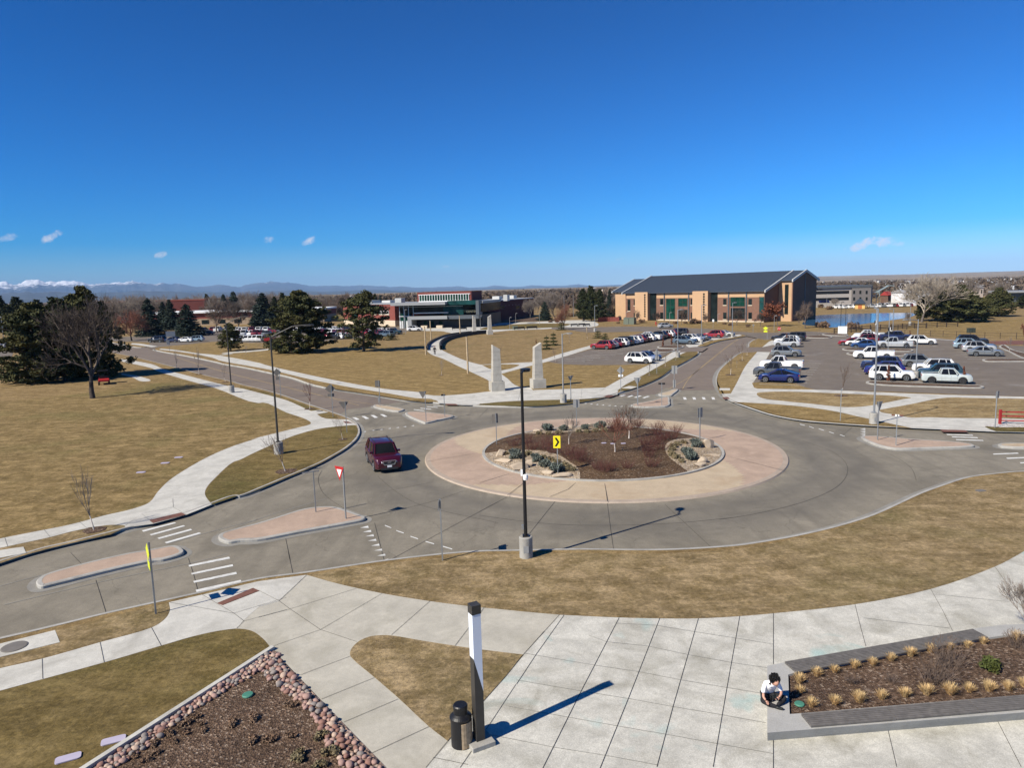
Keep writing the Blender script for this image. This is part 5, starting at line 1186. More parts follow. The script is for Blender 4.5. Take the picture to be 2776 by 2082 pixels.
# young street trees with pale wrapped trunks
def sapling_maker(seed, mat='twig_grey', full=.5, up=.8):
    def f():
        r = empty('young_tree'); rng = random.Random(seed); T, B = grow(rng, 4.0, full, 4, r0=.045, first=.42, upr=up, wob=.12, minr=.008, split=2)
        meshobj('trunk', tubes_mesh(T, M['bark_pale'], 6, 'trunk'), r); meshobj('crown', tubes_mesh(B, M[mat], 3, 'crown'), r)
        st = MB(); n = 14; rg = random.Random(seed + 1)
        ring = [(math.cos(6.283 * i / n) * .75 * rg.uniform(.8, 1.1), math.sin(6.283 * i / n) * .75 * rg.uniform(.8, 1.1)) for i in range(n)]
        st.prism(ring, .012, .035); st.build('mulch_ring', M['mulch'], r); return r
    return f
gs = 'young street trees with pale trunks'
S_ = [('s1', 'F', 805, 1225, 655, 'thin young tree with one low side branch by the left footway', .9), ('s2', 'G', 392, 880, 545, 'young tree on the verge right in front of the drum-based lamp', 1.5), ('s3', 'G', 600, 345, 100, 'bushy young tree with an upright reddish crown by the north-west road', 1.1),
      ('s1', 'A', 1513, 942, 770, 'first young tree along the north-west road from the left', .7), ('s1', 'A', 1705, 995, 755, 'second young tree along the north-west road from the left', .7), ('s1', 'A', 1930, 1062, 880, 'third young tree along the north-west road from the left', .8),
      ('s2', 'G', 882, 605, 385, 'young tree with stakes at the tip of the kerbed verge', 1.0), ('s1', 'B', 210, 822, 765, 'short young tree left of the drum-based lamps on the far lawn', .8), ('s1', 'B', 345, 752, 690, 'short young tree near the far parked cars', .8),
      ('s1', 'C', 305, 1003, 850, 'young tree on the mown lawn left of the obelisks', .9), ('s2', 'C', 808, 872, 742, 'young tree just behind the left near obelisk', .9), ('s2', 'C', 1283, 890, 760, 'young tree beside the left lot footway', .9), ('s1', 'C', 1545, 920, 862, 'short young tree on the lawn before the left lot', .9),
      ('s1', 'C', 1398, 725, 640, 'thin young tree on the dry slope', .7), ('s1', 'C', 1558, 692, 590, 'thin young tree on the dry slope nearer the lot', .8), ('s1', 'D', 505, 1005, 880, 'young tree before the diamond sign of the left footway', 1.0), ('s1', 'D', 643, 930, 780, 'young tree beside the drum-based lamp of the left footway', .9),
      ('s1', 'D', 733, 875, 760, 'young tree next to the lamp drum by the left footway', .7), ('s2', 'D', 1203, 1000, 780, 'young tree in the right-hand verge nearest the crossing', 1.1), ('s1', 'D', 1253, 935, 868, 'short staked young tree in the right-hand verge', .8), ('s2', 'D', 1303, 878, 715, 'young tree farther up the right-hand verge', 1.0),
      ('s1', 'D', 1343, 835, 690, 'young tree at the top of the right-hand verge', .8), ('s1', 'D', 990, 725, 665, 'young tree by the bend in the verge of the left footway', .7), ('s1', 'D', 1058, 710, 640, 'second young tree by the bend of the left footway', .7), ('s1', 'D', 1420, 735, 660, 'young tree in the upper verge before the crossing', .7),
      ('s2', 'E', 645, 1180, 880, 'young tree on the lawn before the right lot', 1.0), ('s1', 'E', 790, 800, 745, 'little staked tree in the narrow island', .8), ('s1', 'E', 2087, 805, 660, 'young tree in the mulch island of the far right lot', .9), ('s1', 'E', 1955, 762, 690, 'pale staked tree at the corner of the far right lot', .7),
      ('s1', 'E', 460, 668, 590, 'young tree at the corner bed near the blank white board', .7), ('s1', 'A', 2108, 822, 735, 'short young tree behind the second drum-based lamp', .8)]
SM = {'s1': sapling_maker(3, 'twig_grey', .45), 's2': sapling_maker(8, 'twig', .75, 1.0), 's3': sapling_maker(12, 'twig_red', .6, 1.6)}
for i, (kk, k, u, v, vt, lb, w) in enumerate(S_):
    misc(kk, SM[kk], 4.0, k, u, v, vt, lb, group=gs, wide=w)
# the three trees of the planted island
def island_tree(k, u, v, vt, label, seed, wide, mat='twig_red', pale=True):
    g = at(k, u, v, .3); z = domez(g.x, g.y); g = at(k, u, v, z); h = hz(k, u, v, vt, z)
    T, B = grow(random.Random(seed), h, .95, 5, r0=.055, first=.34, split=2, upr=.6, wob=.14, minr=.009, dens=1.15)
    r = empty('birch_tree' if pale else 'young_tree', g, 0, label, 'tree', 'trees on the planted island'); r.scale = (wide, wide, 1)
    meshobj('trunk', tubes_mesh(T, M['bark_pale'], 7, 'trunk'), r); meshobj('crown', tubes_mesh(B, M[mat], 3, 'crown'), r)
island_tree('H', 1160, 710, 345, 'white-trunked leafless tree in the middle of the planted island', 5, 1.0, 'twig_rust')
island_tree('H', 1280, 597, 288, 'farther white-trunked leafless tree on the planted island', 9, 1.1, 'twig')
island_tree('H', 765, 645, 340, 'staked thin leafless tree behind the chevron sign on the planted island', 15, .7, 'twig_grey', False)
# shrubs
def stems_maker(name, seed, n, H, W, mat, minr=.006, lv=2):
    def f():
        rng = random.Random(seed); segs = []
        for i in range(n):
            a = rng.random() * 6.283; q = rng.random() ** .5 * W * .28; b = Vector((math.cos(a) * q, math.sin(a) * q, 0)); out = Vector((math.cos(a), math.sin(a), 0)) * rng.uniform(.1, .9) * (W / H) * .6
            d = (Vector((0, 0, 1)) + out + Vector((rng.gauss(0, .15), rng.gauss(0, .15), 0))).normalized(); L = H * rng.uniform(.6, 1.05); p = b
            for s in range(3):
                d2 = (d + Vector((rng.gauss(0, .12), rng.gauss(0, .12), rng.gauss(0, .08)))).normalized(); q2 = p + d2 * L / 3
                segs.append((tuple(p), minr * (1.6 - s * .3), tuple(q2), minr * (1.3 - s * .3)))
                for _ in range(lv):
                    d3 = (d2 + Vector((rng.gauss(0, .5), rng.gauss(0, .5), rng.gauss(.1, .3)))).normalized(); segs.append((tuple(q2), minr * .9, tuple(q2 + d3 * L * rng.uniform(.12, .3)), minr * .6))
                p = q2
        r = meshobj(name, tubes_mesh(segs, M[mat], 3, name)); return r
    return f
def mound_maker(name, seed, W, H, mat, n, size, lobes=5):
    def f():
        rng = np.random.default_rng(seed); C = []; R = []
        for i in range(lobes * 3): a = rng.random() * 6.28; q = rng.random() ** .6 * W * .33; C.append((math.cos(a) * q, math.sin(a) * q, H * rng.uniform(.2, .62))); R.append((W * .2, W * .2, H * .32))
        V, F = leaf_quads(rng, np.array(C), np.array(R), n, size); V[:, 2] = np.maximum(V[:, 2], .0); return meshobj(name, raw_mesh(name, V, F, M[mat]))
    return f
def tuft_maker(name, seed, mat, n, H, W, wid=.01):
    def f():
        rng = np.random.default_rng(seed); V = []; 
        for i in range(n):
            a = rng.random() * 6.28; q = rng.random() * W * .18; b = np.array([math.cos(a) * q, math.sin(a) * q, 0]); a2 = a + rng.normal() * .5; t = rng.random() ** .7 * W * .5; h = H * rng.uniform(.55, 1.0) * (1 - .35 * t / (W * .5))
            e = b + np.array([math.cos(a2) * t, math.sin(a2) * t, h]); m_ = (b + e) / 2 + np.array([0, 0, h * .12]); s = np.array([-math.sin(a2), math.cos(a2), 0]) * wid
            V += [b - s, b + s, m_ + s * .8, m_ - s * .8, m_ - s * .8, m_ + s * .8, e + s * .25, e - s * .25]
        V = np.array(V); return meshobj(name, raw_mesh(name, V, np.arange(len(V)).reshape(-1, 4), M[mat]))
    return f
def shrub(key, mk, k, u, v, sc, label, group=None, z=None, cat='shrub'):
    g = at(k, u, v, .2 if z is None else z)
    if z is None: g = at(k, u, v, domez(g.x, g.y)); g.z -= .0
    return put(key, mk, g, (u * .7 + v) % 6.28, sc, label, cat, group)
redm = stems_maker('red_shrub', 21, 48, .85, 1.5, 'twig_red', .006)
gR = 'red-stemmed shrubs on the planted island'
for i, (u, v, s) in enumerate([(290, 660, 1), (400, 640, 1.1), (450, 690, 1.1), (560, 690, 1.1), (600, 650, 1.1), (630, 720, 1), (750, 740, 1.1), (800, 780, 1.1), (860, 745, .9), (900, 800, 1), (1010, 860, .9), (1060, 880, 1), (1110, 870, .9), (1270, 850, .8), (1480, 835, .9), (1440, 700, 1.1), (1500, 640, 1.1), (1560, 610, 1.2), (1640, 600, 1.1), (1500, 560, 1.1), (1430, 650, 1), (1180, 510, 1.1), (1140, 540, 1), (1240, 520, 1.1), (1340, 500, 1.1), (1370, 490, 1), (1520, 520, 1.0), (1560, 690, 1), (1450, 750, .9), (940, 640, .0)]):
    if s: shrub('red', redm, 'H', u, v, s * (.8 + .04 * (i % 5)), 'red-stemmed leafless shrub among the mulch of the planted island', gR)
for i, (k, u, v, s, lb) in enumerate([('H', 1170, 520, 1.3, 'dense purple-red shrub between the two white-trunked trees'), ('H', 1680, 540, .8, 'pale wispy shrub at the back rim of the planted island')]):
    shrub('red', redm, k, u, v, s, lb, None)
jun = mound_maker('juniper_shrub', 31, .98, .6, 'juniper', 1500, .045)
for u, v, s, lb in [(308, 765, 1.25, 'dark blue-green shrub at the left end of the left gravel bed'), (488, 790, 1.0, 'blue-green shrub just behind the tall black lamp on the gravel'), (560, 838, .95, 'small blue-green shrub left of the chevron sign post'), (660, 885, 1.25, 'large blue-green shrub at the foot of the chevron sign'),
                    (584, 530, 1.2, 'blue-green shrub at the left of the back gravel bed'), (905, 520, .9, 'blue-green shrub in the middle of the back gravel bed'), (1035, 512, 1.2, 'pale blue-green shrub at the right of the back gravel bed'), (1855, 668, 1.15, 'blue-green shrub beside the upright boulder'), (1780, 735, 1.05, 'blue-green shrub in the centre of the right gravel bed'), (1815, 780, 1.15, 'blue-green shrub above the low boulders of the right gravel bed'), (722, 530, .95, 'blue-green shrub behind the thin staked tree')]:
    shrub('jun', jun, 'H', u, v, s, lb, 'blue-green shrubs in the gravel beds')
tuf = mound_maker('grass_tuft', 41, .75, .42, 'sagegrass', 700, .035, 3)
gT = 'olive grass tufts edging the gravel beds'
for i, (u, v) in enumerate([(550, 768), (610, 785), (655, 805), (720, 835), (765, 850), (790, 875), (745, 872), (420, 740), (225, 735), (1750, 640), (1700, 655), (1660, 675), (1650, 700), (1645, 725), (1655, 748), (1690, 768), (1735, 800), (510, 560), (600, 565), (680, 560), (850, 545), (915, 548), (990, 540), (1060, 535)]):
    shrub('tuf', tuf, 'H', u, v, .8 + .06 * (i % 4), 'rounded olive grass tuft edging a gravel bed of the planted island', gT, cat='grass tuft')
# boulders
def boulder(k, u, v, sx, sy, sz, rz, label, seed):
    g = at(k, u, v, .1); z = domez(g.x, g.y); g = at(k, u, v, z); bm = bmesh.new(); sx *= .72; sy *= .72; sz *= .8; bmesh.ops.create_icosphere(bm, subdivisions=3, radius=.5); rng = random.Random(seed)
    pl = [(Vector((rng.gauss(0, 1), rng.gauss(0, 1), rng.gauss(0, 1))).normalized(), rng.uniform(.27, .40)) for _ in range(13)]
    for v_ in bm.verts:
        for n, d in pl:
            e = v_.co.dot(n) - d
            if e > 0: v_.co -= n * e
        v_.co = Vector((v_.co.x * sx * 1.25, v_.co.y * sy * 1.25, v_.co.z * sz * 1.25))
    me = bpy.data.meshes.new('boulder'); bm.to_mesh(me); bm.free(); me.materials.append(M['boulder'])
    tag(meshobj('boulder', me, None, (g.x, g.y, z + sz * .22), rz), label, 'boulder', 'sandstone boulders on the planted island')
for a in [('H', 180, 745, 1.0, .6, .8, .3, 'upright sandstone block at the left tip of the left gravel bed'), ('H', 205, 795, 1.9, .7, .4, -.3, 'long low sandstone slab on the left gravel bed'), ('H', 350, 860, 1.9, 1.0, .7, .3, 'large sandstone boulder at the foot of the tall black lamp'), ('H', 425, 835, .9, .8, .7, .9, 'sandstone boulder just right of the tall black lamp'), ('H', 592, 900, 1.3, .6, .4, -.4, 'flat sandstone slab left of the chevron sign'), ('H', 700, 925, 1.7, .8, .5, .1, 'flat sandstone slab right of the chevron sign'),
          ('H', 1958, 675, 1.1, .8, 1.2, .2, 'tall upright boulder casting a shadow on the right gravel bed'), ('H', 2000, 745, 1.4, .5, .3, -.1, 'long pale flat slab on the right gravel bed'), ('H', 1908, 800, 1.2, .7, .6, .5, 'dark-sided boulder on the right gravel bed'), ('H', 1888, 835, 1.2, .6, .5, .0, 'boulder nearest the kerb of the right gravel bed'), ('H', 505, 540, 1.1, .6, .5, .2, 'boulder at the left end of the back gravel bed'), ('H', 775, 510, 1.2, .5, .5, .1, 'square boulder near the twin-panel sign post'), ('H', 950, 505, 1.0, .6, .6, .3, 'boulder between shrubs on the back gravel bed')]:
    boulder(*a[:7], a[7], hash(a[1]) % 97)
# landscaping shrubs at the big brick building
sh = mound_maker('dry_shrub', 51, 2.2, 1.3, 'dry_shrub', 900, .11)
gL = 'brown shrubs in the beds before the buildings'
for k, u, v, s, lb in [('D', 440, 555, 1.2, 'brown shrub near the green utility cabinet'), ('D', 660, 565, .7, ''), ('D', 730, 562, .8, ''), ('D', 815, 562, .7, ''), ('D', 885, 562, 1.5, 'big brown shrub beside the tan pier of the brick building'), ('D', 930, 560, 1.0, ''), ('D', 1150, 568, .7, ''), ('D', 1200, 580, .8, ''), ('D', 240, 560, .6, ''), ('D', 1350, 590, .7, ''), ('D', 1530, 545, 1, ''), ('D', 2000, 598, 1.6, 'pinkish bare shrub at the pond edge right of the brick building'), ('D', 1960, 590, 1.3, ''),
                       ('C', 1290, 548, 1.2, ''), ('C', 1240, 550, .8, ''), ('C', 1420, 500, 1.4, ''), ('C', 1560, 520, 1.4, ''), ('D', 180, 510, 1.6, ''), ('D', 130, 505, 1.4, ''), ('E', 745, 605, 1.6, 'low brown shrubs behind the blank white board'), ('E', 470, 425, 1.5, ''), ('E', 545, 440, 1.4, 'green-brown shrub by the light pole of the parking structure')]:
    shrub('shr', sh, k, u, v, s, lb or 'small brown landscaping shrub before a building', gL, z=0)
# ------------------------------------------------------------------ buildings
class Bld:
    def __init__(s, name, P, d, label, cat='building', group=None):
        s.P = Vector((P[0], P[1], 0)); L = math.hypot(*d); s.d = (d[0] / L, d[1] / L); s.root = empty(name, s.P, math.atan2(s.d[1], s.d[0]), label, cat, group)
    def pl(s, k, u, v, off=0.0):   # local (s,z) on the facade plane moved off inwards
        q = (s.P.x - s.d[1] * off, s.P.y + s.d[0] * off); return onplane(k, u, v, q, s.d)
    def box(s, name, mat, x0, x1, y0, y1, z0, z1, parent=None, bevel=0):
        return MB().box(min(x0, x1), max(x0, x1), min(y0, y1), max(y0, y1), min(z0, z1), max(z0, z1)).build(name, mat, parent or s.root)
    def rect(s, name, mat, k, u0, v0, u1, v1, proud=.06, off=0.0, depth=.3, parent=None, z0=None):
        a = s.pl(k, u0, (v0 + v1) / 2, off); b = s.pl(k, u1, (v0 + v1) / 2, off); um = (u0 + u1) / 2
        t_ = s.pl(k, um, v0, off)[1]; bo = s.pl(k, um, v1, off)[1] if z0 is None else z0
        return s.box(name, mat, a[0], b[0], off - proud, off + depth, bo, t_, parent)
    def window(s, k, u0, v0, u1, v1, mat='glass', off=0.0, frame='bronze', mull=0, tr=0, sill=True, proud=.05):
        a = s.pl(k, u0, (v0 + v1) / 2, off)[0]; b = s.pl(k, u1, (v0 + v1) / 2, off)[0]; um = (u0 + u1) / 2; z1 = s.pl(k, um, v0, off)[1]; z0 = s.pl(k, um, v1, off)[1]
        w = s.box('window', M[mat], a, b, off - proud, off + .1, z0, z1)
        f = MB(); t = .09; y0 = off - proud - .05; y1 = off - proud
        f.box(a - .02, a + t, y0, y1, z0, z1); f.box(b - t, b + .02, y0, y1, z0, z1); f.box(a + t, b - t, y0, y1, z1 - t, z1); f.box(a + t, b - t, y0, y1, z0, z0 + t)
        for i in range(mull): x = a + (b - a) * (i + 1) / (mull + 1); f.box(x - .035, x + .035, y0 + .004, y1, z0 + t, z1 - t)
        for i in range(tr): z = z0 + (z1 - z0) * (i + 1) / (tr + 1); f.box(a + t, b - t, y0 + .008, y1, z - .035, z + .035)
        f.build('frame', M[frame], w)
        if sill: s.box('sill', M['stone'], a - .1, b + .1, off - .14, off + .02, z0 - .28, z0 - .002, w)
        return w
def text(body, size, mat, parent, loc, rot, name='lettering', ext=.02):
    c = bpy.data.curves.new(name, 'FONT'); c.body = body; c.size = size; c.extrude = ext; c.align_x = 'CENTER'; c.align_y = 'CENTER'
    o = bpy.data.objects.new(name, c); COL.objects.link(o); bpy.context.view_layer.update()
    me = bpy.data.meshes.new_from_object(o.evaluated_get(bpy.context.evaluated_depsgraph_get())); bpy.data.objects.remove(o); me.materials.clear(); me.materials.append(mat)
    o = meshobj(name, me, parent, loc); o.rotation_euler = rot; return o
# --- big brick building with the long metal roof
dB = (.655, -.756)
B1 = Bld('brick_office_building', (37.7, 262), dB, 'long two-storey brown and tan brick building with a dark metal pitched roof')
def S1(u): return B1.pl('D', u, 420)[0]
xa, xb = S1(303), S1(1492); DEP = 16.0; EZ = 9.7; RZ = 15.3; yb = 8.4
B1.box('wall', M['brick'], xa, xb, 0, 2 * DEP, 0, EZ - .05)
gz = lambda y: EZ + (RZ - EZ) * y / DEP
# gable triangles at both ends of the main block
for x in (xa + .02, xb - .32):
    mb = MB(); P0 = [(x, .0, EZ - .05), (x, DEP, RZ - .25), (x, 2 * DEP, EZ - .05)]; P1 = [(x + .3, p[1], p[2]) for p in P0]; mb.add(P0 + P1, [(0, 1, 2), (5, 4, 3), (0, 3, 4, 1), (1, 4, 5, 2), (0, 2, 5, 3)]); mb.build('gable_wall', M['brick'], B1.root)
# end bay with the tall gable, set back from the main front
xe = xb + 4.2; ezb = gz(yb)
B1.box('end_bay_wall', M['brick_tan'], xb + .01, xe, yb, yb + .4, 0, ezb - .05)
B1.box('end_bay_wall', M['brick'], xb + .01, xe - .01, yb + .41, 2 * DEP - yb, 0, ezb - .05)
mb = MB(); x = xe
P0 = [(x, yb, 0), (x, yb, ezb), (x, DEP, RZ - .1), (x, 2 * DEP - yb, ezb), (x, 2 * DEP - yb, 0)]; P1 = [(x + .35, p[1], p[2]) for p in P0]
mb.add(P0 + P1, [(0, 1, 2, 3, 4), (9, 8, 7, 6, 5), (0, 5, 6, 1), (1, 6, 7, 2), (2, 7, 8, 3), (3, 8, 9, 4), (4, 9, 5, 0)]); mb.build('gable_wall', M['brick'], B1.root)
B1.box('downpipe', M['dark_panel'], xe + .35, xe + .47, DEP - .15, DEP + .15, 0, RZ - 1.0)
B1.box('end_bay_window', M['glass'], B1.pl('D', 1666, 350, yb)[0], B1.pl('D', 1698, 350, yb)[0], yb - .05, yb + .05, B1.pl('D', 1680, 480, yb)[1], B1.pl('D', 1680, 225, yb)[1])
# roof, two slopes, with standing seams
def slope(x0, x1, y0, z0, y1, z1, t=.25):
    return MB().add([(x0, y0, z0), (x1, y0, z0), (x1, y1, z1), (x0, y1, z1), (x0, y0, z0 + t), (x1, y0, z0 + t), (x1, y1, z1 + t), (x0, y1, z1 + t)], [(0, 3, 2, 1), (4, 5, 6, 7), (0, 1, 5, 4), (1, 2, 6, 5), (2, 3, 7, 6), (3, 0, 4, 7)])
rf = slope(xa - .6, xb + .5, -.9, gz(-.9), DEP, RZ); o = rf.build('roof', M['roof_metal'], B1.root)
sm = MB(); x = xa - .4
while x < xb + .4:
    sm.add([(x, -.9, gz(-.9) + .25), (x + .07, -.9, gz(-.9) + .25), (x + .07, DEP, RZ + .25), (x, DEP, RZ + .25), (x, -.9, gz(-.9) + .34), (x + .07, -.9, gz(-.9) + .34), (x + .07, DEP, RZ + .34), (x, DEP, RZ + .34)], [(4, 5, 6, 7), (0, 1, 5, 4), (1, 2, 6, 5), (3, 0, 4, 7)]); x += .85
sm.build('roof_seams', plain('seam_metal', (.10, .115, .14), .4), o)
slope(xb + .5, xe + .5, yb - .7, gz(yb - .7), DEP, RZ).build('roof', M['roof_metal'], B1.root)
slope(xa - .6, xb + .5, 2 * DEP + .9, gz(-.9), DEP, RZ).build('roof', M['roof_metal'], B1.root)
slope(xb + .5, xe + .5, 2 * DEP - yb + .7, gz(yb - .7), DEP, RZ).build('roof', M['roof_metal'], B1.root)
for nm, x, y0 in (('a', xb + .5, -1.1), ('b', xe + .5, yb - 1.0), ('c', xa - .95, -1.1)):
    mb = slope(x, x + .38, y0, gz(y0) - .25, DEP, RZ - .25, .75); mb.build('verge_board', M['fascia'], B1.root)
slope(xe + .5, xe + .88, 2 * DEP - yb + 1.0, gz(yb - 1.0) - .25, DEP, RZ - .25, .75).build('verge_board', M['fascia'], B1.root)
# left bay, lower and set back
xl = S1(203); B1.box('left_bay_wall', M['brick_tan'], xl - 1.0, S1(288), 2.0, 14, 0, 9.6)
B1.box('left_bay_recess', M['glass'], S1(288), xa, 1.5, 10, 0, 9.0)
slope(xl - 1.6, xa - .98, 1.2, 9.9, DEP - 2, 9.9 + (RZ - EZ) * (DEP - 3.2) / DEP).build('roof', M['roof_metal'], B1.root)
slope(xl - 1.95, xl - 1.6, 1.0, 9.7, DEP - 2, 9.7 + (RZ - EZ) * (DEP - 3.2) / DEP, .6).build('verge_board', M['fascia'], B1.root)
# facade: tan band, piers, recesses
zc = B1.pl('D', 1000, 338)[1]; zb = B1.pl('D', 750, 526)[1]
for u0, u1 in ((312, 404), (570, 634), (642, 843), (850, 903), (1093, 1183), (1190, 1335), (1345, 1490)): B1.box('tan_band', M['brick_tan'], S1(u0), S1(u1), -.07, .1, zc, EZ - .3)
for u0, u1, a in ((406, 514, 1.5), (902, 1034, 1.8)): B1.box('tan_pier', M['brick_tan'], S1(u0), S1(u1), -a, .2, 0, EZ + .15)
for u0, u1 in ((516, 566), (1036, 1090)): B1.box('glazed_recess', M['glass'], S1(u0), S1(u1), -.09, .1, 0, EZ - .2)
for u in (637, 846, 1187, 1339): B1.box('downpipe', M['dark_panel'], S1(u) - .18, S1(u) + .18, -.3, -.1, 0, EZ - .3)
for u0, u1 in ((570, 900), (1093, 1490)): B1.box('stone_base', M['stone'], S1(u0), S1(u1), -.12, .1, 0, zb)
for u0, u1 in ((600, 626), (862, 888), (1140, 1168), (1356, 1386)):
    B1.window('D', u0, 346, u1, 400); B1.window('D', u0, 464, u1, 522)
B1.window('D', 322, 352, 344, 450, proud=.09); B1.window('D', 374, 352, 398, 404, sill=True); B1.window('D', 374, 466, 398, 520)
B1.window('D', 651, 346, 727, 522, 'glass_green', mull=1, tr=2, sill=False); B1.window('D', 755, 344, 833, 412, 'glass_green', mull=1, tr=1, sill=False); B1.window('D', 757, 440, 833, 520, 'glass', mull=1, sill=False)
B1.window('D', 1202, 332, 1325, 412, 'glass_green', mull=2, tr=1, sill=False); B1.window('D', 1204, 425, 1325, 520, 'glass', mull=2, sill=False); B1.window('D', 1449, 328, 1488, 520, 'glass_teal', mull=0, tr=3, sill=False)
for u, off in ((468, -1.5), (974, -1.8)):
    a = B1.pl('D', u, 340, off)[0]
    for i in range(10):
        z = 1.2 + i * .82; B1.box('slot_window', M['glass'], a - .3, a + .3, off - .05, off + .05, z, z + .6)
# --- parking structure
Pg = at('E', 413, 424); Pc = at('E', 893, 412)
G1 = Bld('parking_structure', Pg, (Pc.x - Pg.x, Pc.y - Pg.y), 'grey parking structure with long open decks beyond the pond')
Lg = (Pc - Pg).length; zt = G1.pl('E', 893, 227)[1]; s0 = -28
G1.box('wall', M['brick_tan'] if False else plain('pale_precast', (.36, .33, .30), .8), s0, G1.pl('E', 733, 300)[0], 0, 30, 0, zt - 1.0)
G1.box('corner_tower', plain('grey_precast', (.17, .155, .145), .8), G1.pl('E', 733, 300)[0], Lg, -.6, 30, 0, zt - .5)
G1.box('parapet', M['dark_panel'], s0, Lg + .2, -.8, 30, zt - 1.0, zt)
G1.box('side_wall', plain('blue_black_cladding', (.012, .022, .045), .5), Lg + .01, Lg + .5, -.7, 30.2, 0, zt - .1)
for v0, v1 in ((280, 306), (338, 362)): G1.box('deck_opening', M['black'], s0, G1.pl('E', 713, 300)[0], -.05, .1, G1.pl('E', 560, v1)[1], G1.pl('E', 560, v0)[1])
for u in (756, 809, 863):
    for v0, v1 in ((277, 305), (333, 361)): G1.window('E', u - 8, v0, u + 8, v1, off=-.6, sill=False)
a = G1.pl('E', 437, 270); text('CENTER', 1.1, M['black'], G1.root, (a[0] + .5, -.1, a[1]), (math.pi / 2, 0, 0)); text('CARE', 1.1, M['black'], G1.root, (a[0] - 4.9, -.1, a[1]), (math.pi / 2, 0, 0))
# outside stair
st = MB(); y0 = 4.0; x0 = Lg + 1
for p in ((x0, y0), (x0 + 4.5, y0), (x0, y0 + 3), (x0 + 4.5, y0 + 3)): st.bar((p[0], p[1], 0), (p[0], p[1], 6.5), .2)
st.bar((x0, y0, .3), (x0 + 4.5, y0, 3), .14); st.bar((x0, y0, 3), (x0 + 4.5, y0, .3), .14); st.bar((x0, y0, 3.2), (x0 + 4.5, y0, 6), .14); st.bar((x0, y0, 6), (x0 + 4.5, y0, 3.2), .14)
st.box(x0 - .2, x0 + 4.8, y0 - .2, y0 + 3.2, 6, 6.25); st.bar((x0 + 4, y0 + 1.5, 6.2), (x0 + 9, y0 + 1.5, 9), 1.4, .3); st.box(x0 + 8.5, x0 + 11, y0, y0 + 3, 8.8, 9.05)
for z in (6.7, 7.2): st.bar((x0 - .2, y0 - .2, z), (x0 + 4.8, y0 - .2, z), .08)
st.build('stair', plain('stair_steel', (.25, .31, .32), .5), G1.root)
for i in range(4):
    a = G1.pl('E', 425 + i * 18, 388)[0]; MB().add([(a, -5, 2.2), (a + 1.8, -5, 2.2), (a + 1.8, -3.5, 3.4), (a, -3.5, 3.4)], [(0, 1, 2, 3)]).build('solar_panel', plain('solar', (.01, .015, .05), .2), G1.root)
# yellow hut
Ph = at('E', 766, 434); Pq = at('E', 848, 433)
Hh = Bld('pump_hut', Ph, (Pq.x - Ph.x, Pq.y - Ph.y), 'small yellow hut with an orange door on the far bank of the pond', 'hut'); Lh = (Pq - Ph).length; zh = Hh.pl('E', 800, 391)[1]
Hh.box('wall', plain('yellow_render', (.62, .42, .14), .8), 0, Lh, 0, 6, 0, zh); Hh.rect('door', plain('orange_door', (.42, .13, .04), .6), 'E', 790, 398, 823, 433, .05, z0=.02)
mb = MB(); mb.add([(-.6, -.6, zh), (Lh + .6, -.6, zh), (Lh + .6, 6.6, zh), (-.6, 6.6, zh), (1.2, 2.6, zh + 2), (Lh - 1.2, 2.6, zh + 2), (Lh - 1.2, 3.4, zh + 2), (1.2, 3.4, zh + 2)], [(0, 1, 5, 4), (1, 2, 6, 5), (2, 3, 7, 6), (3, 0, 4, 7), (4, 5, 6, 7), (0, 3, 2, 1)]); mb.build('roof', M['roof_metal'], Hh.root)
def house(k, u, v, wpx, hm, label, rz=0.0, wall=(.6, .58, .54), roof=(.12, .11, .11), group=None, cat='house', name='house', depth=None, rh=.45, win=True):
    g = at(k, u, v); W = wpx * VW[k][2] / FPX * g.length; D = depth or W * .8; r = empty(name, g, rz, label, cat, group)
    MB().box(-W / 2, W / 2, 0, D, 0, hm).build('wall', plain('house_wall', wall, .8), r)
    e = .35; H2 = hm + D * rh * .5
    mb = MB(); mb.add([(-W / 2 - e, -e, hm - .1), (W / 2 + e, -e, hm - .1), (W / 2 + e, D / 2, H2), (-W / 2 - e, D / 2, H2), (W / 2 + e, D + e, hm - .1), (-W / 2 - e, D + e, hm - .1)], [(0, 1, 2, 3), (3, 2, 4, 5), (0, 3, 5), (1, 4, 2), (0, 5, 4, 1)]); mb.build('roof', plain('house_roof', roof, .8), r)
    if win:
        for i in range(2): x = (-.25 + .5 * i) * W; MB().box(x - W * .07, x + W * .07, -.06, .05, hm * .45, hm * .8).build('window', M['glass'], r)
    return r
house('E', 1066, 398, 70, 4.5, 'red-roofed barn between the parking structure and the bare trees', .6, (.12, .07, .05), (.30, .035, .03), name='barn', cat='barn', rh=1.0, win=False)
house('E', 1232, 408, 100, 6, 'long white shed behind the pale cottonwood', 0, (.72, .72, .72), (.3, .3, .3), name='shed', cat='shed', depth=10, rh=.2)
house('E', 1830, 345, 60, 6, 'pale cream house between the two big pine clumps', .2, (.62, .52, .42), (.2, .19, .18))
o = Bld('park_pavilion', at('E', 2075, 400), (1, -.25), 'low dark pavilion with a flat grey roof at right beyond the field', 'pavilion')
o.box('wall', M['dark_panel'], 0, 30, 0, 12, 0, 5.0); o.box('roof', M['grey_panel'], -2.5, 32, -2.5, 14, 5.0, 5.7); o.box('terrace_wall', M['brick_red'], -4, 14, -8, -7.5, 0, 1.2)
house('E', 1460, 372, 90, 6, 'grey shed with a dark roof behind the broad pine clump', 0, (.3, .3, .3), (.08, .08, .09), name='shed', cat='shed', depth=15, rh=.3)
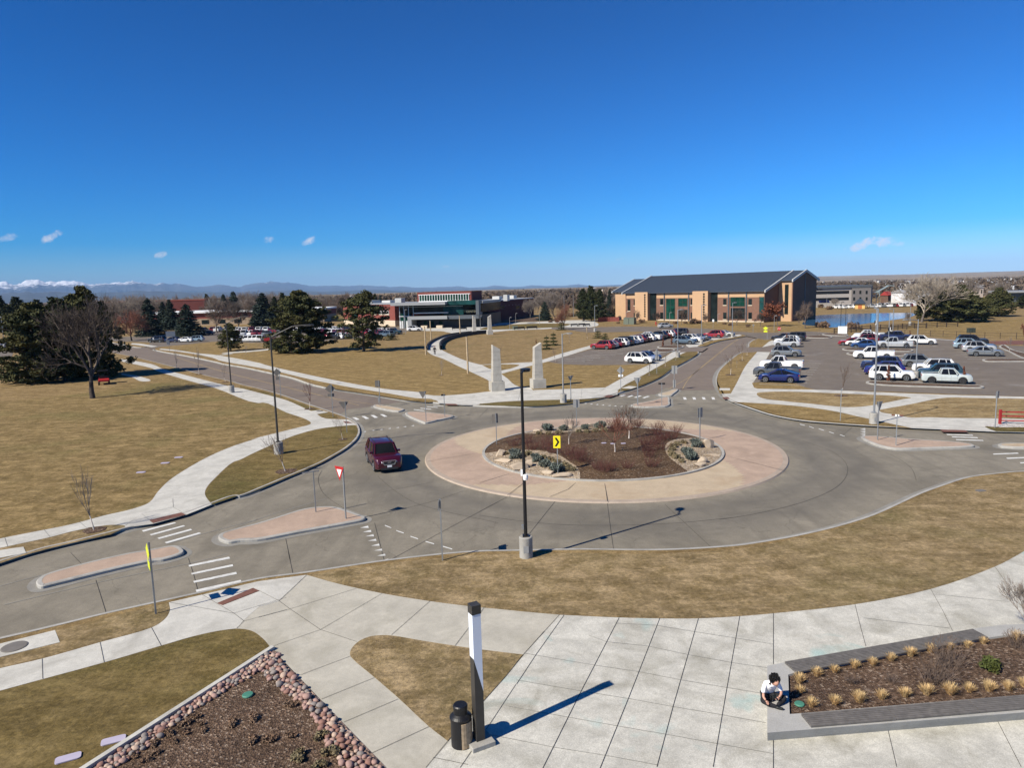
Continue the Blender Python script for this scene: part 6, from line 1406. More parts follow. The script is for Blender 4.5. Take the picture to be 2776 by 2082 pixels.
# neighbourhood far right
rnd = random.Random(12); gH = 'houses of the far neighbourhood at right'
for i in range(74):
    t = rnd.random(); u = 1010 + 1230 * rnd.random(); v = 194 + 120 * t ** 1.6 - (u - 1600) * .012
    if v > 300: v = 300
    house('E', u, v, rnd.uniform(14, 24) * (.45 + .8 * (v - 180) / 110), 5.5, 'small pale gabled house in the far neighbourhood at right', rnd.uniform(-.8, .8), rnd.choice([(.7, .68, .64), (.5, .42, .33), (.42, .44, .46), (.75, .74, .72), (.36, .33, .3)]), rnd.choice([(.13, .12, .12), (.2, .18, .17), (.28, .26, .25), (.09, .09, .1)]), gH, win=False)
for i in range(34):
    k, u, v = rnd.choice([('C', rnd.uniform(620, 1950), rnd.uniform(286, 325)), ('B', rnd.uniform(1050, 1680), rnd.uniform(330, 372)), ('D', rnd.uniform(0, 230), rnd.uniform(262, 290)), ('E', rnd.uniform(420, 1000), rnd.uniform(185, 215))])
    house(k, u, v, rnd.uniform(9, 20), 5.5, 'small distant house between the horizon trees', rnd.uniform(-.8, .8), rnd.choice([(.7, .68, .64), (.5, .42, .33), (.75, .74, .72)]), rnd.choice([(.13, .12, .12), (.2, .18, .17), (.3, .28, .27)]), 'distant houses between the horizon trees', win=False)
# --- the modern building at left centre
Pm = at('O', -5, 668); Pn = at('O', 1225, 648)
MD = Bld('student_center', Pm, (Pn.x - Pm.x, Pn.y - Pm.y), 'modern dark glass building with a projecting grey roof edge and red brick rooftop box')
MD.root.name = 'glass_fronted_building'
X = lambda u: MD.pl('O', u, 450)[0]; Z = lambda u, v, off=0: MD.pl('O', u, v, off)[1]
z1 = Z(500, 478); z2 = Z(500, 440); z3 = Z(500, 310); z4 = Z(500, 268)
MD.box('glass_hall', M['glass'], X(0), X(1225), 1.0, 30, z2 + .1, z3)
MD.box('ground_floor', M['black'], X(165), X(1225), 3.0, 30, 0, z1)
MD.box('roof_edge', M['grey_panel'], X(-60), X(748), -3.2, 4, z3, z4); MD.box('roof_slab', M['grey_panel'], X(-60), X(1225), 4.01, 31, z3, z4 - .1)
MD.box('roof_edge', M['glass_teal'], X(748), X(1180), -.6, 3.9, z3 - .2, z4 + .25)
MD.box('canopy_band', M['grey_panel'], X(165), X(755), -2.0, 3.01, Z(450, 526), Z(450, 478)); MD.box('canopy_leg', M['grey_panel'], X(165), X(222), -2.0, 2.99, 0, Z(190, 527))
MD.box('canopy_band', M['dark_panel'], X(755), X(1220), -1.4, 3.02, Z(900, 520), Z(900, 466))
MD.box('corner_fin', M['dark_panel'], X(1180), X(1225), -1.4, 3.1, Z(1200, 470), z4 + .2)
MD.box('teal_glazing', M['glass_teal'], X(665), X(965), .93, 1.0, Z(800, 460), z3 - .05)
MD.box('rail', M['fascia'], X(230), X(745), .2, .4, z2, z2 + .35); MD.box('rail', M['fascia'], X(0), X(960), .7, .95, Z(300, 345), Z(300, 340))
for u in (5, 70, 140, 210): MD.box('mullion', M['steel'], X(u) - .12, X(u) + .12, .85, 1.0, 0, z3)
MD.box('entrance_glass', M['glass_green'], X(-5), X(160), 1.02, 2.9, 0, z2 + .1)
for i, (u0, u1) in enumerate(((0, 22), (32, 52), (98, 118), (130, 155))):
    d_ = MD.box('door', M['glass'], X(u0) + .2, X(u1) - .2, .9, 1.02, .1, Z(10, 565)); f = MB(); a, b, zz = X(u0), X(u1), Z(10, 556)
    f.box(a, a + .35, .8, .95, 0, zz); f.box(b - .35, b, .8, .95, 0, zz); f.box(a + .35, b - .35, .8, .95, zz - .4, zz); f.box(a + .35, b - .35, .8, .95, 0, .5); f.build('door_frame', M['white'], d_)
MD.box('entrance_transom', M['white'], X(-5), X(165), .75, .95, Z(80, 490), Z(80, 482))
for u in (330, 430, 560): MD.box('ground_window', M['glass_green'], X(u), X(u + 55), 2.93, 3.0, Z(u, 626, 3), Z(u, 560, 3))
for u in (350, 580): MD.box('planter', M['stone'], X(u), X(u + 90), -1.5, -.4, 0, .9)
# brick box on the roof with its clerestory
yo = 9.0; XX = lambda u, off=yo: MD.pl('O', u, 200, off)[0]; ZZ = lambda u, v, off=yo: MD.pl('O', u, v, off)[1]
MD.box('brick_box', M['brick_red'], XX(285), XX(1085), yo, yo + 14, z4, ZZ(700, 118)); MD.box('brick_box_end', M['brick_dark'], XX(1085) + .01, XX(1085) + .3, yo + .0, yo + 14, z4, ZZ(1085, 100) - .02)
MD.box('box_coping', M['brick_dark'], XX(283), XX(1088), yo - .1, yo + 14.1, ZZ(700, 118), ZZ(700, 113))
xs0, xs1 = XX(315), XX(1055); zz0, zz1 = ZZ(700, 247), ZZ(700, 157)
MD.box('clerestory', M['glass_green'], xs0, xs1, yo - .12, yo - .02, zz0, zz1)
n = 19
for i in range(n + 1): x = xs0 + (xs1 - xs0) * i / n; MD.box('clerestory_mullion', M['white'], x - .07, x + .07, yo - .25, yo - .125, zz0, zz1)
MD.box('clerestory_frame', M['white'], xs0 - .3, xs1 + .6, yo - .27, yo - .10, zz1, zz1 + .2); MD.box('clerestory_frame', M['white'], xs0 - .3, xs1 + .3, yo - .27, yo - .10, zz0 - .35, zz0)
# roof plant
for u, v0, v1, w in ((65, 210, 275, 95), (1700, 158, 228, 60)):
    a = MD.pl('O', u, 240, 14); b = MD.pl('O', u + w, 240, 14); MD.box('roof_unit', M['fascia'], a[0] - 3, b[0] - 3, 14, 18, z4 - .5, MD.pl('O', u, v0, 14)[1])
text('CENTER', 1.0, plain('dim_letters', (.16, .15, .10), .5), MD.root, (X(1100), -.1, Z(1100, 412)), (math.pi / 2, 0, 0))
# left red wing
Pw = at('B', 1085, 568); Pv = at('B', 1493, 583)
WL = Bld('brick_wing', Pw, (Pv.x - Pw.x, Pv.y - Pw.y), 'red brick wing with a pale stone base left of the glass entrance'); Lw = (Pv - Pw).length; zw = WL.pl('B', 1300, 396)[1]; zs = WL.pl('B', 1400, 531)[1]
WL.box('wall', M['brick_red'], -3, Lw, 0, 25, zs, zw); WL.box('base', M['stone'], -3.02, Lw - .02, -.12, 25, 0, zs); WL.box('coping', M['grey_panel'], -3.1, Lw + .05, -.15, 25.1, zw, zw + .3)
for u0, u1 in ((1305, 1327), (1350, 1370), (1373, 1392), (1398, 1414), (1418, 1437)): WL.window('B', u0, 450, u1, 480, frame='white')
WL.box('window', M['glass_teal'], WL.pl('B', 1120, 480)[0], WL.pl('B', 1170, 480)[0], -.06, .1, WL.pl('B', 1140, 505)[1], WL.pl('B', 1140, 455)[1])
for u in (1225, 1375): a = WL.pl('B', u, 380, 10)[0]; WL.box('roof_unit', M['fascia'], a, a + 6, 10, 14, zw + .3, WL.pl('B', u, 362, 10)[1])
# right dark wing
Pr = at('C', 628, 562); Pt = at('C', 1098, 492)
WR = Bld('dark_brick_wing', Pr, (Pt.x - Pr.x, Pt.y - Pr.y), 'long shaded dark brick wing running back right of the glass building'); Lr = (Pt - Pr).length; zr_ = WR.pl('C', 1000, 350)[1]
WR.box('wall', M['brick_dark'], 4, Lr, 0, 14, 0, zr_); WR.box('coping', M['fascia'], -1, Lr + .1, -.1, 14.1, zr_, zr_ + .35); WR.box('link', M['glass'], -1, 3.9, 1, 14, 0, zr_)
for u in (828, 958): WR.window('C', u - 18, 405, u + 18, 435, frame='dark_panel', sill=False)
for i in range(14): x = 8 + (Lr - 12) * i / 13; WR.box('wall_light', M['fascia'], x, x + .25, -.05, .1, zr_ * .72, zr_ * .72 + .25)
mb = MB(); a = WR.pl('C', 684, 365); b = WR.pl('C', 717, 365); c = WR.pl('C', 717, 490); mb.add([(4, -.2, zr_ - .1), (b[0], -.2, zr_ - .1), (b[0], -.2, c[1]), (4, .02, zr_ - .1), (b[0], .02, zr_ - .1), (b[0], .02, c[1])], [(0, 1, 2), (5, 4, 3), (0, 3, 4, 1), (1, 4, 5, 2), (2, 5, 3, 0)]); mb.build('red_wedge', M['brick_red'], WR.root)
text('ACADEMY', 1.1, M['steel'], WR.root, (WR.pl('C', 662, 455)[0], .9, WR.pl('C', 662, 455)[1]), (math.pi / 2, 0, 0))
for u in (780, 905): a = WR.pl('C', u, 330, 6)[0]; WR.box('roof_unit', M['fascia'], a, a + 4, 5, 8, zr_ + .35, WR.pl('C', u, 325 if u < 800 else 318, 6)[1])
# low school blocks at far left
SB = Bld('school_block', at('A', 900, 560), (1, .05), 'long dark red brick block with a pale roof line behind the left trees')
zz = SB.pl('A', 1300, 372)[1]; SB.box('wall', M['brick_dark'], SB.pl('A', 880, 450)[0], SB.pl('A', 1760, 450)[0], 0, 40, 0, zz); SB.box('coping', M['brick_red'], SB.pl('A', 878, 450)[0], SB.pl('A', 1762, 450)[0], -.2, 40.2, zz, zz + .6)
SC = Bld('school_block', at('A', 1250, 592), (1, .06), 'low pale brick school block with a white roof edge behind the far car park')
zz = SC.pl('A', 1900, 465)[1]; SC.box('wall', plain('tan_block', (.33, .25, .17), .8), SC.pl('A', 1260, 500)[0], SC.pl('B', 880, 500)[0], 0, 30, 0, zz * .55); SC.box('brick_band', M['brick_red'], SC.pl('A', 1260, 500)[0], SC.pl('B', 880, 500)[0], .1, 30, zz * .55, zz); SC.box('roof', M['white'], SC.pl('A', 1255, 500)[0], SC.pl('B', 885, 500)[0], -1, 31, zz, zz + .7)
for i in range(16): x = SC.pl('A', 1300, 500)[0] + i * 7.0; SC.box('window', M['glass'], x, x + 3.2, -.06, .1, zz * .12, zz * .45)
# retaining walls near the plaza
def lowwall(k, pts, h, t, mat, name, label, cat='wall', z=0):
    P = outline([(k, pts)], z, False); mb = MB(); ribbon(mb, P, 0, z, 0, z + h); ribbon(mb, P, 0, z + h, t, z + h); ribbon(mb, P, t, z + h, t, z)
    return tag(mb.build(name, mat), label, cat)
lowwall('D', [(75, 548), (150, 542), (248, 540)], 1.5, .4, M['brick_red'], 'retaining_wall', 'low dark red brick wall left of the big brick building')
lowwall('C', [(303, 757), (302, 772), (310, 786)][::-1] + [(330, 722), (400, 692), (500, 670), (600, 655), (690, 648)], .95, .35, plain('dark_rusted_wall', (.035, .033, .032), .7), 'guard_wall', 'dark curved guard wall on the inner side of the raised walkway')
lowwall('C', [(183, 790), (180, 770), (200, 735), (260, 700), (360, 665), (480, 647), (600, 636), (690, 632)], .55, -.25, plain('dark_rusted_wall', (.035, .033, .032), .7), 'guard_wall', 'thin dark kerb wall on the outer side of the raised walkway')
# distant woodland and scrub over the plain
def woodland():
    rng = np.random.default_rng(5); C = []; R = []
    def scat(n, az0, az1, r0, r1, hs, z_=0):
        for _ in range(n):
            a = rng.uniform(az0, az1); q = r0 * (r1 / r0) ** rng.random(); h = hs * rng.uniform(.5, 1.2); C.append((math.sin(a) * q, math.cos(a) * q, h * .45)); R.append((h * .7, h * .7, h * .55))
    scat(900, -.66, -.03, 420, 1500, 9); scat(900, -.66, .2, 1300, 3200, 9); scat(700, -.05, .25, 420, 1800, 8); scat(1300, .36, .75, 480, 3300, 8); scat(400, .2, .45, 500, 3300, 8)
    C = np.array(C); R = np.array(R); n = 110000
    V, F = leaf_quads(rng, C, R, n, 1.0); return V, F
Vw, Fw = woodland()
m, t, b = newmat('woodland_twigs', .95, .1); gI = _n(t, 'ShaderNodeNewGeometry')
cw = ramp(t, noise(t, gI.outputs['Position'], .012, 3, .8), [(.35, (.05, .045, .03)), (.5, (.11, .08, .058)), (.65, (.17, .135, .105))]); cw = mix(t, ramp(t, gI.outputs['Random Per Island'], [(0, 0), (1, .5)]), cw, (.06, .045, .035)); t.links.new(cw, b.inputs['Base Color'])
tag(meshobj('distant_woodland', raw_mesh('distant_woodland', Vw, Fw, m)), 'brown leafless woodland spread over the plain to the horizon', 'woodland', kind='stuff')
# ------------------------------------------------------------------ painted markings, joints, plates
def quadmark(name, mat, k, pts, z, parent=None):
    P = [at(k, a, b, z) for a, b in pts]; mb = MB(); mb.add(P, [tuple(range(len(P)))]); o = mb.build(name, mat, parent)
    for p in o.data.polygons:
        if p.normal.z < 0: o.data.flip_normals(); break
    return o
zm = ZR + .0125
def bars(k, lst, name='crosswalk_bar', mat='paint', z=zm):
    for q in lst: quadmark(name, M[mat], k, q, z, road)
bars('J', [[(1457, 92), (1770, 28), (1779, 42), (1461, 106)], [(1477, 154), (1798, 86), (1802, 101), (1482, 167)], [(1493, 216), (1825, 145), (1831, 161), (1500, 230)], [(1512, 284), (1860, 207), (1867, 225), (1519, 301)]])
bars('F', [[(1213, 1227), (1495, 1157), (1510, 1164), (1230, 1239)], [(1282, 1261), (1570, 1183), (1588, 1190), (1297, 1271)], [(1348, 1292), (1632, 1214), (1648, 1223), (1364, 1302)], [(1410, 1329), (1706, 1244), (1724, 1253), (1427, 1339)]])
bars('G', [[(962, 416), (992, 415), (1028, 434), (1000, 438)], [(1042, 405), (1072, 404), (1109, 426), (1079, 430)], [(1120, 397), (1150, 396), (1186, 417), (1156, 421)], [(1200, 389), (1229, 389), (1266, 408), (1238, 412)],
           [(1488, 346), (1576, 356), (1586, 362), (1494, 352)], [(1545, 334), (1635, 343), (1646, 349), (1552, 340)], [(1600, 321), (1692, 329), (1702, 334), (1606, 326)], [(1655, 311), (1742, 317), (1752, 322), (1661, 316)]])
bars('H', [[(u, 243), (u + 24, 243), (u + 33, 263), (u + 8, 263)] for u in (1742, 1823, 1905, 1986)] + [[(1195, 232), (1235, 222), (1256, 225), (1216, 237)], [(1262, 239), (1303, 225), (1321, 229), (1281, 243)], [(1322, 244), (1371, 228), (1391, 232), (1341, 248)], [(1393, 248), (1440, 232), (1461, 236), (1413, 252)]])
bars('I', [[(1648, 473), (1838, 479), (1843, 486), (1655, 480)], [(1685, 490), (1872, 497), (1880, 504), (1692, 497)], [(1716, 511), (1912, 517), (1920, 524), (1722, 518)], [(1986, 616), (2166, 609), (2175, 616), (1992, 623)], [(2082, 646), (2240, 640), (2250, 648), (2092, 654)], [(2180, 679), (2330, 673), (2340, 682), (2190, 687)]])
tri = lambda u, v, w, h: [(u - w, v + h), (u + w * .9, v - h), (u + w * 1.05, v + h)]
bars('G', [tri(u, v, 36, 9) for u, v in ((1067, 1354), (1090, 1390), (1112, 1427), (1134, 1466), (1160, 1508), (1184, 1550), (1212, 1594), (1240, 1637))], 'yield_marking')
bars('G', [tri(u, v, 13, 4) for u, v in ((1068, 537), (1140, 526), (1210, 518), (1280, 510), (1350, 502), (1413, 494), (1480, 486))], 'yield_marking')
bars('H', [tri(u, v, 12, 3.5) for u, v in ((905, 295), (955, 300), (1005, 305), (1055, 309), (1110, 313), (1160, 317), (1215, 321))], 'yield_marking')
bars('I', [tri(1040, v, 20, 3.4) for v in (434, 446, 458, 470, 482, 494)], 'yield_marking')
bars('G', [[(a, b - 4), (c, d - 4), (c, d + 4), (a, b + 4)] for a, b, c, d in ((1243, 1342, 1298, 1364), (1340, 1386, 1405, 1408), (1462, 1436, 1528, 1458), (1592, 1480, 1665, 1501), (1740, 1522, 1820, 1546), (1925, 1572, 1975, 1580))], 'lane_dash')
bars('I', [[(a, b - 2), (c, d - 2), (c, d + 2), (a, b + 2)] for a, b, c, d in ((585, 402, 622, 411), (652, 418, 686, 430), (722, 435, 760, 447), (797, 457, 832, 469), (875, 478, 910, 490))], 'lane_dash')
def line(k, pts, w, mat, z, name, parent=None, smooth=True):
    P = outline([(k, pts)], z, False) if smooth else [at(k, a, b, z) for a, b in pts]
    mb = MB(); ribbon(mb, P, -w / 2, z, w / 2, z); o = mb.build(name, mat, parent)
    if o.data.polygons[0].normal.z < 0: o.data.flip_normals()
    return o
for k, pts in (('D', [(790, 1122), (825, 1060), (865, 1010), (1010, 892), (1200, 742), (1270, 695)]), ('D', [(668, 1122), (735, 1085), (850, 1018), (1000, 893), (1190, 742), (1262, 695)]), ('B', [(-380, 850), (70, 985), (400, 1066), (780, 1157), (1010, 1215), (1180, 1260)]), ('B', [(-380, 853), (70, 989), (400, 1070), (780, 1161), (1050, 1215), (1290, 1250)])):
    line(k, pts, .09, M['yellow_paint'], zm, 'lane_line', road)
# edge lines beside the gutters on the left arm
for k, pts in (('J', [(30, 400), (400, 310), (900, 195), (1460, 80), (1760, 5)]), ('J', [(0, 255), (300, 175), (700, 95), (1130, 10)]), ('F', [(1420, 1345), (1800, 1240), (2212, 1130)]), ('G', [(0, 1345), (300, 1240), (560, 1165), (740, 1110)])):
    line(k, pts, .07, M['pan'], zm - .001, 'edge_line', road)
# joints in the road slabs
JZ = ZR + .0115
for k, pts in (('H', [(1095, 1152), (1120, 1350), (1150, 1563)]), ('H', [(650, 1132), (540, 1270), (425, 1415)]), ('H', [(232, 1100), (0, 1222)]), ('G', [(2212, 1140), (1800, 1360), (1280, 1643)]), ('G', [(1915, 1047), (1600, 1150), (1060, 1275)]), ('H', [(1590, 1165), (1750, 1312), (2000, 1545)]),
               ('I', [(0, 1095), (250, 1055), (600, 970), (850, 860), (932, 745), (900, 660), (800, 592), (600, 520)]), ('H', [(0, 1255), (320, 1300), (700, 1335), (1200, 1340), (1700, 1320), (2212, 1270)]), ('J', [(740, 208), (785, 350), (827, 485)]), ('J', [(1455, 38), (1500, 180), (1535, 316)]), ('J', [(545, -5), (652, 106)]), ('K', [(232, -10), (272, 178)]), ('G', [(393, 1455), (432, 1643)]), ('G', [(1155, 1320), (1195, 1480), (1237, 1643)]),
               ('G', [(705, 870), (674, 930), (682, 1000), (720, 1070), (790, 1130), (900, 1200)]), ('G', [(1650, 970), (1200, 1060)]), ('G', [(2030, 455), (1700, 560), (1330, 670)]), ('H', [(70, 340), (0, 410)]), ('H', [(1530, 370), (1400, 435)]), ('I', [(240, 355), (100, 400)]), ('I', [(960, 428), (900, 478)]), ('I', [(1430, 810), (1400, 730), (1330, 670), (1240, 620)]), ('G', [(1180, 920), (1350, 1060), (1560, 1170), (2212, 1320)])):
    line(k, pts, .022, M['joint'], JZ, 'joint', road)
apj = []
for k, pts in (('H', [(1070, 966), (1085, 1060), (1095, 1135)]), ('H', [(835, 967), (760, 1030), (600, 1095)]), ('H', [(0, 975), (300, 885)]), ('H', [(395, 965), (235, 1085)]), ('H', [(1600, 505), (1560, 440)]), ('G', [(1610, 790), (2050, 720)]), ('I', [(80, 640), (480, 740)])):
    line(k, pts, .03, M['joint'], .0, 'joint', None, False).location.z = -.005
for o in list(scn.objects):
    if o.name.startswith('joint') and o.parent is None: tag(o, kind='structure')
# joints in footways and plaza
FJ = []
def fj(k, *lines, w=.035, mat='joint'):
    for l in lines: FJ.append((k, l, w * .36 if w > .02 else .014, mat if w > .02 else 'joint_soft'))
fj('L', [(333, 479), (65, 775), (0, 850)], [(368, 482), (150, 790), (0, 1018)], [(793, 503), (500, 1070), (208, 1659), (-50, 2200)], [(1107, 508), (880, 1090), (650, 1659), (430, 2200)], [(1406, 507), (1210, 1190), (1085, 1659)], [(1725, 492), (1620, 1080), (1520, 1659)], [(1985, 468), (1985, 862)], [(1985, 1440), (1985, 1760)], w=.045)
fj('K', [(2212, 605), (2050, 787), (1910, 960), (1740, 1150), (1465, 1457), (1295, 1665)], [(1990, 1020), (1800, 1310), (1560, 1665)], w=.04)
fj('L', [(60, 778), (610, 872), (940, 920), (1270, 985), (1630, 1045), (1935, 1095)], [(0, 985), (495, 1070), (870, 1130), (1200, 1190), (1590, 1255), (1930, 1318)], [(560, 640), (700, 690), (1010, 722), (1330, 790), (1660, 850), (1940, 892)], [(770, 545), (1080, 562), (1380, 612), (1700, 662), (1985, 708)], [(-60, 1190), (410, 1275), (800, 1345), (1150, 1405), (1560, 1480), (1985, 1556)], [(-250, 1400), (280, 1505), (690, 1570), (1100, 1645)], w=.018)
fj('M', [(905, 398), (945, 560), (990, 725)], [(1490, 280), (1590, 460), (1660, 606)], [(1985, 105), (2120, 300), (2290, 560)], [(1160, 1372), (1228, 1659)], [(2005, 1300), (2190, 1659)], [(975, 505), (1300, 545), (1640, 585)], [(1520, 320), (2100, 380)])
fj('K', [(375, 170), (160, 372)], [(0, 416), (160, 372)], [(0, 290), (160, 372), (245, 435), (480, 595), (760, 688)], [(755, 277), (245, 435), (0, 500)], [(960, 313), (480, 595), (115, 722)], [(1328, 373), (1028, 637)], [(1745, 425), (1520, 720)], [(712, 800), (320, 948)], [(897, 967), (490, 1133)], [(1082, 1132), (660, 1312)], [(1320, 1346), (880, 1550)], [(1350, 1585), (1620, 1640)], w=.04)
fj('J', [(325, 818), (330, 976)], [(773, 692), (805, 848)], [(1170, 578), (1245, 718)], [(1885, 528), (1830, 584)], [(1807, 468), (2212, 345)], [(1885, 528), (2212, 440)], [(1312, 384), (1807, 468), (1885, 528)], [(1560, 322), (1690, 400), (1807, 468)], w=.04)
fj('F', [(40, 1290), (65, 1365)], [(378, 1222), (430, 1287)], [(680, 1155), (750, 1215)], [(1070, 1190), (1215, 1087), (1305, 1163)], [(1480, 955), (1485, 1030), (1592, 1092)], [(1480, 955), (1758, 922)], [(1480, 1030), (1215, 1087)], [(1420, 850), (1780, 842)])
fj('C', [(985, 1135), (960, 1225)], [(1510, 1117), (1500, 1212)], [(1710, 1110), (1660, 1150)], [(1090, 1132), (1115, 1150)], [(600, 983), (740, 968)], [(1850, 1030), (1880, 1050)])
seg = []
for k, l, w, mt in FJ:
    P = [at(k, a, b, .0) for a, b in l]; mb = MB(); ribbon(mb, P, -w / 2, .0215, w / 2, .0215); o = mb.build('paving_joint', M[mt])
    if o.data.polygons[0].normal.z < 0: o.data.flip_normals()
    tag(o, kind='structure')
def pad(name, mat, k, pts, z, label=None, cat=None, h=.0, kind='structure', group=None):
    P = [at(k, a, b, z) for a, b in pts]
    if area2(P) < 0: P.reverse()
    o = MB().prism([(p.x, p.y) for p in P], z - .02, z + h).build(name, mat); return tag(o, label, cat, group, kind)
for i, (k, pts, lb) in enumerate((('F', [(1280, 1137), (1553, 1073), (1590, 1092), (1312, 1163)], 'dark red tactile plate at the left crossing ramp'), ('J', [(1680, 385), (1955, 268), (2003, 290), (1720, 400)], 'dark red tactile plate at the near crossing ramp below the yellow sign'), ('G', [(885, 448), (925, 450), (968, 463), (905, 466)], 'small dark red tactile plate at the north-west ramp'), ('G', [(1757, 298), (1850, 300), (1870, 309), (1772, 308)], 'small dark red tactile plate beyond the north-west arm'),
                  ('C', [(1690, 1186), (1735, 1171), (1792, 1178), (1745, 1191)], 'small dark red tactile plate at the left ramp of the northern arm'), ('D', [(1130, 1191), (1180, 1188), (1197, 1205), (1150, 1208)], 'small dark red tactile plate at the right ramp of the northern arm'), ('I', [(1605, 441), (1785, 445), (1806, 459), (1622, 456)], 'dark red tactile plate at the right-hand arm'))):
    pad('tactile_plate', M['plate'], k, pts, .026, lb, 'tactile plate', kind=None, group='tactile plates at the crossings')
pad('inlet_pad', M['concrete'], 'J', [(-260, 765), (425, 595), (462, 688), (-260, 868)], .018); pad('inlet_pad', M['concrete'], 'F', [(-200, 1425), (200, 1367), (224, 1419), (-200, 1500)], .03)
pad('inlet_pad', M['concrete'], 'G', [(600, 363), (690, 352), (760, 372), (660, 388)], .02); pad('inlet_pad', M['concrete'], 'D', [(1108, 1113), (1198, 1113), (1198, 1131), (1108, 1131)], .02); pad('inlet_pad', M['concrete'], 'H', [(1215, 165), (1280, 146), (1352, 152), (1300, 170)], .02)
def disc(name, mat, k, u, v, r, z, label, cat, group=None, h=.03):
    g = at(k, u, v, z); return tag(MB().lathe((0, 0, 0), [(r, 0), (r, h * .6), (r * .9, h), (0, h + .004)], 24).build(name, mat, None, loc=g), label, cat, group)
disc('manhole_cover', M['brown_sign'], 'J', 110, 725, .42, .02, 'round manhole cover on the pale pad at the lower left', 'manhole cover'); disc('manhole_cover', M['brown_sign'], 'G', 685, 362, .35, .022, 'round manhole cover beside the north-west arm', 'manhole cover')
disc('valve_lid', M['green_lid'], 'J', 1915, 1100, .17, .03, 'round green lid lying in the lower-left mulch bed', 'valve lid', h=.05)
def lid(k, u, v, w, d, rz, label, mat='valve', z=.015, group='lilac irrigation box lids'):
    g = at(k, u, v, z); mb = MB(); n = 8; pts = []
    for cx, cy, a0 in ((w / 2 - d * .25, d / 2 - d * .25, 0), (-w / 2 + d * .25, d / 2 - d * .25, 90), (-w / 2 + d * .25, -d / 2 + d * .25, 180), (w / 2 - d * .25, -d / 2 + d * .25, 270)):
        for q in range(4): a = math.radians(a0 + q * 30); pts.append((cx + d * .25 * math.cos(a), cy + d * .25 * math.sin(a)))
    mb.prism(pts, 0, .03); tag(mb.build('irrigation_lid', M[mat], None, loc=g, rz=rz), label, 'box lid', group)
lid('J', 877, 1450, .62, .32, .42, 'lilac box lid nearer the white edging on the green lawn'); lid('J', 527, 1588, .62, .32, .46, 'lilac box lid nearest the bottom edge on the green lawn')
lid('F', 1530, 602, .6, .35, .1, 'flat grey lid farthest up the lawn beside the curving path'); lid('F', 1415, 650, .6, .35, .1, 'middle of three flat grey lids beside the curving path'); lid('F', 1208, 730, .6, .35, .1, 'flat grey lid nearest the left of the three beside the path')
for u, v, lb in ((1065, 637, 'left of three lilac lids in the island mulch'), (1142, 642, 'middle lilac lid behind the white trunk in the island mulch'), (1232, 640, 'right of three lilac lids in the island mulch')):
    g = at('H', u, v, .4); lid('H', u, v, .36, .26, .1, lb, z=domez(g.x, g.y) + .02)
lid('I', 1897, 886, .55, .35, .2, 'flat brown-grey lid on the right part of the berm lawn', 'brown_sign')
# stall lines of the two parking lots
def stalls(k, u, v, head, n, L=5.2, gap=2.75, z=.0225, side=1):
    g = at(k, u, v, z); h = math.radians(head); d = Vector((math.cos(h), math.sin(h), 0)); nn = Vector((-d.y, d.x, 0))
    if nn.dot(Vector((g.x, g.y, 0))) < 0: nn = -nn
    for i in range(n):
        p = g + nn * gap * i; P = [p - d * L / 2, p + d * L / 2]; mb = MB(); ribbon(mb, P, -.06, z, .06, z); o = mb.build('stall_line', M['paint'])
        if o.data.polygons[0].normal.z < 0: o.data.flip_normals()
        tag(o, kind='structure')
stalls('E', 1120, 1070, HR, 6); stalls('E', 1540, 1095, HR, 6); stalls('D', 1640, 1085, HL, 10); stalls('E', 940, 890, HL, 3); stalls('E', 880, 800, HL, 5); stalls('E', 1130, 792, HL, 5); stalls('E', 1900, 865, HR, 5); stalls('C', 1420, 880, L2, 6); stalls('C', 1700, 800, L1, 8)
# kerbed planting islands in the lots
def lotisland(k, pts, gr='mulch'):
    P = outline([(k, pts)], .02)
    if area2(P) < 0: P.reverse()
    mb = MB(); ribbon(mb, P, 0, .02, 0, .15, True); ribbon(mb, P, 0, .15, .3, .15, True); tag(mb.build('island_kerb', M['kerb']), kind='structure')
    N = normals2(P, True); sheet('mulch_bed', [p + n * .28 for p, n in zip(P, N)], M[gr], .14)
lotisland('E', [(862, 1075), (890, 1060), (1200, 1072), (1700, 1092), (1840, 1100), (1872, 1110), (1840, 1117), (1500, 1110), (1000, 1092)])
lotisland('E', [(655, 785), (690, 775), (1000, 780), (1230, 786), (1265, 793), (1230, 801), (1000, 798), (720, 793)]); lotisland('E', [(690, 822), (730, 812), (1000, 820), (1190, 824), (1180, 838), (1000, 836), (730, 830)])
lotisland('E', [(1852, 878), (1900, 868), (2212, 868), (2700, 880), (2700, 895), (2212, 888), (1900, 888)]); lotisland('E', [(1995, 760), (2040, 745), (2120, 790), (2212, 815), (2700, 930), (2700, 980), (2212, 865), (2080, 805)])
lotisland('D', [(575, 762), (620, 755), (770, 752), (800, 765), (740, 775), (600, 772)]); lotisland('D', [(495, 795), (560, 785), (700, 782), (725, 792), (680, 805), (540, 808)]); lotisland('D', [(1820, 672), (1960, 664), (2070, 675), (2040, 686), (1880, 684)]); lotisland('E', [(480, 655), (560, 645), (690, 655), (690, 666), (560, 664)])
line('E', [(975, 672), (1250, 676), (1560, 700), (1900, 715), (2212, 715), (2900, 730)], 1.2, M['kerb'], .024, 'kerb_strip').name = 'kerb_strip'
for o in scn.objects:
    if o.name.startswith('kerb_strip'): tag(o, kind='structure')
sheet('red_gravel_strip', outline([('E', [(1880, 712, 1), (2212, 705, 1), (2900, 720, 1), (2900, 770, 1), (2212, 742, 1), (1950, 740, 1)])]), M['plate'], .0245)

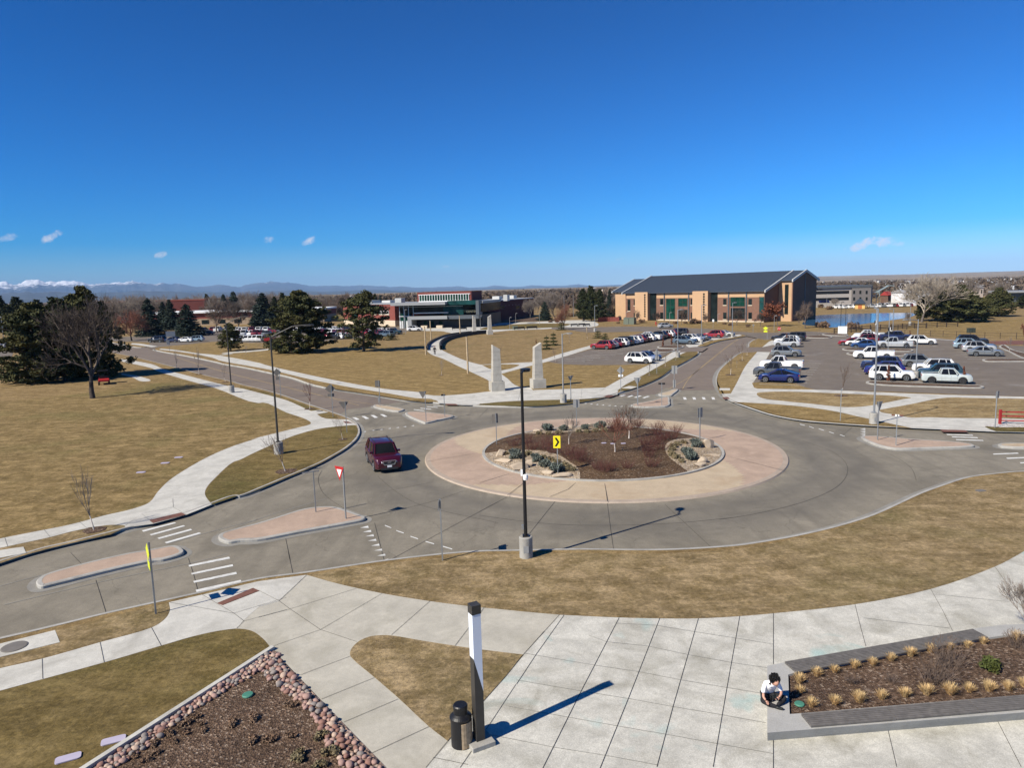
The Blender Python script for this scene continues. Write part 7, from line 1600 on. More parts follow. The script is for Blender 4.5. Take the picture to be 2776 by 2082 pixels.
# ------------------------------------------------------------------ lower-left mulch bed with its cobble border
EP = [at('J', 660, 1664), at('J', 2097, 738)]; ed = (EP[1] - EP[0]).normalized(); EP[0] = EP[0] - ed * 5
sheet('mulch_bed', outline([('J', [(2100, 742, 1)]), ('K', [(115, 752, 1), (980, 1660, 1), (1500, 2300, 1)]), ('J', [(-100, 2300, 1), (664, 1662, 1)])]), M['mulch'], .012)
nE = Vector((ed.y, -ed.x, 0)); mb = MB(); ribbon(mb, EP, 0, .0, 0, .12); ribbon(mb, EP, 0, .12, -.16 if nE.x > 0 else .16, .12); ribbon(mb, EP, -.16 if nE.x > 0 else .16, .12, -.16 if nE.x > 0 else .16, .0); tag(mb.build('edging_kerb', M['concrete']), kind='structure')
rock_me = []
for i in range(10):
    bm = bmesh.new(); bmesh.ops.create_icosphere(bm, subdivisions=2, radius=.5); rg = random.Random(i)
    f = [Vector((rg.gauss(0, 1), rg.gauss(0, 1), rg.gauss(0, 1))).normalized() for _ in range(5)]
    for v in bm.verts:
        for n in f:
            e = v.co.dot(n) - .40
            if e > 0: v.co -= n * e * .8
        v.co = Vector((v.co.x * rg.uniform(.95, 1.25), v.co.y * .9, v.co.z * .68))
    me = bpy.data.meshes.new('cobble'); bm.to_mesh(me); bm.free(); me.polygons.foreach_set('use_smooth', [True] * len(me.polygons)); me.materials.append(M['rockpink'][i % 4 if i < 8 else 0]); rock_me.append(me)
rg = random.Random(3); cells = []
for k_, l_, o_ in (('J', [(2085, 752), (700, 1668)], 1), ('K', [(105, 752), (985, 1662)], -1)):
    mb = MB(); ribbon(mb, [at(k_, *q) for q in l_], 0, .02 if o_ > 0 else .024, -.5 * (1 if o_ < 0 else -1) , .02 if o_ > 0 else .024); o = mb.build('cobble_fill', M['cobble_fill']); tag(o, kind='structure')
    if o.data.polygons[0].normal.z < 0: o.data.flip_normals()
def rockband(A, B, wid, n, off, lab, s0, s1):
    d = (B - A); L = d.length; d.normalize(); nn = Vector((-d.y, d.x, 0)); done = 0; tries = 0
    while done < n and tries < 6000:
        tries += 1; t = rg.random(); w_ = wid * (1 + .25 * math.sin(t * 9)); p = A + d * (t * L) + nn * (off * (rg.random() ** .9) * w_); s = rg.uniform(s0, s1) * (.8 + .5 * rg.random())
        if any((p - q).length < (s + r) * .36 for q, r in cells): continue
        cells.append((p, s)); o = meshobj('cobble', rock_me[rg.randrange(10)], None, (p.x, p.y, .012 + s * .22)); o.rotation_euler = (rg.uniform(-.3, .3), rg.uniform(-.3, .3), rg.random() * 6.28); o.scale = (s, s, s)
        tag(o, lab, 'cobble', 'pink cobbles bordering the mulch bed'); done += 1
A_ = at('J', 2085, 775); B_2 = at('J', 735, 1668); 
rockband(A_, B_2, .46, 150, 1 if (Vector((-(B_2 - A_).y, (B_2 - A_).x, 0))).dot(Vector((1, -1, 0))) > 0 else -1, 'pinkish river cobble in the border along the white edging', .11, .22)
A_ = at('K', 95, 765); B_2 = at('K', 960, 1690)
rockband(A_, B_2, .56, 150, -1 if (Vector((-(B_2 - A_).y, (B_2 - A_).x, 0))).dot(Vector((1, 0, 0))) > 0 else 1, 'pinkish river cobble in the border along the concrete path', .13, .25)
strawm = tuft_maker('straw_tuft', 61, 'straw', 260, .42, .5, .007); low = mound_maker('dry_tuft', 62, .5, .16, 'lowtuft', 500, .022, 2); lowg = mound_maker('olive_tuft', 63, .5, .22, 'sagegrass', 420, .028, 2)
for k, u, v, s in (('J', 1525, 1258, .8), ('J', 1420, 1320, 1), ('J', 1285, 1410, .9), ('J', 1450, 1385, .8), ('J', 1560, 1315, .7), ('J', 1325, 1470, .7), ('J', 1170, 1490, .8), ('J', 1190, 1550, .8), ('J', 1130, 1620, .8), ('J', 1060, 1570, .7), ('J', 1940, 1290, 1), ('J', 1775, 1330, 1), ('J', 1930, 1460, 1), ('J', 2090, 1450, .9), ('J', 1560, 1380, .7), ('K', 260, 1170, 1), ('K', 90, 1440, 1), ('K', 265, 1405, .9)):
    shrub('low', low, k, u, v, s, 'flat dry tuft in the lower-left mulch bed', 'dry tufts in the lower-left mulch bed', z=.012, cat='grass tuft')
for k, u, v, s, lb in (('K', 495, 1425, 1.1, 'pale olive tuft farthest up beside the cobbles'), ('K', 570, 1560, 1.3, 'large pale olive tuft between the cobbles and the other tufts'), ('K', 320, 1580, 1.2, 'pale olive tuft left of the large one near the bottom edge'), ('K', 480, 1655, 1.0, 'pale olive tuft cut by the bottom edge')):
    shrub('lowg', lowg, k, u, v, s, lb, 'pale olive tufts in the lower-left mulch bed', z=.012, cat='grass tuft')

# ------------------------------------------------------------------ seat-wall planter with timber benches
PZ = .36
pl_root = empty('seat_planter', at('M', 228, 1390, PZ).xy.to_3d(), 0, 'long raised concrete planter with slatted timber benches on both sides', 'planter')
o0 = pl_root.location.copy()
def PM(pts, z=PZ): return [at('M', a, b, z) - o0 for a, b in pts]
outer = PM([(228, 1390), (228, 872), (362, 845), (1815, 585), (1860, 578), (2030, 556), (2212, 548), (2700, 560), (3200, 1170), (2212, 1232)])
inner = PM([(390, 940), (402, 1245), (490, 1239), (2212, 1095), (3050, 1030), (2700, 640), (2212, 628), (2060, 636), (1935, 655), (455, 921)])
def inset_(P, d):
    s = 1 if area2(P) > 0 else -1; return [p + n * d * s for p, n in zip(P, normals2(P, True))]
mb = MB(); tri = tessellate_polygon([[Vector((p.x, p.y, 0)) for p in outer], [Vector((p.x, p.y, 0)) for p in inner]]); allp = outer + inner
mb.add([(p.x, p.y, PZ) for p in allp], tri)
no = len(outer); ni = len(inner)
mb.add([(p.x, p.y, PZ) for p in outer] + [(p.x, p.y, 0) for p in inset_(outer, .19)], [(i, (i + 1) % no, (i + 1) % no + no, i + no) for i in range(no)])
mb.add([(p.x, p.y, PZ) for p in inner] + [(p.x, p.y, .1) for p in inner], [(i, (i + 1) % ni, (i + 1) % ni + ni, i + ni) for i in range(ni)])
w_ = MB(); w_.v, w_.f, w_.m = mb.v, mb.f, mb.m
me = bpy.data.meshes.new('wall'); me.from_pydata(mb.v, [], mb.f); me.materials.append(stain_mat('planter_concrete', (.36, .355, .335), .07, 1.5, (.29, .285, .265)))
bm = bmesh.new(); bm.from_mesh(me); bmesh.ops.remove_doubles(bm, verts=bm.verts, dist=.002); bmesh.ops.recalc_face_normals(bm, faces=bm.faces); bm.to_mesh(me); bm.free()
meshobj('wall', me, pl_root)
bed = MB(); bed.add([(p.x, p.y, PZ - .07) for p in inner], tessellate_polygon([[Vector((p.x, p.y, 0)) for p in inner]])); bed.build('mulch', M['mulch'], pl_root)
def bench(c4, n, name='bench_slats'):
    a, b, c, d = PM(c4, PZ + .07); mb = MB()   # a-b one long side, d-c the other
    for i in range(n):
        t0, t1 = (i + .09) / n, (i + .91) / n; q = [a.lerp(d, t0), b.lerp(c, t0), b.lerp(c, t1), a.lerp(d, t1)]
        if area2(q) < 0: q.reverse()
        mb.prism([(p.x, p.y) for p in q], PZ + .03, PZ + .07)
    q = [a.lerp(d, .03), b.lerp(c, .03), b.lerp(c, .97), a.lerp(d, .97)]
    if area2(q) < 0: q.reverse()
    mb.prism([(p.x, p.y) for p in q], PZ + .004, PZ + .035)
    mb.build(name, M['wood_grey'], pl_root)
bench([(362, 838), (1815, 584), (1937, 650), (455, 918)], 8); bench([(490, 1239), (1145, 1186), (1228, 1282), (570, 1336)], 7); bench([(1148, 1185), (1778, 1131), (1870, 1226), (1232, 1281)], 7); bench([(1782, 1130), (2500, 1070), (2600, 1165), (1876, 1225)], 7)
gs_ = 'straw grass tufts in the planter'; zt_ = PZ - .07
for u, v in ((475, 1000), (480, 1082), (610, 948), (748, 920), (905, 885), (1045, 868), (1185, 832), (1335, 795), (1490, 765), (1640, 745), (1780, 728), (1900, 700)):
    shrub('strw', strawm, 'M', u, v, .66 + .07 * (u % 4), 'straw-coloured grass tuft in the back row of the planter', gs_, z=zt_, cat='grass tuft')
for u, v in ((568, 1185), (752, 1168), (938, 1150), (1112, 1128), (1292, 1108), (1458, 1092), (1643, 1090), (1788, 1072), (1942, 1065), (2092, 1058), (2208, 1030), (2330, 1010)):
    shrub('strw', strawm, 'M', u, v, .78 + .07 * (u % 4), 'straw-coloured grass tuft in the front row of the planter', gs_, z=zt_, cat='grass tuft')
shrub('strw', strawm, 'M', 2160, 690, 1.1, 'straw tuft in the back right corner of the planter beyond the green bush', gs_, z=zt_, cat='grass tuft')
twg = stems_maker('twiggy_shrub', 71, 60, .55, .9, 'twig', .004, 3)
for u, v, s, lb in ((1520, 1000, 1.25, 'twiggy leafless shrub nearer the front row in the planter'), (1640, 880, 1.35, 'twiggy leafless shrub behind the first one in the planter'), (2170, 735, .9, 'twiggy shrub at the right frame edge in the planter'), (1190, 1000, .5, 'low twiggy sprout among the mulch of the planter'), (880, 1000, .5, 'flat twiggy patch near the left of the planter')):
    shrub('twg', twg, 'M', u, v, s, lb, None, z=zt_)
shrub('gbush', mound_maker('green_shrub', 72, .85, .4, 'greenbush', 900, .035), 'M', 1950, 890, 1.0, 'dark green shrub at the right of the planter', None, z=zt_)
disc('valve_lid', M['green_lid'], 'M', 477, 1170, .14, zt_ + .01, 'round green lid beside the seated person in the planter', 'valve lid', h=.04)
T, B = grow(random.Random(31), 1.9, .9, 5, r0=.03, first=.2, upr=.7, wob=.16, minr=.0045, split=3)
o = empty('leafless_bush', at('M', 2235, 600, PZ), 0, 'leafless bush reaching in at the right frame edge above the planter', 'shrub'); meshobj('trunk', tubes_mesh(T, M['twig_grey'], 5, 'trunk'), o); meshobj('crown', tubes_mesh(B, M['twig_grey'], 4, 'crown'), o)

# ------------------------------------------------------------------ lamps, signs, poles
def pole_lamp(k, u, v, vt, label, mat='black', drum=.32, dh=.9, pr=.085, arm=None, head=(.75, .3), group=None, dv=None, z=0.0):
    g = at(k, u, v, z); h = hz(k, u, v, vt, z); r = empty('street_lamp', g, 0, label, 'street lamp', group)
    if drum:
        o = MB().lathe((0, 0, 0), [(drum, -.02), (drum, dh - .03), (drum - .03, dh), (0, dh)], 28).build('concrete_base', M['kerb'], r); dh0 = dh
        MB().box(-.12, .12, -drum - .004, -drum + .03, dh * .3, dh * .62).build('cover_plate', M['grey_panel'], r)
    else: dh0 = 0
    MB().box(-pr * 1.7, pr * 1.7, -pr * 1.7, pr * 1.7, dh0, dh0 + .07).build('base_plate', M[mat], r)
    MB().tube([(0, 0, dh0), (0, 0, h)], [pr, pr * .72], 14).build('pole', M[mat], r)
    if arm:
        pts = arm; a = MB().tube([(0, 0, h - .12)] + [(x, y, h + zz) for x, y, zz in pts], [pr * .55] * (len(pts) + 1), 8).build('arm', M[mat], r)
        x, y, zz = pts[-1]; d = Vector((x - (pts[-2][0] if len(pts) > 1 else 0), y - (pts[-2][1] if len(pts) > 1 else 0), 0)).normalized(); n = Vector((-d.y, d.x, 0)); L, W = head
        c = Vector((x, y, h + zz)); q = []
        for sx, sy in ((0, .3), (.25, .5), (.75, .5), (1, .25), (1, -.25), (.75, -.5), (.25, -.5), (0, -.3)): p = c + d * sx * L + n * sy * W; q.append((p.x, p.y))
        if area2([Vector((*p, 0)) for p in q]) < 0: q.reverse()
        MB().prism(q, h + zz - .07, h + zz + .06).build('lamp_head', M[mat], r)
    return r, h
r, h = pole_lamp('H', 400, 1612, 28, 'tall black lamp on a pale concrete drum at the near edge of the roundabout', arm=[(.05, .35, -.02), (.12, .6, 0)], head=(.55, .42), drum=.31, dh=1.0)
g_ = r.location; zc_ = hz('H', 400, 1612, 890)
MB().box(-.16, -.06, -.14, .02, zc_ - .12, zc_ + .16).build('camera_box', M['white'], r); MB().lathe((.06, -.14, zc_ - .3), [(.10, 0), (.12, .12), (.1, .24), (0, .26)], 12).build('camera_dome', M['white'], r)
zc_ = hz('H', 400, 1612, 1355); MB().box(-.18, -.08, -.06, .06, zc_ - .1, zc_ + .1).build('junction_box', M['steel'], r)
pole_lamp('G', 335, 728, -285, 'dark lamp with a long rising arm beside the curving footway', mat='bronze', arm=[(1.7, .1, .65), (2.5, .12, .72), (2.6, .12, .72)], head=(.75, .3), drum=.36, dh=.95)
pole_lamp('A', 1985, 1152, 552, 'second dark lamp with a rising arm, farther left along the footway', mat='bronze', arm=[(1.7, .1, .65), (2.5, .12, .72)], head=(.6, .3), drum=.36, dh=.95)
pole_lamp('C', 1350, 1238, 645, 'pale lamp on a drum beyond the roundabout beside the obelisks', mat='steel_dull', arm=[(.4, .0, .0), (.5, 0, 0)], head=(.6, .3), drum=.36, dh=.95)
pole_lamp('I', 1120, 398, -440, 'grey lamp on a drum right of the roundabout rising before the lot', mat='steel', arm=[(.02, .3, .0), (.02, .35, 0)], head=(.3, .2), drum=.36, dh=.95)
gl_ = 'grey lamps on concrete drums'
for k, u, v, vt, ax, lb in (('D', 750, 850, 440, .3, 'grey lamp on a drum beside the blue-grey suv of the left lot'), ('D', 953, 738, 400, .3, 'grey lamp on a drum at the far end of the left lot row'), ('D', 1217, 675, 380, .3, 'grey lamp on a drum at the bend of the northern arm'), ('D', 40, 628, 405, .3, 'grey lamp on a drum at the plaza street left of the brick building'),
                            ('E', 1283, 1030, 522, -1.2, 'grey lamp with a long arm rising between parked cars in the right lot'), ('E', 1085, 690, 432, -.3, 'grey lamp carrying white cameras at the back of the right lot'), ('E', 1235, 575, 372, .3, 'grey lamp on a drum on the pond bank'), ('A', 40, 765, 500, -.8, 'grey lamp at the left frame edge by the silver suv')):
    pole_lamp(k, u, v, vt, lb, mat='steel', arm=[(ax, 0, 0), (ax * 1.1, 0, 0)], head=(.6, .3), drum=.34, dh=.9, group=gl_, pr=.08)
gl2 = 'short path lamps around the plaza'
for k, u, v, vt, lb in (('D', 680, 562, 465, 'short path lamp before the green windows of the brick building'), ('D', 1093, 560, 475, 'short path lamp before the second glazed recess'), ('D', 1575, 622, 492, 'short path lamp by the oak with rusty leaves'), ('D', 308, 567, 460, 'short path lamp beside the green cabinet'), ('C', 640, 600, 492, 'path lamp between the two far obelisks'), ('C', 892, 612, 506, 'path lamp at the near side of the oval lawn'), ('C', 942, 560, 472, 'path lamp at the far side of the oval lawn'),
                        ('C', 165, 588, 500, 'path lamp before the glass building entrance'), ('C', 1147, 570, 452, 'path lamp near the lone blue spruce'), ('C', 1540, 520, 438, 'path lamp at the far right of the plaza'), ('B', 1580, 650, 440, 'tall path lamp by the white crossover'), ('E', 641, 590, 375, 'left of two dark poles behind the blank white board'), ('E', 682, 590, 400, 'right of two dark poles behind the blank white board'), ('E', 520, 430, 308, 'light grey lamp before the parking structure')):
    pole_lamp(k, u, v, vt, lb, mat='black' if k == 'E' and u > 600 else 'steel_dull', arm=[(.15, 0, 0), (.2, 0, 0)], head=(.5, .5), drum=0, group=gl2, pr=.06)
for k, u, v, vt, lb in (('C', 1358, 508, 322, 'left of two tall flagpoles beyond the plaza'), ('C', 1437, 505, 320, 'right of two tall flagpoles beyond the plaza')):
    g = at(k, u, v); h = hz(k, u, v, vt); r = empty('flagpole', g, 0, lb, 'flagpole', 'flagpoles'); MB().tube([(0, 0, 0), (0, 0, h)], [.1, .05], 8).build('pole', M['steel'], r); MB().lathe((0, 0, h), [(.12, 0), (.12, .2), (0, .24)], 8).build('finial', M['steel'], r)
for k, u, v, vt, lb in (('C', 172, 828, 590, 'tall pale wooden post nearest the outer bend of the walkway'), ('C', 217, 722, 535, 'pale wooden post behind the outer bend of the walkway'), ('C', 466, 655, 492, 'pale wooden post at the far end of the walkway'), ('C', 533, 988, 672, 'pale wooden post beside the walkway nearest the obelisks'), ('C', 1552, 640, 590, 'short wooden post by the plaza edge')):
    g = at(k, u, v); h = hz(k, u, v, vt); r = empty('wooden_post', g, 0, lb, 'post', 'wooden posts along the walkway'); MB().tube([(0, 0, -.1), (0, 0, h * .5), (-.03, 0, h)], [.14, .13, .11], 10).build('post', M['wood'], r); MB().tube([(-.03, 0, h), (-.03, 0, h + .1)], [.125, .09], 10).build('cap', M['bronze'], r)
# signs: panels are given in the view plane through the post, then turned by yaw
def shape(kind, w, h):
    if kind == 'diamond': return [(0, -h / 2), (w / 2, 0), (0, h / 2), (-w / 2, 0)]
    if kind == 'tri': return [(0, -h / 2), (w / 2, h / 2), (-w / 2, h / 2)]
    if kind == 'oct': return [(w / 2 * math.cos(math.radians(22.5 + 45 * i)) * 1.08, h / 2 * math.sin(math.radians(22.5 + 45 * i)) * 1.08) for i in range(8)]
    return [(-w / 2, -h / 2), (w / 2, -h / 2), (w / 2, h / 2), (-w / 2, h / 2)]
def plate(name, kind, w, h, x, z, mat, parent, y=-.04, t=.012, sc=1.0):
    s = shape(kind, w * sc, h * sc); V = [(x + a, y, z + b) for a, b in s] + [(x + a, y + t, z + b) for a, b in s]; n = len(s)
    mb = MB(); mb.add(V, [tuple(range(n)), tuple(reversed(range(n, 2 * n)))] + [(i, (i + 1) % n, (i + 1) % n + n, i + n) for i in range(n)]); return mb.build(name, mat, parent)
def sign(k, u, v, vt, panels, label, z=0.0, yaw=0.0, mat='steel_dull', pr=.032, group=None, front=False):
    g = at(k, u, v, z); h = hz(k, u, v, vt, z); face = math.atan2(-g.x, g.y) + yaw; r = empty('road_sign', g, face, label, 'sign', group)
    MB().box(-pr, pr, -pr, pr, -.05, h).build('post', M['steel'], r); D = math.hypot(g.x, g.y); mpp = VW[k][2] / FPX * math.sqrt(D * D + CAMH ** 2)
    for p in panels:
        kind, uu, v0, v1, w, mt = p[:6]; z0 = hz(k, u, v, v1, z); z1 = hz(k, u, v, v0, z); x = (uu - u) * mpp
        y = (.045 if not front else -.055)
        o = plate('sign_panel', kind, w * mpp if w > 3 else w, z1 - z0, x, (z0 + z1) / 2, M[mt], r, y)
        if front and kind == 'tri': plate('sign_field', 'tri', w * mpp if w > 3 else w, (z1 - z0), x, (z0 + z1) / 2 + .02, M['white'], r, y - .004, .003, .55)
    return r, h
rs = sign
rs('H', 147, 645, 380, [('rect', 126, 388, 468, 24, 'brown_sign'), ('rect', 152, 382, 464, 25, 'brown_sign')], 'twin narrow sign backs at the left rim of the planted island', z=.1)
rs('H', 832, 507, 262, [('rect', 818, 263, 331, 27, 'steel_dull'), ('rect', 846, 263, 331, 27, 'steel_dull')], 'twin sign backs at the back of the planted island', z=.15)
rs('H', 1887, 603, 335, [('rect', 1897, 336, 418, .6, 'steel_dull')], 'sign seen edge-on at the right rim of the planted island', z=.1, yaw=.95)
r, h = rs('H', 670, 892, 572, [('rect', 667, 573, 678, 60, 'sign_yellow')], 'yellow sign with a black chevron on the planted island', z=.15, front=True)
pz = hz('H', 670, 892, 626, .15); s_ = .30
cp_ = [(-.17, .29), (-.02, .29), (.17, 0), (-.02, -.29), (-.17, -.29), (.02, 0)]
mb = MB(); V = [(a * .95 - .01, -.060, pz + b * 1.0) for a, b in cp_] + [(a * .95 - .01, -.057, pz + b * 1.0) for a, b in cp_]; mb.add(V, [(0, 1, 2, 5), (5, 2, 3, 4), (6, 11, 8, 7), (11, 10, 9, 8)] + [(i, (i + 1) % 6, (i + 1) % 6 + 6, i + 6) for i in range(6)]); mb.build('chevron', M['black'], r)
rs('H', 1357, 312, 75, [('tri', 1355, 76, 131, 62, 'steel_dull')], 'back of a triangular yield sign on the northern splitter island')
r, h = rs('H', 1561, 316, 120, [('rect', 1561, 120, 134, 55, 'black')], 'street name blade on a post on the northern splitter island')
r, h = rs('D', 718, 1122, 918, [('rect', 721, 921, 990, 46, 'steel_dull'), ('rect', 720, 1043, 1110, 24, 'steel_dull')], 'rectangular sign back above a narrow marker on the northern arm')
rs('H', 783, 283, 60, [('tri', 787, 61, 112, .9, 'steel_dull')], 'narrow turned yield sign back behind the drum lamp', yaw=.9)
rs('D', 262, 1148, 925, [('diamond', 262, 926, 997, 64, 'steel_dull'), ('rect', 262, 996, 1017, 40, 'white')], 'diamond sign back with a small white plate beside the left footway')
rs('D', 404, 1260, 1022, [('tri', 404, 1023, 1085, 62, 'steel_dull')], 'yield sign back at the mouth of the northern arm')
rs('D', 570, 992, 780, [('diamond', 570, 781, 841, 60, 'steel_dull'), ('rect', 572, 838, 870, 35, 'steel_dull')], 'diamond sign back with a plate farther up the left verge')
rs('G', 353, 243, -8, [('diamond', 335, -5, 64, 66, 'brown_sign'), ('rect', 339, 65, 94, 32, 'brown_sign')], 'diamond sign back with a small plate far up the north-west arm')
rs('G', 799, 412, 128, [('diamond', 790, 130, 208, 86, 'brown_sign'), ('rect', 793, 212, 238, 52, 'brown_sign')], 'brown diamond sign back with a plate near the north-west crossing')
rs('G', 918, 548, 280, [('tri', 905, 281, 346, 82, 'brown_sign')], 'yield sign back in front of the north-west arm on the left')
rs('G', 1202, 320, 98, [('rect', 1190, 98, 155, 40, 'brown_sign'), ('rect', 1197, 232, 292, 20, 'steel_dull')], 'rectangular sign back over a narrow marker on the small kerb nose')
rs('G', 1597, 452, 192, [('tri', 1578, 193, 255, 66, 'brown_sign')], 'yield sign back on the north-west splitter island')
rs('G', 1757, 412, 214, [('rect', 1750, 218, 232, 36, 'black')], 'small street name blade on the north-west splitter island')
r, h = rs('G', 909, 1285, 838, [('tri', 873, 840, 962, .72, 'red')], 'red and white yield sign on the near left splitter island', yaw=-.85, front=True)
r, h = rs('G', 652, 1227, 876, [('rect', 632, 877, 888, .95, 'steel_dull')], 'post with a thin flat blade on the near left splitter island', yaw=.15)
rs('G', 1737, 1643, 1118, [('rect', 1712, 1122, 1190, .75, 'steel_dull')], 'sign seen exactly edge-on at the foot of the berm lawn', yaw=1.50)
r, h = rs('J', 1205, 470, -85, [('diamond', 1150, -60, 70, .95, 'yellow'), ('rect', 1160, 75, 135, .6, 'yellow')], 'fluorescent yellow-green crossing sign seen nearly edge-on', yaw=-1.47, front=True)
rs('I', 1148, 517, 238, [('tri', 1160, 239, 311, .75, 'steel_dull')], 'yield sign back seen obliquely on the right splitter island', yaw=.95)
r, h = rs('I', 1282, 557, 332, [('rect', 1260, 333, 344, 20, 'plate'), ('rect', 1282, 332, 345, 24, 'white'), ('rect', 1304, 333, 344, 22, 'plate')], 'post with a red and white blade on the right splitter island'); 
rs('I', 2001, 428, 163, [('rect', 2018, 165, 216, .6, 'steel')], 'sign seen edge-on beside the red rail fence', yaw=1.2)
rs('I', 878, 378, 145, [('rect', 882, 146, 160, .1, 'steel')], 'thin marker stake on the kerbed lawn right of the roundabout')
r, h = rs('D', 1515, 700, 583, [('diamond', 1502, 584, 616, 40, 'yellow'), ('rect', 1502, 618, 634, 28, 'yellow')], 'distant fluorescent yellow diamond sign at the far end of the northern arm', front=True)
r, h = rs('D', 1618, 648, 585, [('oct', 1618, 588, 618, 26, 'red')], 'distant red stop sign at the cross street', front=True)
mb_ = text('STOP', .32, M['white'], r, (0, -.075, hz('D', 1618, 648, 603)), (math.pi / 2, 0, 0))
for u, v, vt, v0, v1, lt in ((937, 760, 430, 534, 560, 'J'), (1047, 795, 468, 594, 624, 'L')):
    r, h = rs('E', u, v, vt, [('rect', u + (0 if lt == 'J' else 6), v0, v1, 24, 'black')], 'tall pole with a square black letter sign %s in the right lot' % lt, front=True, pr=.05)
    z_ = hz('E', u, v, (v0 + v1) / 2); text(lt, .9, M['white'], r, (.0 if lt == 'J' else .3, -.07, z_), (math.pi / 2, 0, 0))
rs('D', 1053, 600, 522, [('rect', 1053, 523, 545, 14, 'white')], 'small white sign before the brick building', front=True)
rs('D', 1395, 640, 558, [('tri', 1397, 570, 588, 18, 'steel_dull')], 'small distant yield sign back at the cross street')
rs('A', 1452, 795, 700, [('rect', 1448, 700, 740, 22, 'steel')], 'narrow grey sign back at the side street corner')
rs('C', 90, 585, 545, [('rect', 90, 546, 556, 10, 'white')], 'tiny white sign before the glass building', front=True)
# blank boards
def board(k, u0, u1, v0, v1, vb, label, mat, legs='steel'):
    g0 = at(k, (u0 + u1) / 2, vb); D = math.hypot(g0.x, g0.y); mpp = VW[k][2] / FPX * D; w = (u1 - u0) * mpp; r = empty('notice_board', g0, math.atan2(-g0.x, g0.y), label, 'notice board')
    z0 = hz(k, (u0 + u1) / 2, vb, v1); z1 = hz(k, (u0 + u1) / 2, vb, v0); MB().box(-w / 2, w / 2, -.06, .06, max(z0, .1), z1).build('board', mat, r)
    f = MB(); f.box(-w / 2 - .05, w / 2 + .05, -.08, .08, z1, z1 + .06); f.build('frame', M['steel'], r)
    for x in (-w / 2 + .15, w / 2 - .15): MB().box(x - .05, x + .05, .065, .16, 0, z1).build('leg', M[legs], r)
board('E', 624, 688, 583, 646, 652, 'blank white board at the top of the right lot', M['white']); board('A', 1434, 1500, 628, 671, 722, 'grey reflective notice board by the far car park', M['steel'])
# fences
def fence(groups, h, gap, rails, mat, label, pw=.12, rw=.09):
    P = outline(groups, 0, False); r = empty('rail_fence', P[0], 0, label, 'fence'); o = P[0]; L = 0; nxt = 0; posts = []
    for i in range(len(P) - 1):
        a, b = P[i], P[i + 1]; l = (b - a).length
        while nxt <= L + l: posts.append(a.lerp(b, (nxt - L) / l)); nxt += gap
        L += l
    posts = posts[:95]
    for p in posts: q = p - o; MB().box(q.x - pw / 2, q.x + pw / 2, q.y - pw / 2, q.y + pw / 2, 0, h + .08).build('post', mat, r)
    for z in rails:
        mb = MB()
        for a, b in zip(posts[:-1], posts[1:]):
            d = (b - a).normalized() * (pw * .0); mb.bar(a - o + Vector((0, 0, z)), b - o + Vector((0, 0, z)), rw * .5, rw)
        mb.build('rail', mat, r)
    return r
M['fence_wood'] = plain('dark_fence_wood', (.045, .032, .026), .85)
fence([('E', [(585, 648), (700, 640), (830, 622), (1000, 612), (1200, 604), (1400, 598), (1600, 588), (1740, 585)])], 1.25, 3.0, (.35, .72, 1.12), M['fence_wood'], 'dark wooden rail fence nearest the pond', .16, .12)
fence([('E', [(700, 640), (850, 635), (1000, 625), (1250, 608), (1395, 600)])], 1.2, 3.0, (.4, .8, 1.1), M['fence_wood'], 'second dark rail fence in front of the first, left part')
fence([('E', [(960, 658), (1250, 662), (1500, 672), (1750, 682), (2000, 690), (2212, 694), (2700, 712)])], 1.15, 2.6, (.6, 1.1), M['fence_wood'], 'thin dark rail fence along the back of the right lot', .07, .05)
fence([('I', [(2036, 402), (2212, 405), (2500, 412), (2900, 420)])], 1.15, 4.2, (.32, .70, 1.05), plain('rail_red', (.30, .02, .02), .6), 'bright red rail fence at the right frame edge', .17, .09)
# ------------------------------------------------------------------ obelisks
def obelisk(k, ub, vb, vt, wb, flip, label, blockh=1.15, rz=.25):
    g = at(k, ub, vb); h = hz(k, ub, vb, vt); r = empty('obelisk', g, rz, label, 'obelisk', 'stone obelisks flanking the walkway'); r.location.y += wb / 2
    st = stain_mat('obelisk_stone', (.40, .375, .325), .1, 1.6, (.30, .28, .24)); MB().box(-wb / 2, wb / 2, -wb / 2, wb / 2, 0, blockh).build('plinth', st, r)
    a = wb * .34; b = wb * .27; hl, hr = (h - .55, h) if flip else (h, h - .55); n = 4; z0 = blockh
    for i in range(n):
        t0, t1 = i / n, (i + 1) / n; zt0 = z0 + (h - .9 - z0) * t0 + (.02 if i else 0); zt1 = z0 + (h - .9 - z0) * t1; w0 = a + (b - a) * t0; w1 = a + (b - a) * t1
        MB().add([(-w0, -w0, zt0), (w0, -w0, zt0), (w0, w0, zt0), (-w0, w0, zt0), (-w1, -w1, zt1), (w1, -w1, zt1), (w1, w1, zt1), (-w1, w1, zt1)], [(0, 3, 2, 1), (4, 5, 6, 7), (0, 1, 5, 4), (1, 2, 6, 5), (2, 3, 7, 6), (3, 0, 4, 7)]).build('shaft_block', st, r)
    z = h - .9 + .02; MB().add([(-b, -b, z), (b, -b, z), (b, b, z), (-b, b, z), (-b, -b, hl), (b, -b, hr + .001), (b, b, hr), (-b, b, hl)], [(0, 3, 2, 1), (4, 5, 6, 7), (0, 1, 5, 4), (1, 2, 6, 5), (2, 3, 7, 6), (3, 0, 4, 7)]).build('slanted_tip', st, r)
obelisk('C', 780, 1142, 745, 1.65, False, 'left of the two near stone obelisks, its tip sloping down to the right'); obelisk('C', 1135, 1118, 728, 1.65, True, 'right of the two near stone obelisks, its tip rising to the right')
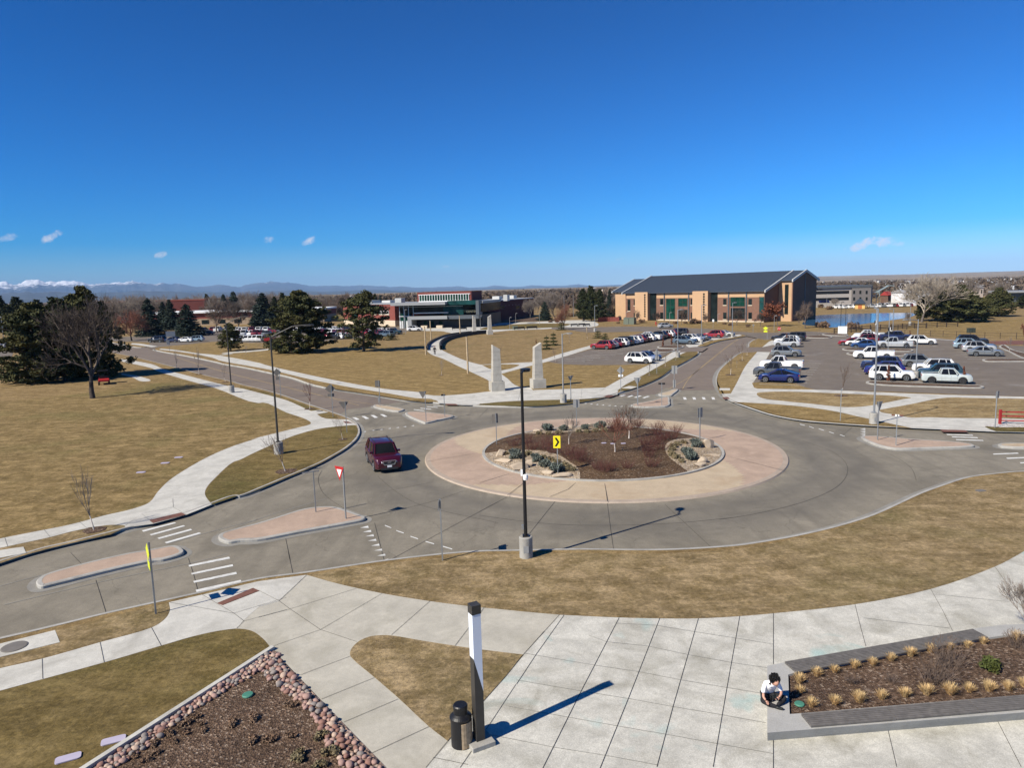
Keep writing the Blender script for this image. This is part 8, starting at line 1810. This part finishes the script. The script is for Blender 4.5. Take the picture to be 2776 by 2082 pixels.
obelisk('C', 587, 640, 490, 1.5, False, 'left of the two far stone obelisks at the end of the walkway', .5); obelisk('C', 720, 655, 487, 1.5, True, 'right of the two far stone obelisks, on a broad plinth', 1.1)
# ------------------------------------------------------------------ light column and litter bin
gL_ = at('K', 1708, 1470); r = empty('light_column', gL_, math.radians(28), 'square light column with a white diffuser above a dark base on the plaza', 'light column')
MB().box(-.34, .34, -.34, .34, 0, .14).build('concrete_base', M['kerb'], r, bevel=.01); h = hz('K', 1708, 1470, 392); w = .125; zl = hz('K', 1708, 1470, 1062); zh_ = hz('K', 1708, 1470, 800); zc = hz('K', 1708, 1470, 462)
def wedge(z00, za, zb, z11, name, mat):   # box whose bottom/top slopes across x
    b0, b1 = (z00 if isinstance(z00, tuple) else (z00, z00)); t0, t1 = (z11 if isinstance(z11, tuple) else (z11, z11))
    MB().add([(-w, -w, b0), (w, -w, b1), (w, w, b1), (-w, w, b0), (-w, -w, t0), (w, -w, t1), (w, w, t1), (-w, w, t0)], [(0, 3, 2, 1), (4, 5, 6, 7), (0, 1, 5, 4), (1, 2, 6, 5), (2, 3, 7, 6), (3, 0, 4, 7)]).build(name, mat, r)
wedge(.14, 0, 0, (zh_, zl), 'dark_housing', M['bronze']); wedge((zh_ + .004, zl + .004), 0, 0, zc, 'diffuser', plain('opal_diffuser', (.72, .77, .84), .5, .02)); w = .135; wedge(zc + .004, 0, 0, h, 'cap', M['bronze'])
gb2 = at('K', 1573, 1478); r = empty('litter_bin', gb2, 0, 'black round litter bin with a weathered timber panel and hooded top', 'litter bin')
R_b = .285; hb = hz('K', 1573, 1478, 1268); ht = hz('K', 1573, 1478, 1168)
MB().lathe((0, 0, 0), [(R_b, 0), (R_b, hb)], 32).build('body', M['black'], r); MB().lathe((0, 0, hb), [(R_b + .02, 0), (R_b + .02, .04), (R_b - .03, .09), (R_b * .62, .15)], 32).build('lid', M['black'], r)
MB().lathe((0, 0, hb + .13), [(R_b * .68, 0), (R_b * .68, .14)], 24).build('throat', M['black'], r); MB().lathe((0, 0, ht - .13), [(R_b * .70, 0), (R_b * .71, .10), (R_b * .62, .13), (R_b * .3, .125), (0, .12)], 28).build('hood', M['black'], r)
for i in range(7):
    a0 = math.radians(-84 + i * 13.0); a1 = math.radians(-84 + (i + .93) * 13.0); q = [((R_b + .003) * math.cos(a0), (R_b + .003) * math.sin(a0)), ((R_b + .022) * math.cos(a0), (R_b + .022) * math.sin(a0)), ((R_b + .022) * math.cos(a1), (R_b + .022) * math.sin(a1)), ((R_b + .003) * math.cos(a1), (R_b + .003) * math.sin(a1))]
    MB().prism(q, .03, hb - .05).build('timber_slat', plain('bin_timber', (.36, .27, .17), .85, .25, 8), r)
# ------------------------------------------------------------------ small things of the plaza
def box_thing(name, k, u, v, w, d, h, mat, label, cat, rz=0, lidm=None):
    r = empty(name, at(k, u, v), rz, label, cat); MB().box(-w / 2, w / 2, 0, d, 0, h).build('cabinet', mat, r, bevel=.02); MB().box(-w / 2 - .03, w / 2 + .03, -.03, d + .03, h, h + .06).build('lid', lidm or mat, r)
    MB().box(-w * .02, w * .02, -.012, .0, .1, h - .1).build('door_gap', M['black'], r); return r
box_thing('utility_cabinet', 'D', 325, 567, 4.3, 3.2, 6.2 * .95, plain('cabinet_green', (.13, .15, .11), .6), 'grey-green utility cabinet before the left end of the brick building', 'utility cabinet', -.4) if False else box_thing('utility_cabinet', 'D', 330, 567, 3.4, 3.0, hz('D', 330, 567, 512), plain('cabinet_green', (.13, .15, .11), .6), 'grey-green utility cabinet before the left end of the brick building', 'utility cabinet', -.4)
box_thing('utility_cabinet', 'C', 937, 610, 1.6, 1.0, hz('C', 937, 610, 583), plain('cabinet_green', (.13, .15, .11), .6), 'small pale green cabinet on the oval lawn', 'utility cabinet')
g = at('D', 563, 572); r = empty('fire_hydrant', g, 0, 'small red fire hydrant before the first glazed recess', 'hydrant'); MB().lathe((0, 0, 0), [(.2, 0), (.2, .08), (.13, .1), (.13, .75), (.17, .8), (.13, .98), (0, 1.05)], 12).build('barrel', M['red'], r); MB().bar((-.28, 0, .6), (.28, 0, .6), .14).build('nozzles', M['red'], r)
def bench_thing(k, u, v, label, rz=0, L=2.2):
    r = empty('park_bench', at(k, u, v), rz, label, 'bench', 'dark benches on the plaza'); MB().box(-L / 2, L / 2, -.25, .25, .42, .48).build('seat', M['black'], r); MB().box(-L / 2, L / 2, .22, .28, .5, .9).build('backrest', M['black'], r)
    for x in (-L / 2 + .15, L / 2 - .15): MB().box(x - .04, x + .04, -.22, .24, 0, .42).build('leg', M['black'], r)
for k, u, v, lb in (('C', 430, 615, 'left of two benches on the pale forecourt'), ('C', 492, 617, 'right of two benches on the pale forecourt'), ('C', 975, 613, 'left of two dark benches at the near edge of the oval lawn'), ('C', 1082, 608, 'right of two dark benches at the near edge of the oval lawn'), ('C', 1445, 585, 'left of three seats near the dark leafless tree'), ('C', 1510, 582, 'middle of three seats near the dark leafless tree'), ('C', 1550, 585, 'right of three seats near the dark leafless tree')): bench_thing(k, u, v, lb, .3, 3.4 if 900 < u < 1100 else 2.4)
# red utility cart under the pines
g = at('A', 893, 1082); r = empty('utility_cart', g, math.atan2(-g.x, g.y), 'small red utility cart parked in the shade of the pines', 'utility cart')
MB().box(-.7, .7, -.9, .9, .5, .78).build('cargo_bed', M['red'], r, bevel=.03); MB().box(-.66, .66, .9, 2.2, .45, .85).build('cab_floor', M['red'], r); MB().box(-.55, .55, 1.0, 1.5, .85, 1.2).build('seat', M['black'], r)
MB().box(-.7, .7, .8, 2.1, 1.9, 1.97).build('canopy', M['black'], r)
for x in (-.62, .62):
    for y in (.85, 2.05): MB().bar((x, y, .8), (x, y, 1.92), .06).build('canopy_post', M['black'], r)
    for y in (-.45, 1.75): MB().tube([(x * 1.05 - .12, y, .3), (x * 1.05 + .12, y, .3)], [.3, .3], 14).build('wheel', M['tyre'], r)
MB().box(-.66, -.5, -.915, -.9, .6, .7).build('tail_light', M['lamp_red'], r); MB().box(.5, .66, -.915, -.9, .6, .7).build('tail_light', M['lamp_red'], r)
box_thing('storage_box', 'E', 1768, 640, 1.5, .8, 1.0, plain('cabinet_dark', (.04, .05, .04), .6), 'dark green box in the field behind the right lot', 'box')

# ------------------------------------------------------------------ people
def skinned(name, verts, edges, mat, parent=None, sub=2, root=0):
    """verts: list of (co, radius)"""
    me = bpy.data.meshes.new(name); me.from_pydata([v[0] for v in verts], edges, []); o = meshobj(name, me, parent)
    s = o.modifiers.new('s', 'SKIN'); s.use_smooth_shade = True
    for i, v in enumerate(verts):
        rr = v[1] if isinstance(v[1], tuple) else (v[1], v[1]); me.skin_vertices[0].data[i].radius = rr; me.skin_vertices[0].data[i].use_root = (i == root)
    m = o.modifiers.new('u', 'SUBSURF'); m.levels = sub; m.render_levels = sub
    dg = bpy.context.evaluated_depsgraph_get(); dg.update(); me2 = bpy.data.meshes.new_from_object(o.evaluated_get(dg)); o.modifiers.clear(); o.data = me2; me2.materials.clear(); me2.materials.append(mat)
    me2.polygons.foreach_set('use_smooth', [True] * len(me2.polygons)); me2.name = name; return o
def head_mesh(c, r, tilt, yaw, parent, face=True):
    bm = bmesh.new(); bmesh.ops.create_uvsphere(bm, u_segments=20, v_segments=14, radius=r)
    for v in bm.verts:
        x, y, z = v.co; v.co = Vector((x * .80, y * .95, z * 1.12))
        if z < 0: v.co.x *= 1 - .28 * (-z / r); v.co.y *= 1 - .12 * (-z / r)
        if y < -r * .75 and abs(x) < r * .25 and -r * .25 < z < r * .12: v.co.y -= r * .22
    me = bpy.data.meshes.new('head'); bm.to_mesh(me); bm.free(); me.polygons.foreach_set('use_smooth', [True] * len(me.polygons)); me.materials.append(M['skin'])
    o = meshobj('head', me, parent, c); o.rotation_euler = (tilt, 0, yaw)
    if face:
        for s in (-1, 1): MB().lathe((s * r * .3, -r * .82, r * .08), [(.0, 0), (r * .1, r * .05), (0, r * .1)], 8).build('eye', M['black'], o); MB().box(s * r * .80 - .008, s * r * .80 + .008, -.015, .03, -r * .2, r * .2).build('ear', M['skin'], o)
        MB().box(-r * .25, r * .25, -r * .86, -r * .80, -r * .50, -r * .44).build('mouth', plain('lips', (.3, .12, .1), .6), o)
    return o
def hair_mesh(c, r, parent, curly=True, n=1500):
    rng = np.random.default_rng(3); C = []; R = []
    for i in range(60):
        d = rng.normal(size=3); d /= np.linalg.norm(d)
        if d[1] < -.35 and d[2] < -.35: continue
        C.append(np.array([c[0], c[1] + .02, c[2] + .03]) + d * r * np.array([.95, 1.0, 1.0]) * .85); R.append((r * .34,) * 3)
    V, F = leaf_quads(rng, np.array(C), np.array(R), n, .016); return meshobj('hair', raw_mesh('hair', V, F, M['hair']), parent)
def hand(root, dirv, up, parent, mat):
    """palm with four separate curled fingers and a thumb"""
    d = Vector(dirv).normalized(); u = Vector(up).normalized(); s = d.cross(u).normalized(); V = []; E = []
    def add(p, r, j=None): V.append((tuple(p), r)); (E.append((j, len(V) - 1)) if j is not None else None); return len(V) - 1
    R0 = Vector(root); a = add(R0, (.024, .017)); b = add(R0 + d * .045, (.036, .014), a); c = add(R0 + d * .075, (.036, .013), b)
    o = skinned('hand', V, E, mat, parent, 1)
    for i, (off, L) in enumerate(((-.028, .066), (-.009, .075), (.010, .070), (.028, .056))):
        V2 = []; E2 = []; p = R0 + d * .07 + s * off; q = d.copy(); V2.append((tuple(p), .0085))
        for j, f in enumerate((.42, .33, .25)):
            q = (q - u * (.35 + .25 * j)).normalized(); p = p + q * L * f; V2.append((tuple(p), .0085 - .001 * j)); E2.append((j, j + 1))
        skinned('finger', V2, E2, mat, o, 1)
    p = R0 + d * .02 - s * .028; V2 = [(tuple(p), .011)]; E2 = []
    for j, f in enumerate((.03, .028)): p = p + (d * .75 - s * .55 - u * .35 * (j + 1)).normalized() * f; V2.append((tuple(p), .010 - .001 * j)); E2.append((j, j + 1))
    skinned('thumb', V2, E2, mat, o, 1); return o
# seated cross-legged on the planter wall, facing the viewer and looking down at a phone
gp = at('M', 252, 1140, PZ); P_ = empty('person', gp, math.radians(8), 'person with curly black hair and white shirt sitting cross-legged on the planter wall, holding a phone', 'person')
P_['label'] = 'person with curly black hair and white shirt sitting cross-legged on the planter wall'
# y- is towards the viewer; seat plane z=0
skinned('trousers', [((0, .12, .13), (.17, .13)), ((.10, .06, .11), .11), ((.27, -.10, .13), .105), ((.35, -.18, .14), .085), ((.20, -.26, .09), .07), ((.02, -.34, .06), .048),
                     ((-.10, .06, .11), .11), ((-.27, -.12, .15), .105), ((-.35, -.20, .16), .085), ((-.20, -.31, .09), .07), ((-.02, -.42, .07), .046)],
        [(0, 1), (1, 2), (2, 3), (3, 4), (4, 5), (0, 6), (6, 7), (7, 8), (8, 9), (9, 10)], M['darkcloth'], P_)
skinned('shirt', [((0, .12, .18), (.165, .12)), ((0, .08, .34), (.17, .12)), ((0, -.04, .50), (.20, .125)), ((0, -.10, .57), (.13, .10)), ((0, -.14, .60), .065),
                  ((.17, -.02, .565), .075), ((.235, -.07, .44), .064), ((.265, -.13, .33), .058), ((-.17, -.02, .565), .075), ((-.25, -.07, .44), .064), ((-.30, -.14, .34), .058)],
        [(0, 1), (1, 2), (2, 3), (3, 4), (2, 5), (5, 6), (6, 7), (2, 8), (8, 9), (9, 10)], M['shirt'], P_)
body = skinned('body', [((0, -.13, .58), .05), ((0, -.18, .64), .048), ((0, -.21, .68), .045)], [(0, 1), (1, 2)], M['skin'], P_)
skinned('forearm', [((.262, -.13, .34), .044), ((.20, -.22, .285), .038), ((.10, -.29, .265), .027)], [(0, 1), (1, 2)], M['skin'], P_); skinned('forearm', [((-.298, -.14, .35), .044), ((-.33, -.22, .27), .037), ((-.30, -.30, .22), .027)], [(0, 1), (1, 2)], M['skin'], P_)
hand((.10, -.29, .265), (-1, -.25, -.05), (0, -.1, 1), P_, M['skin']); hand((-.30, -.30, .22), (.1, -1, -.35), (0, 0, 1), P_, M['skin'])
hd = head_mesh((0, -.26, .72), .105, math.radians(58), .25, P_); hair_mesh((0, -.225, .765), .145, P_, n=2600)
for s, a, b in ((1, (.06, -.34, .05), (-.10, -.42, .05)), (-1, (-.06, -.42, .06), (.12, -.53, .045))): skinned('shoe', [(a, (.045, .045)), (((a[0] + b[0]) / 2, (a[1] + b[1]) / 2, .05), (.047, .042)), (b, (.042, .034))], [(0, 1), (1, 2)], M['shoe'], P_)
tp = empty('mobile_phone', gp + Vector((-.0, -.31, .30)), 0, 'small dark phone in the hand of the seated person', 'phone'); MB().box(-.035, .035, -.075, .075, 0, .009).build('case', M['black'], tp, bevel=.004); MB().box(-.031, .031, -.07, .07, .0092, .0105).build('screen', M['glass'], tp)
# walker on the curved path
gw = at('C', 249, 832); W_ = empty('person', gw, math.radians(5), 'person in dark clothes walking toward the viewer on the curved walkway', 'person')
skinned('trousers', [((0, 0, .95), (.16, .11)), ((.09, 0, .88), .10), ((.11, -.10, .50), .07), ((.11, -.06, .09), .05), ((-.09, 0, .88), .10), ((-.10, .06, .50), .07), ((-.10, .22, .13), .05)], [(0, 1), (1, 2), (2, 3), (0, 4), (4, 5), (5, 6)], M['darkcloth'], W_)
skinned('jacket', [((0, 0, .98), (.17, .12)), ((0, 0, 1.2), (.18, .12)), ((0, 0, 1.42), (.19, .12)), ((0, 0, 1.52), .08), ((.2, 0, 1.42), .075), ((.28, .03, 1.15), .06), ((.27, -.08, .92), .05), ((-.2, 0, 1.42), .075), ((-.28, -.02, 1.15), .06), ((-.27, -.14, .93), .05)], [(0, 1), (1, 2), (2, 3), (2, 4), (4, 5), (5, 6), (2, 7), (7, 8), (8, 9)], M['darkcloth'], W_)
skinned('body', [((0, 0, 1.5), .055), ((0, -.01, 1.6), .05)], [(0, 1)], M['skin'], W_); head_mesh((0, -.02, 1.68), .108, .1, 0, W_); hair_mesh((0, 0, 1.70), .105, W_, n=500)
hand((.27, -.08, .90), (0, -.1, -1), (0, -1, 0), W_, M['skin']); hand((-.27, -.14, .91), (0, -.1, -1), (0, -1, 0), W_, M['skin'])
for s, y, z in ((1, -.06, .04), (-1, .24, .07)): skinned('shoe', [((s * .105, y + .03, z + .01), .05), ((s * .105, y - .10, z), .045), ((s * .105, y - .19, z - .01), .038)], [(0, 1), (1, 2)], M['white'], W_)
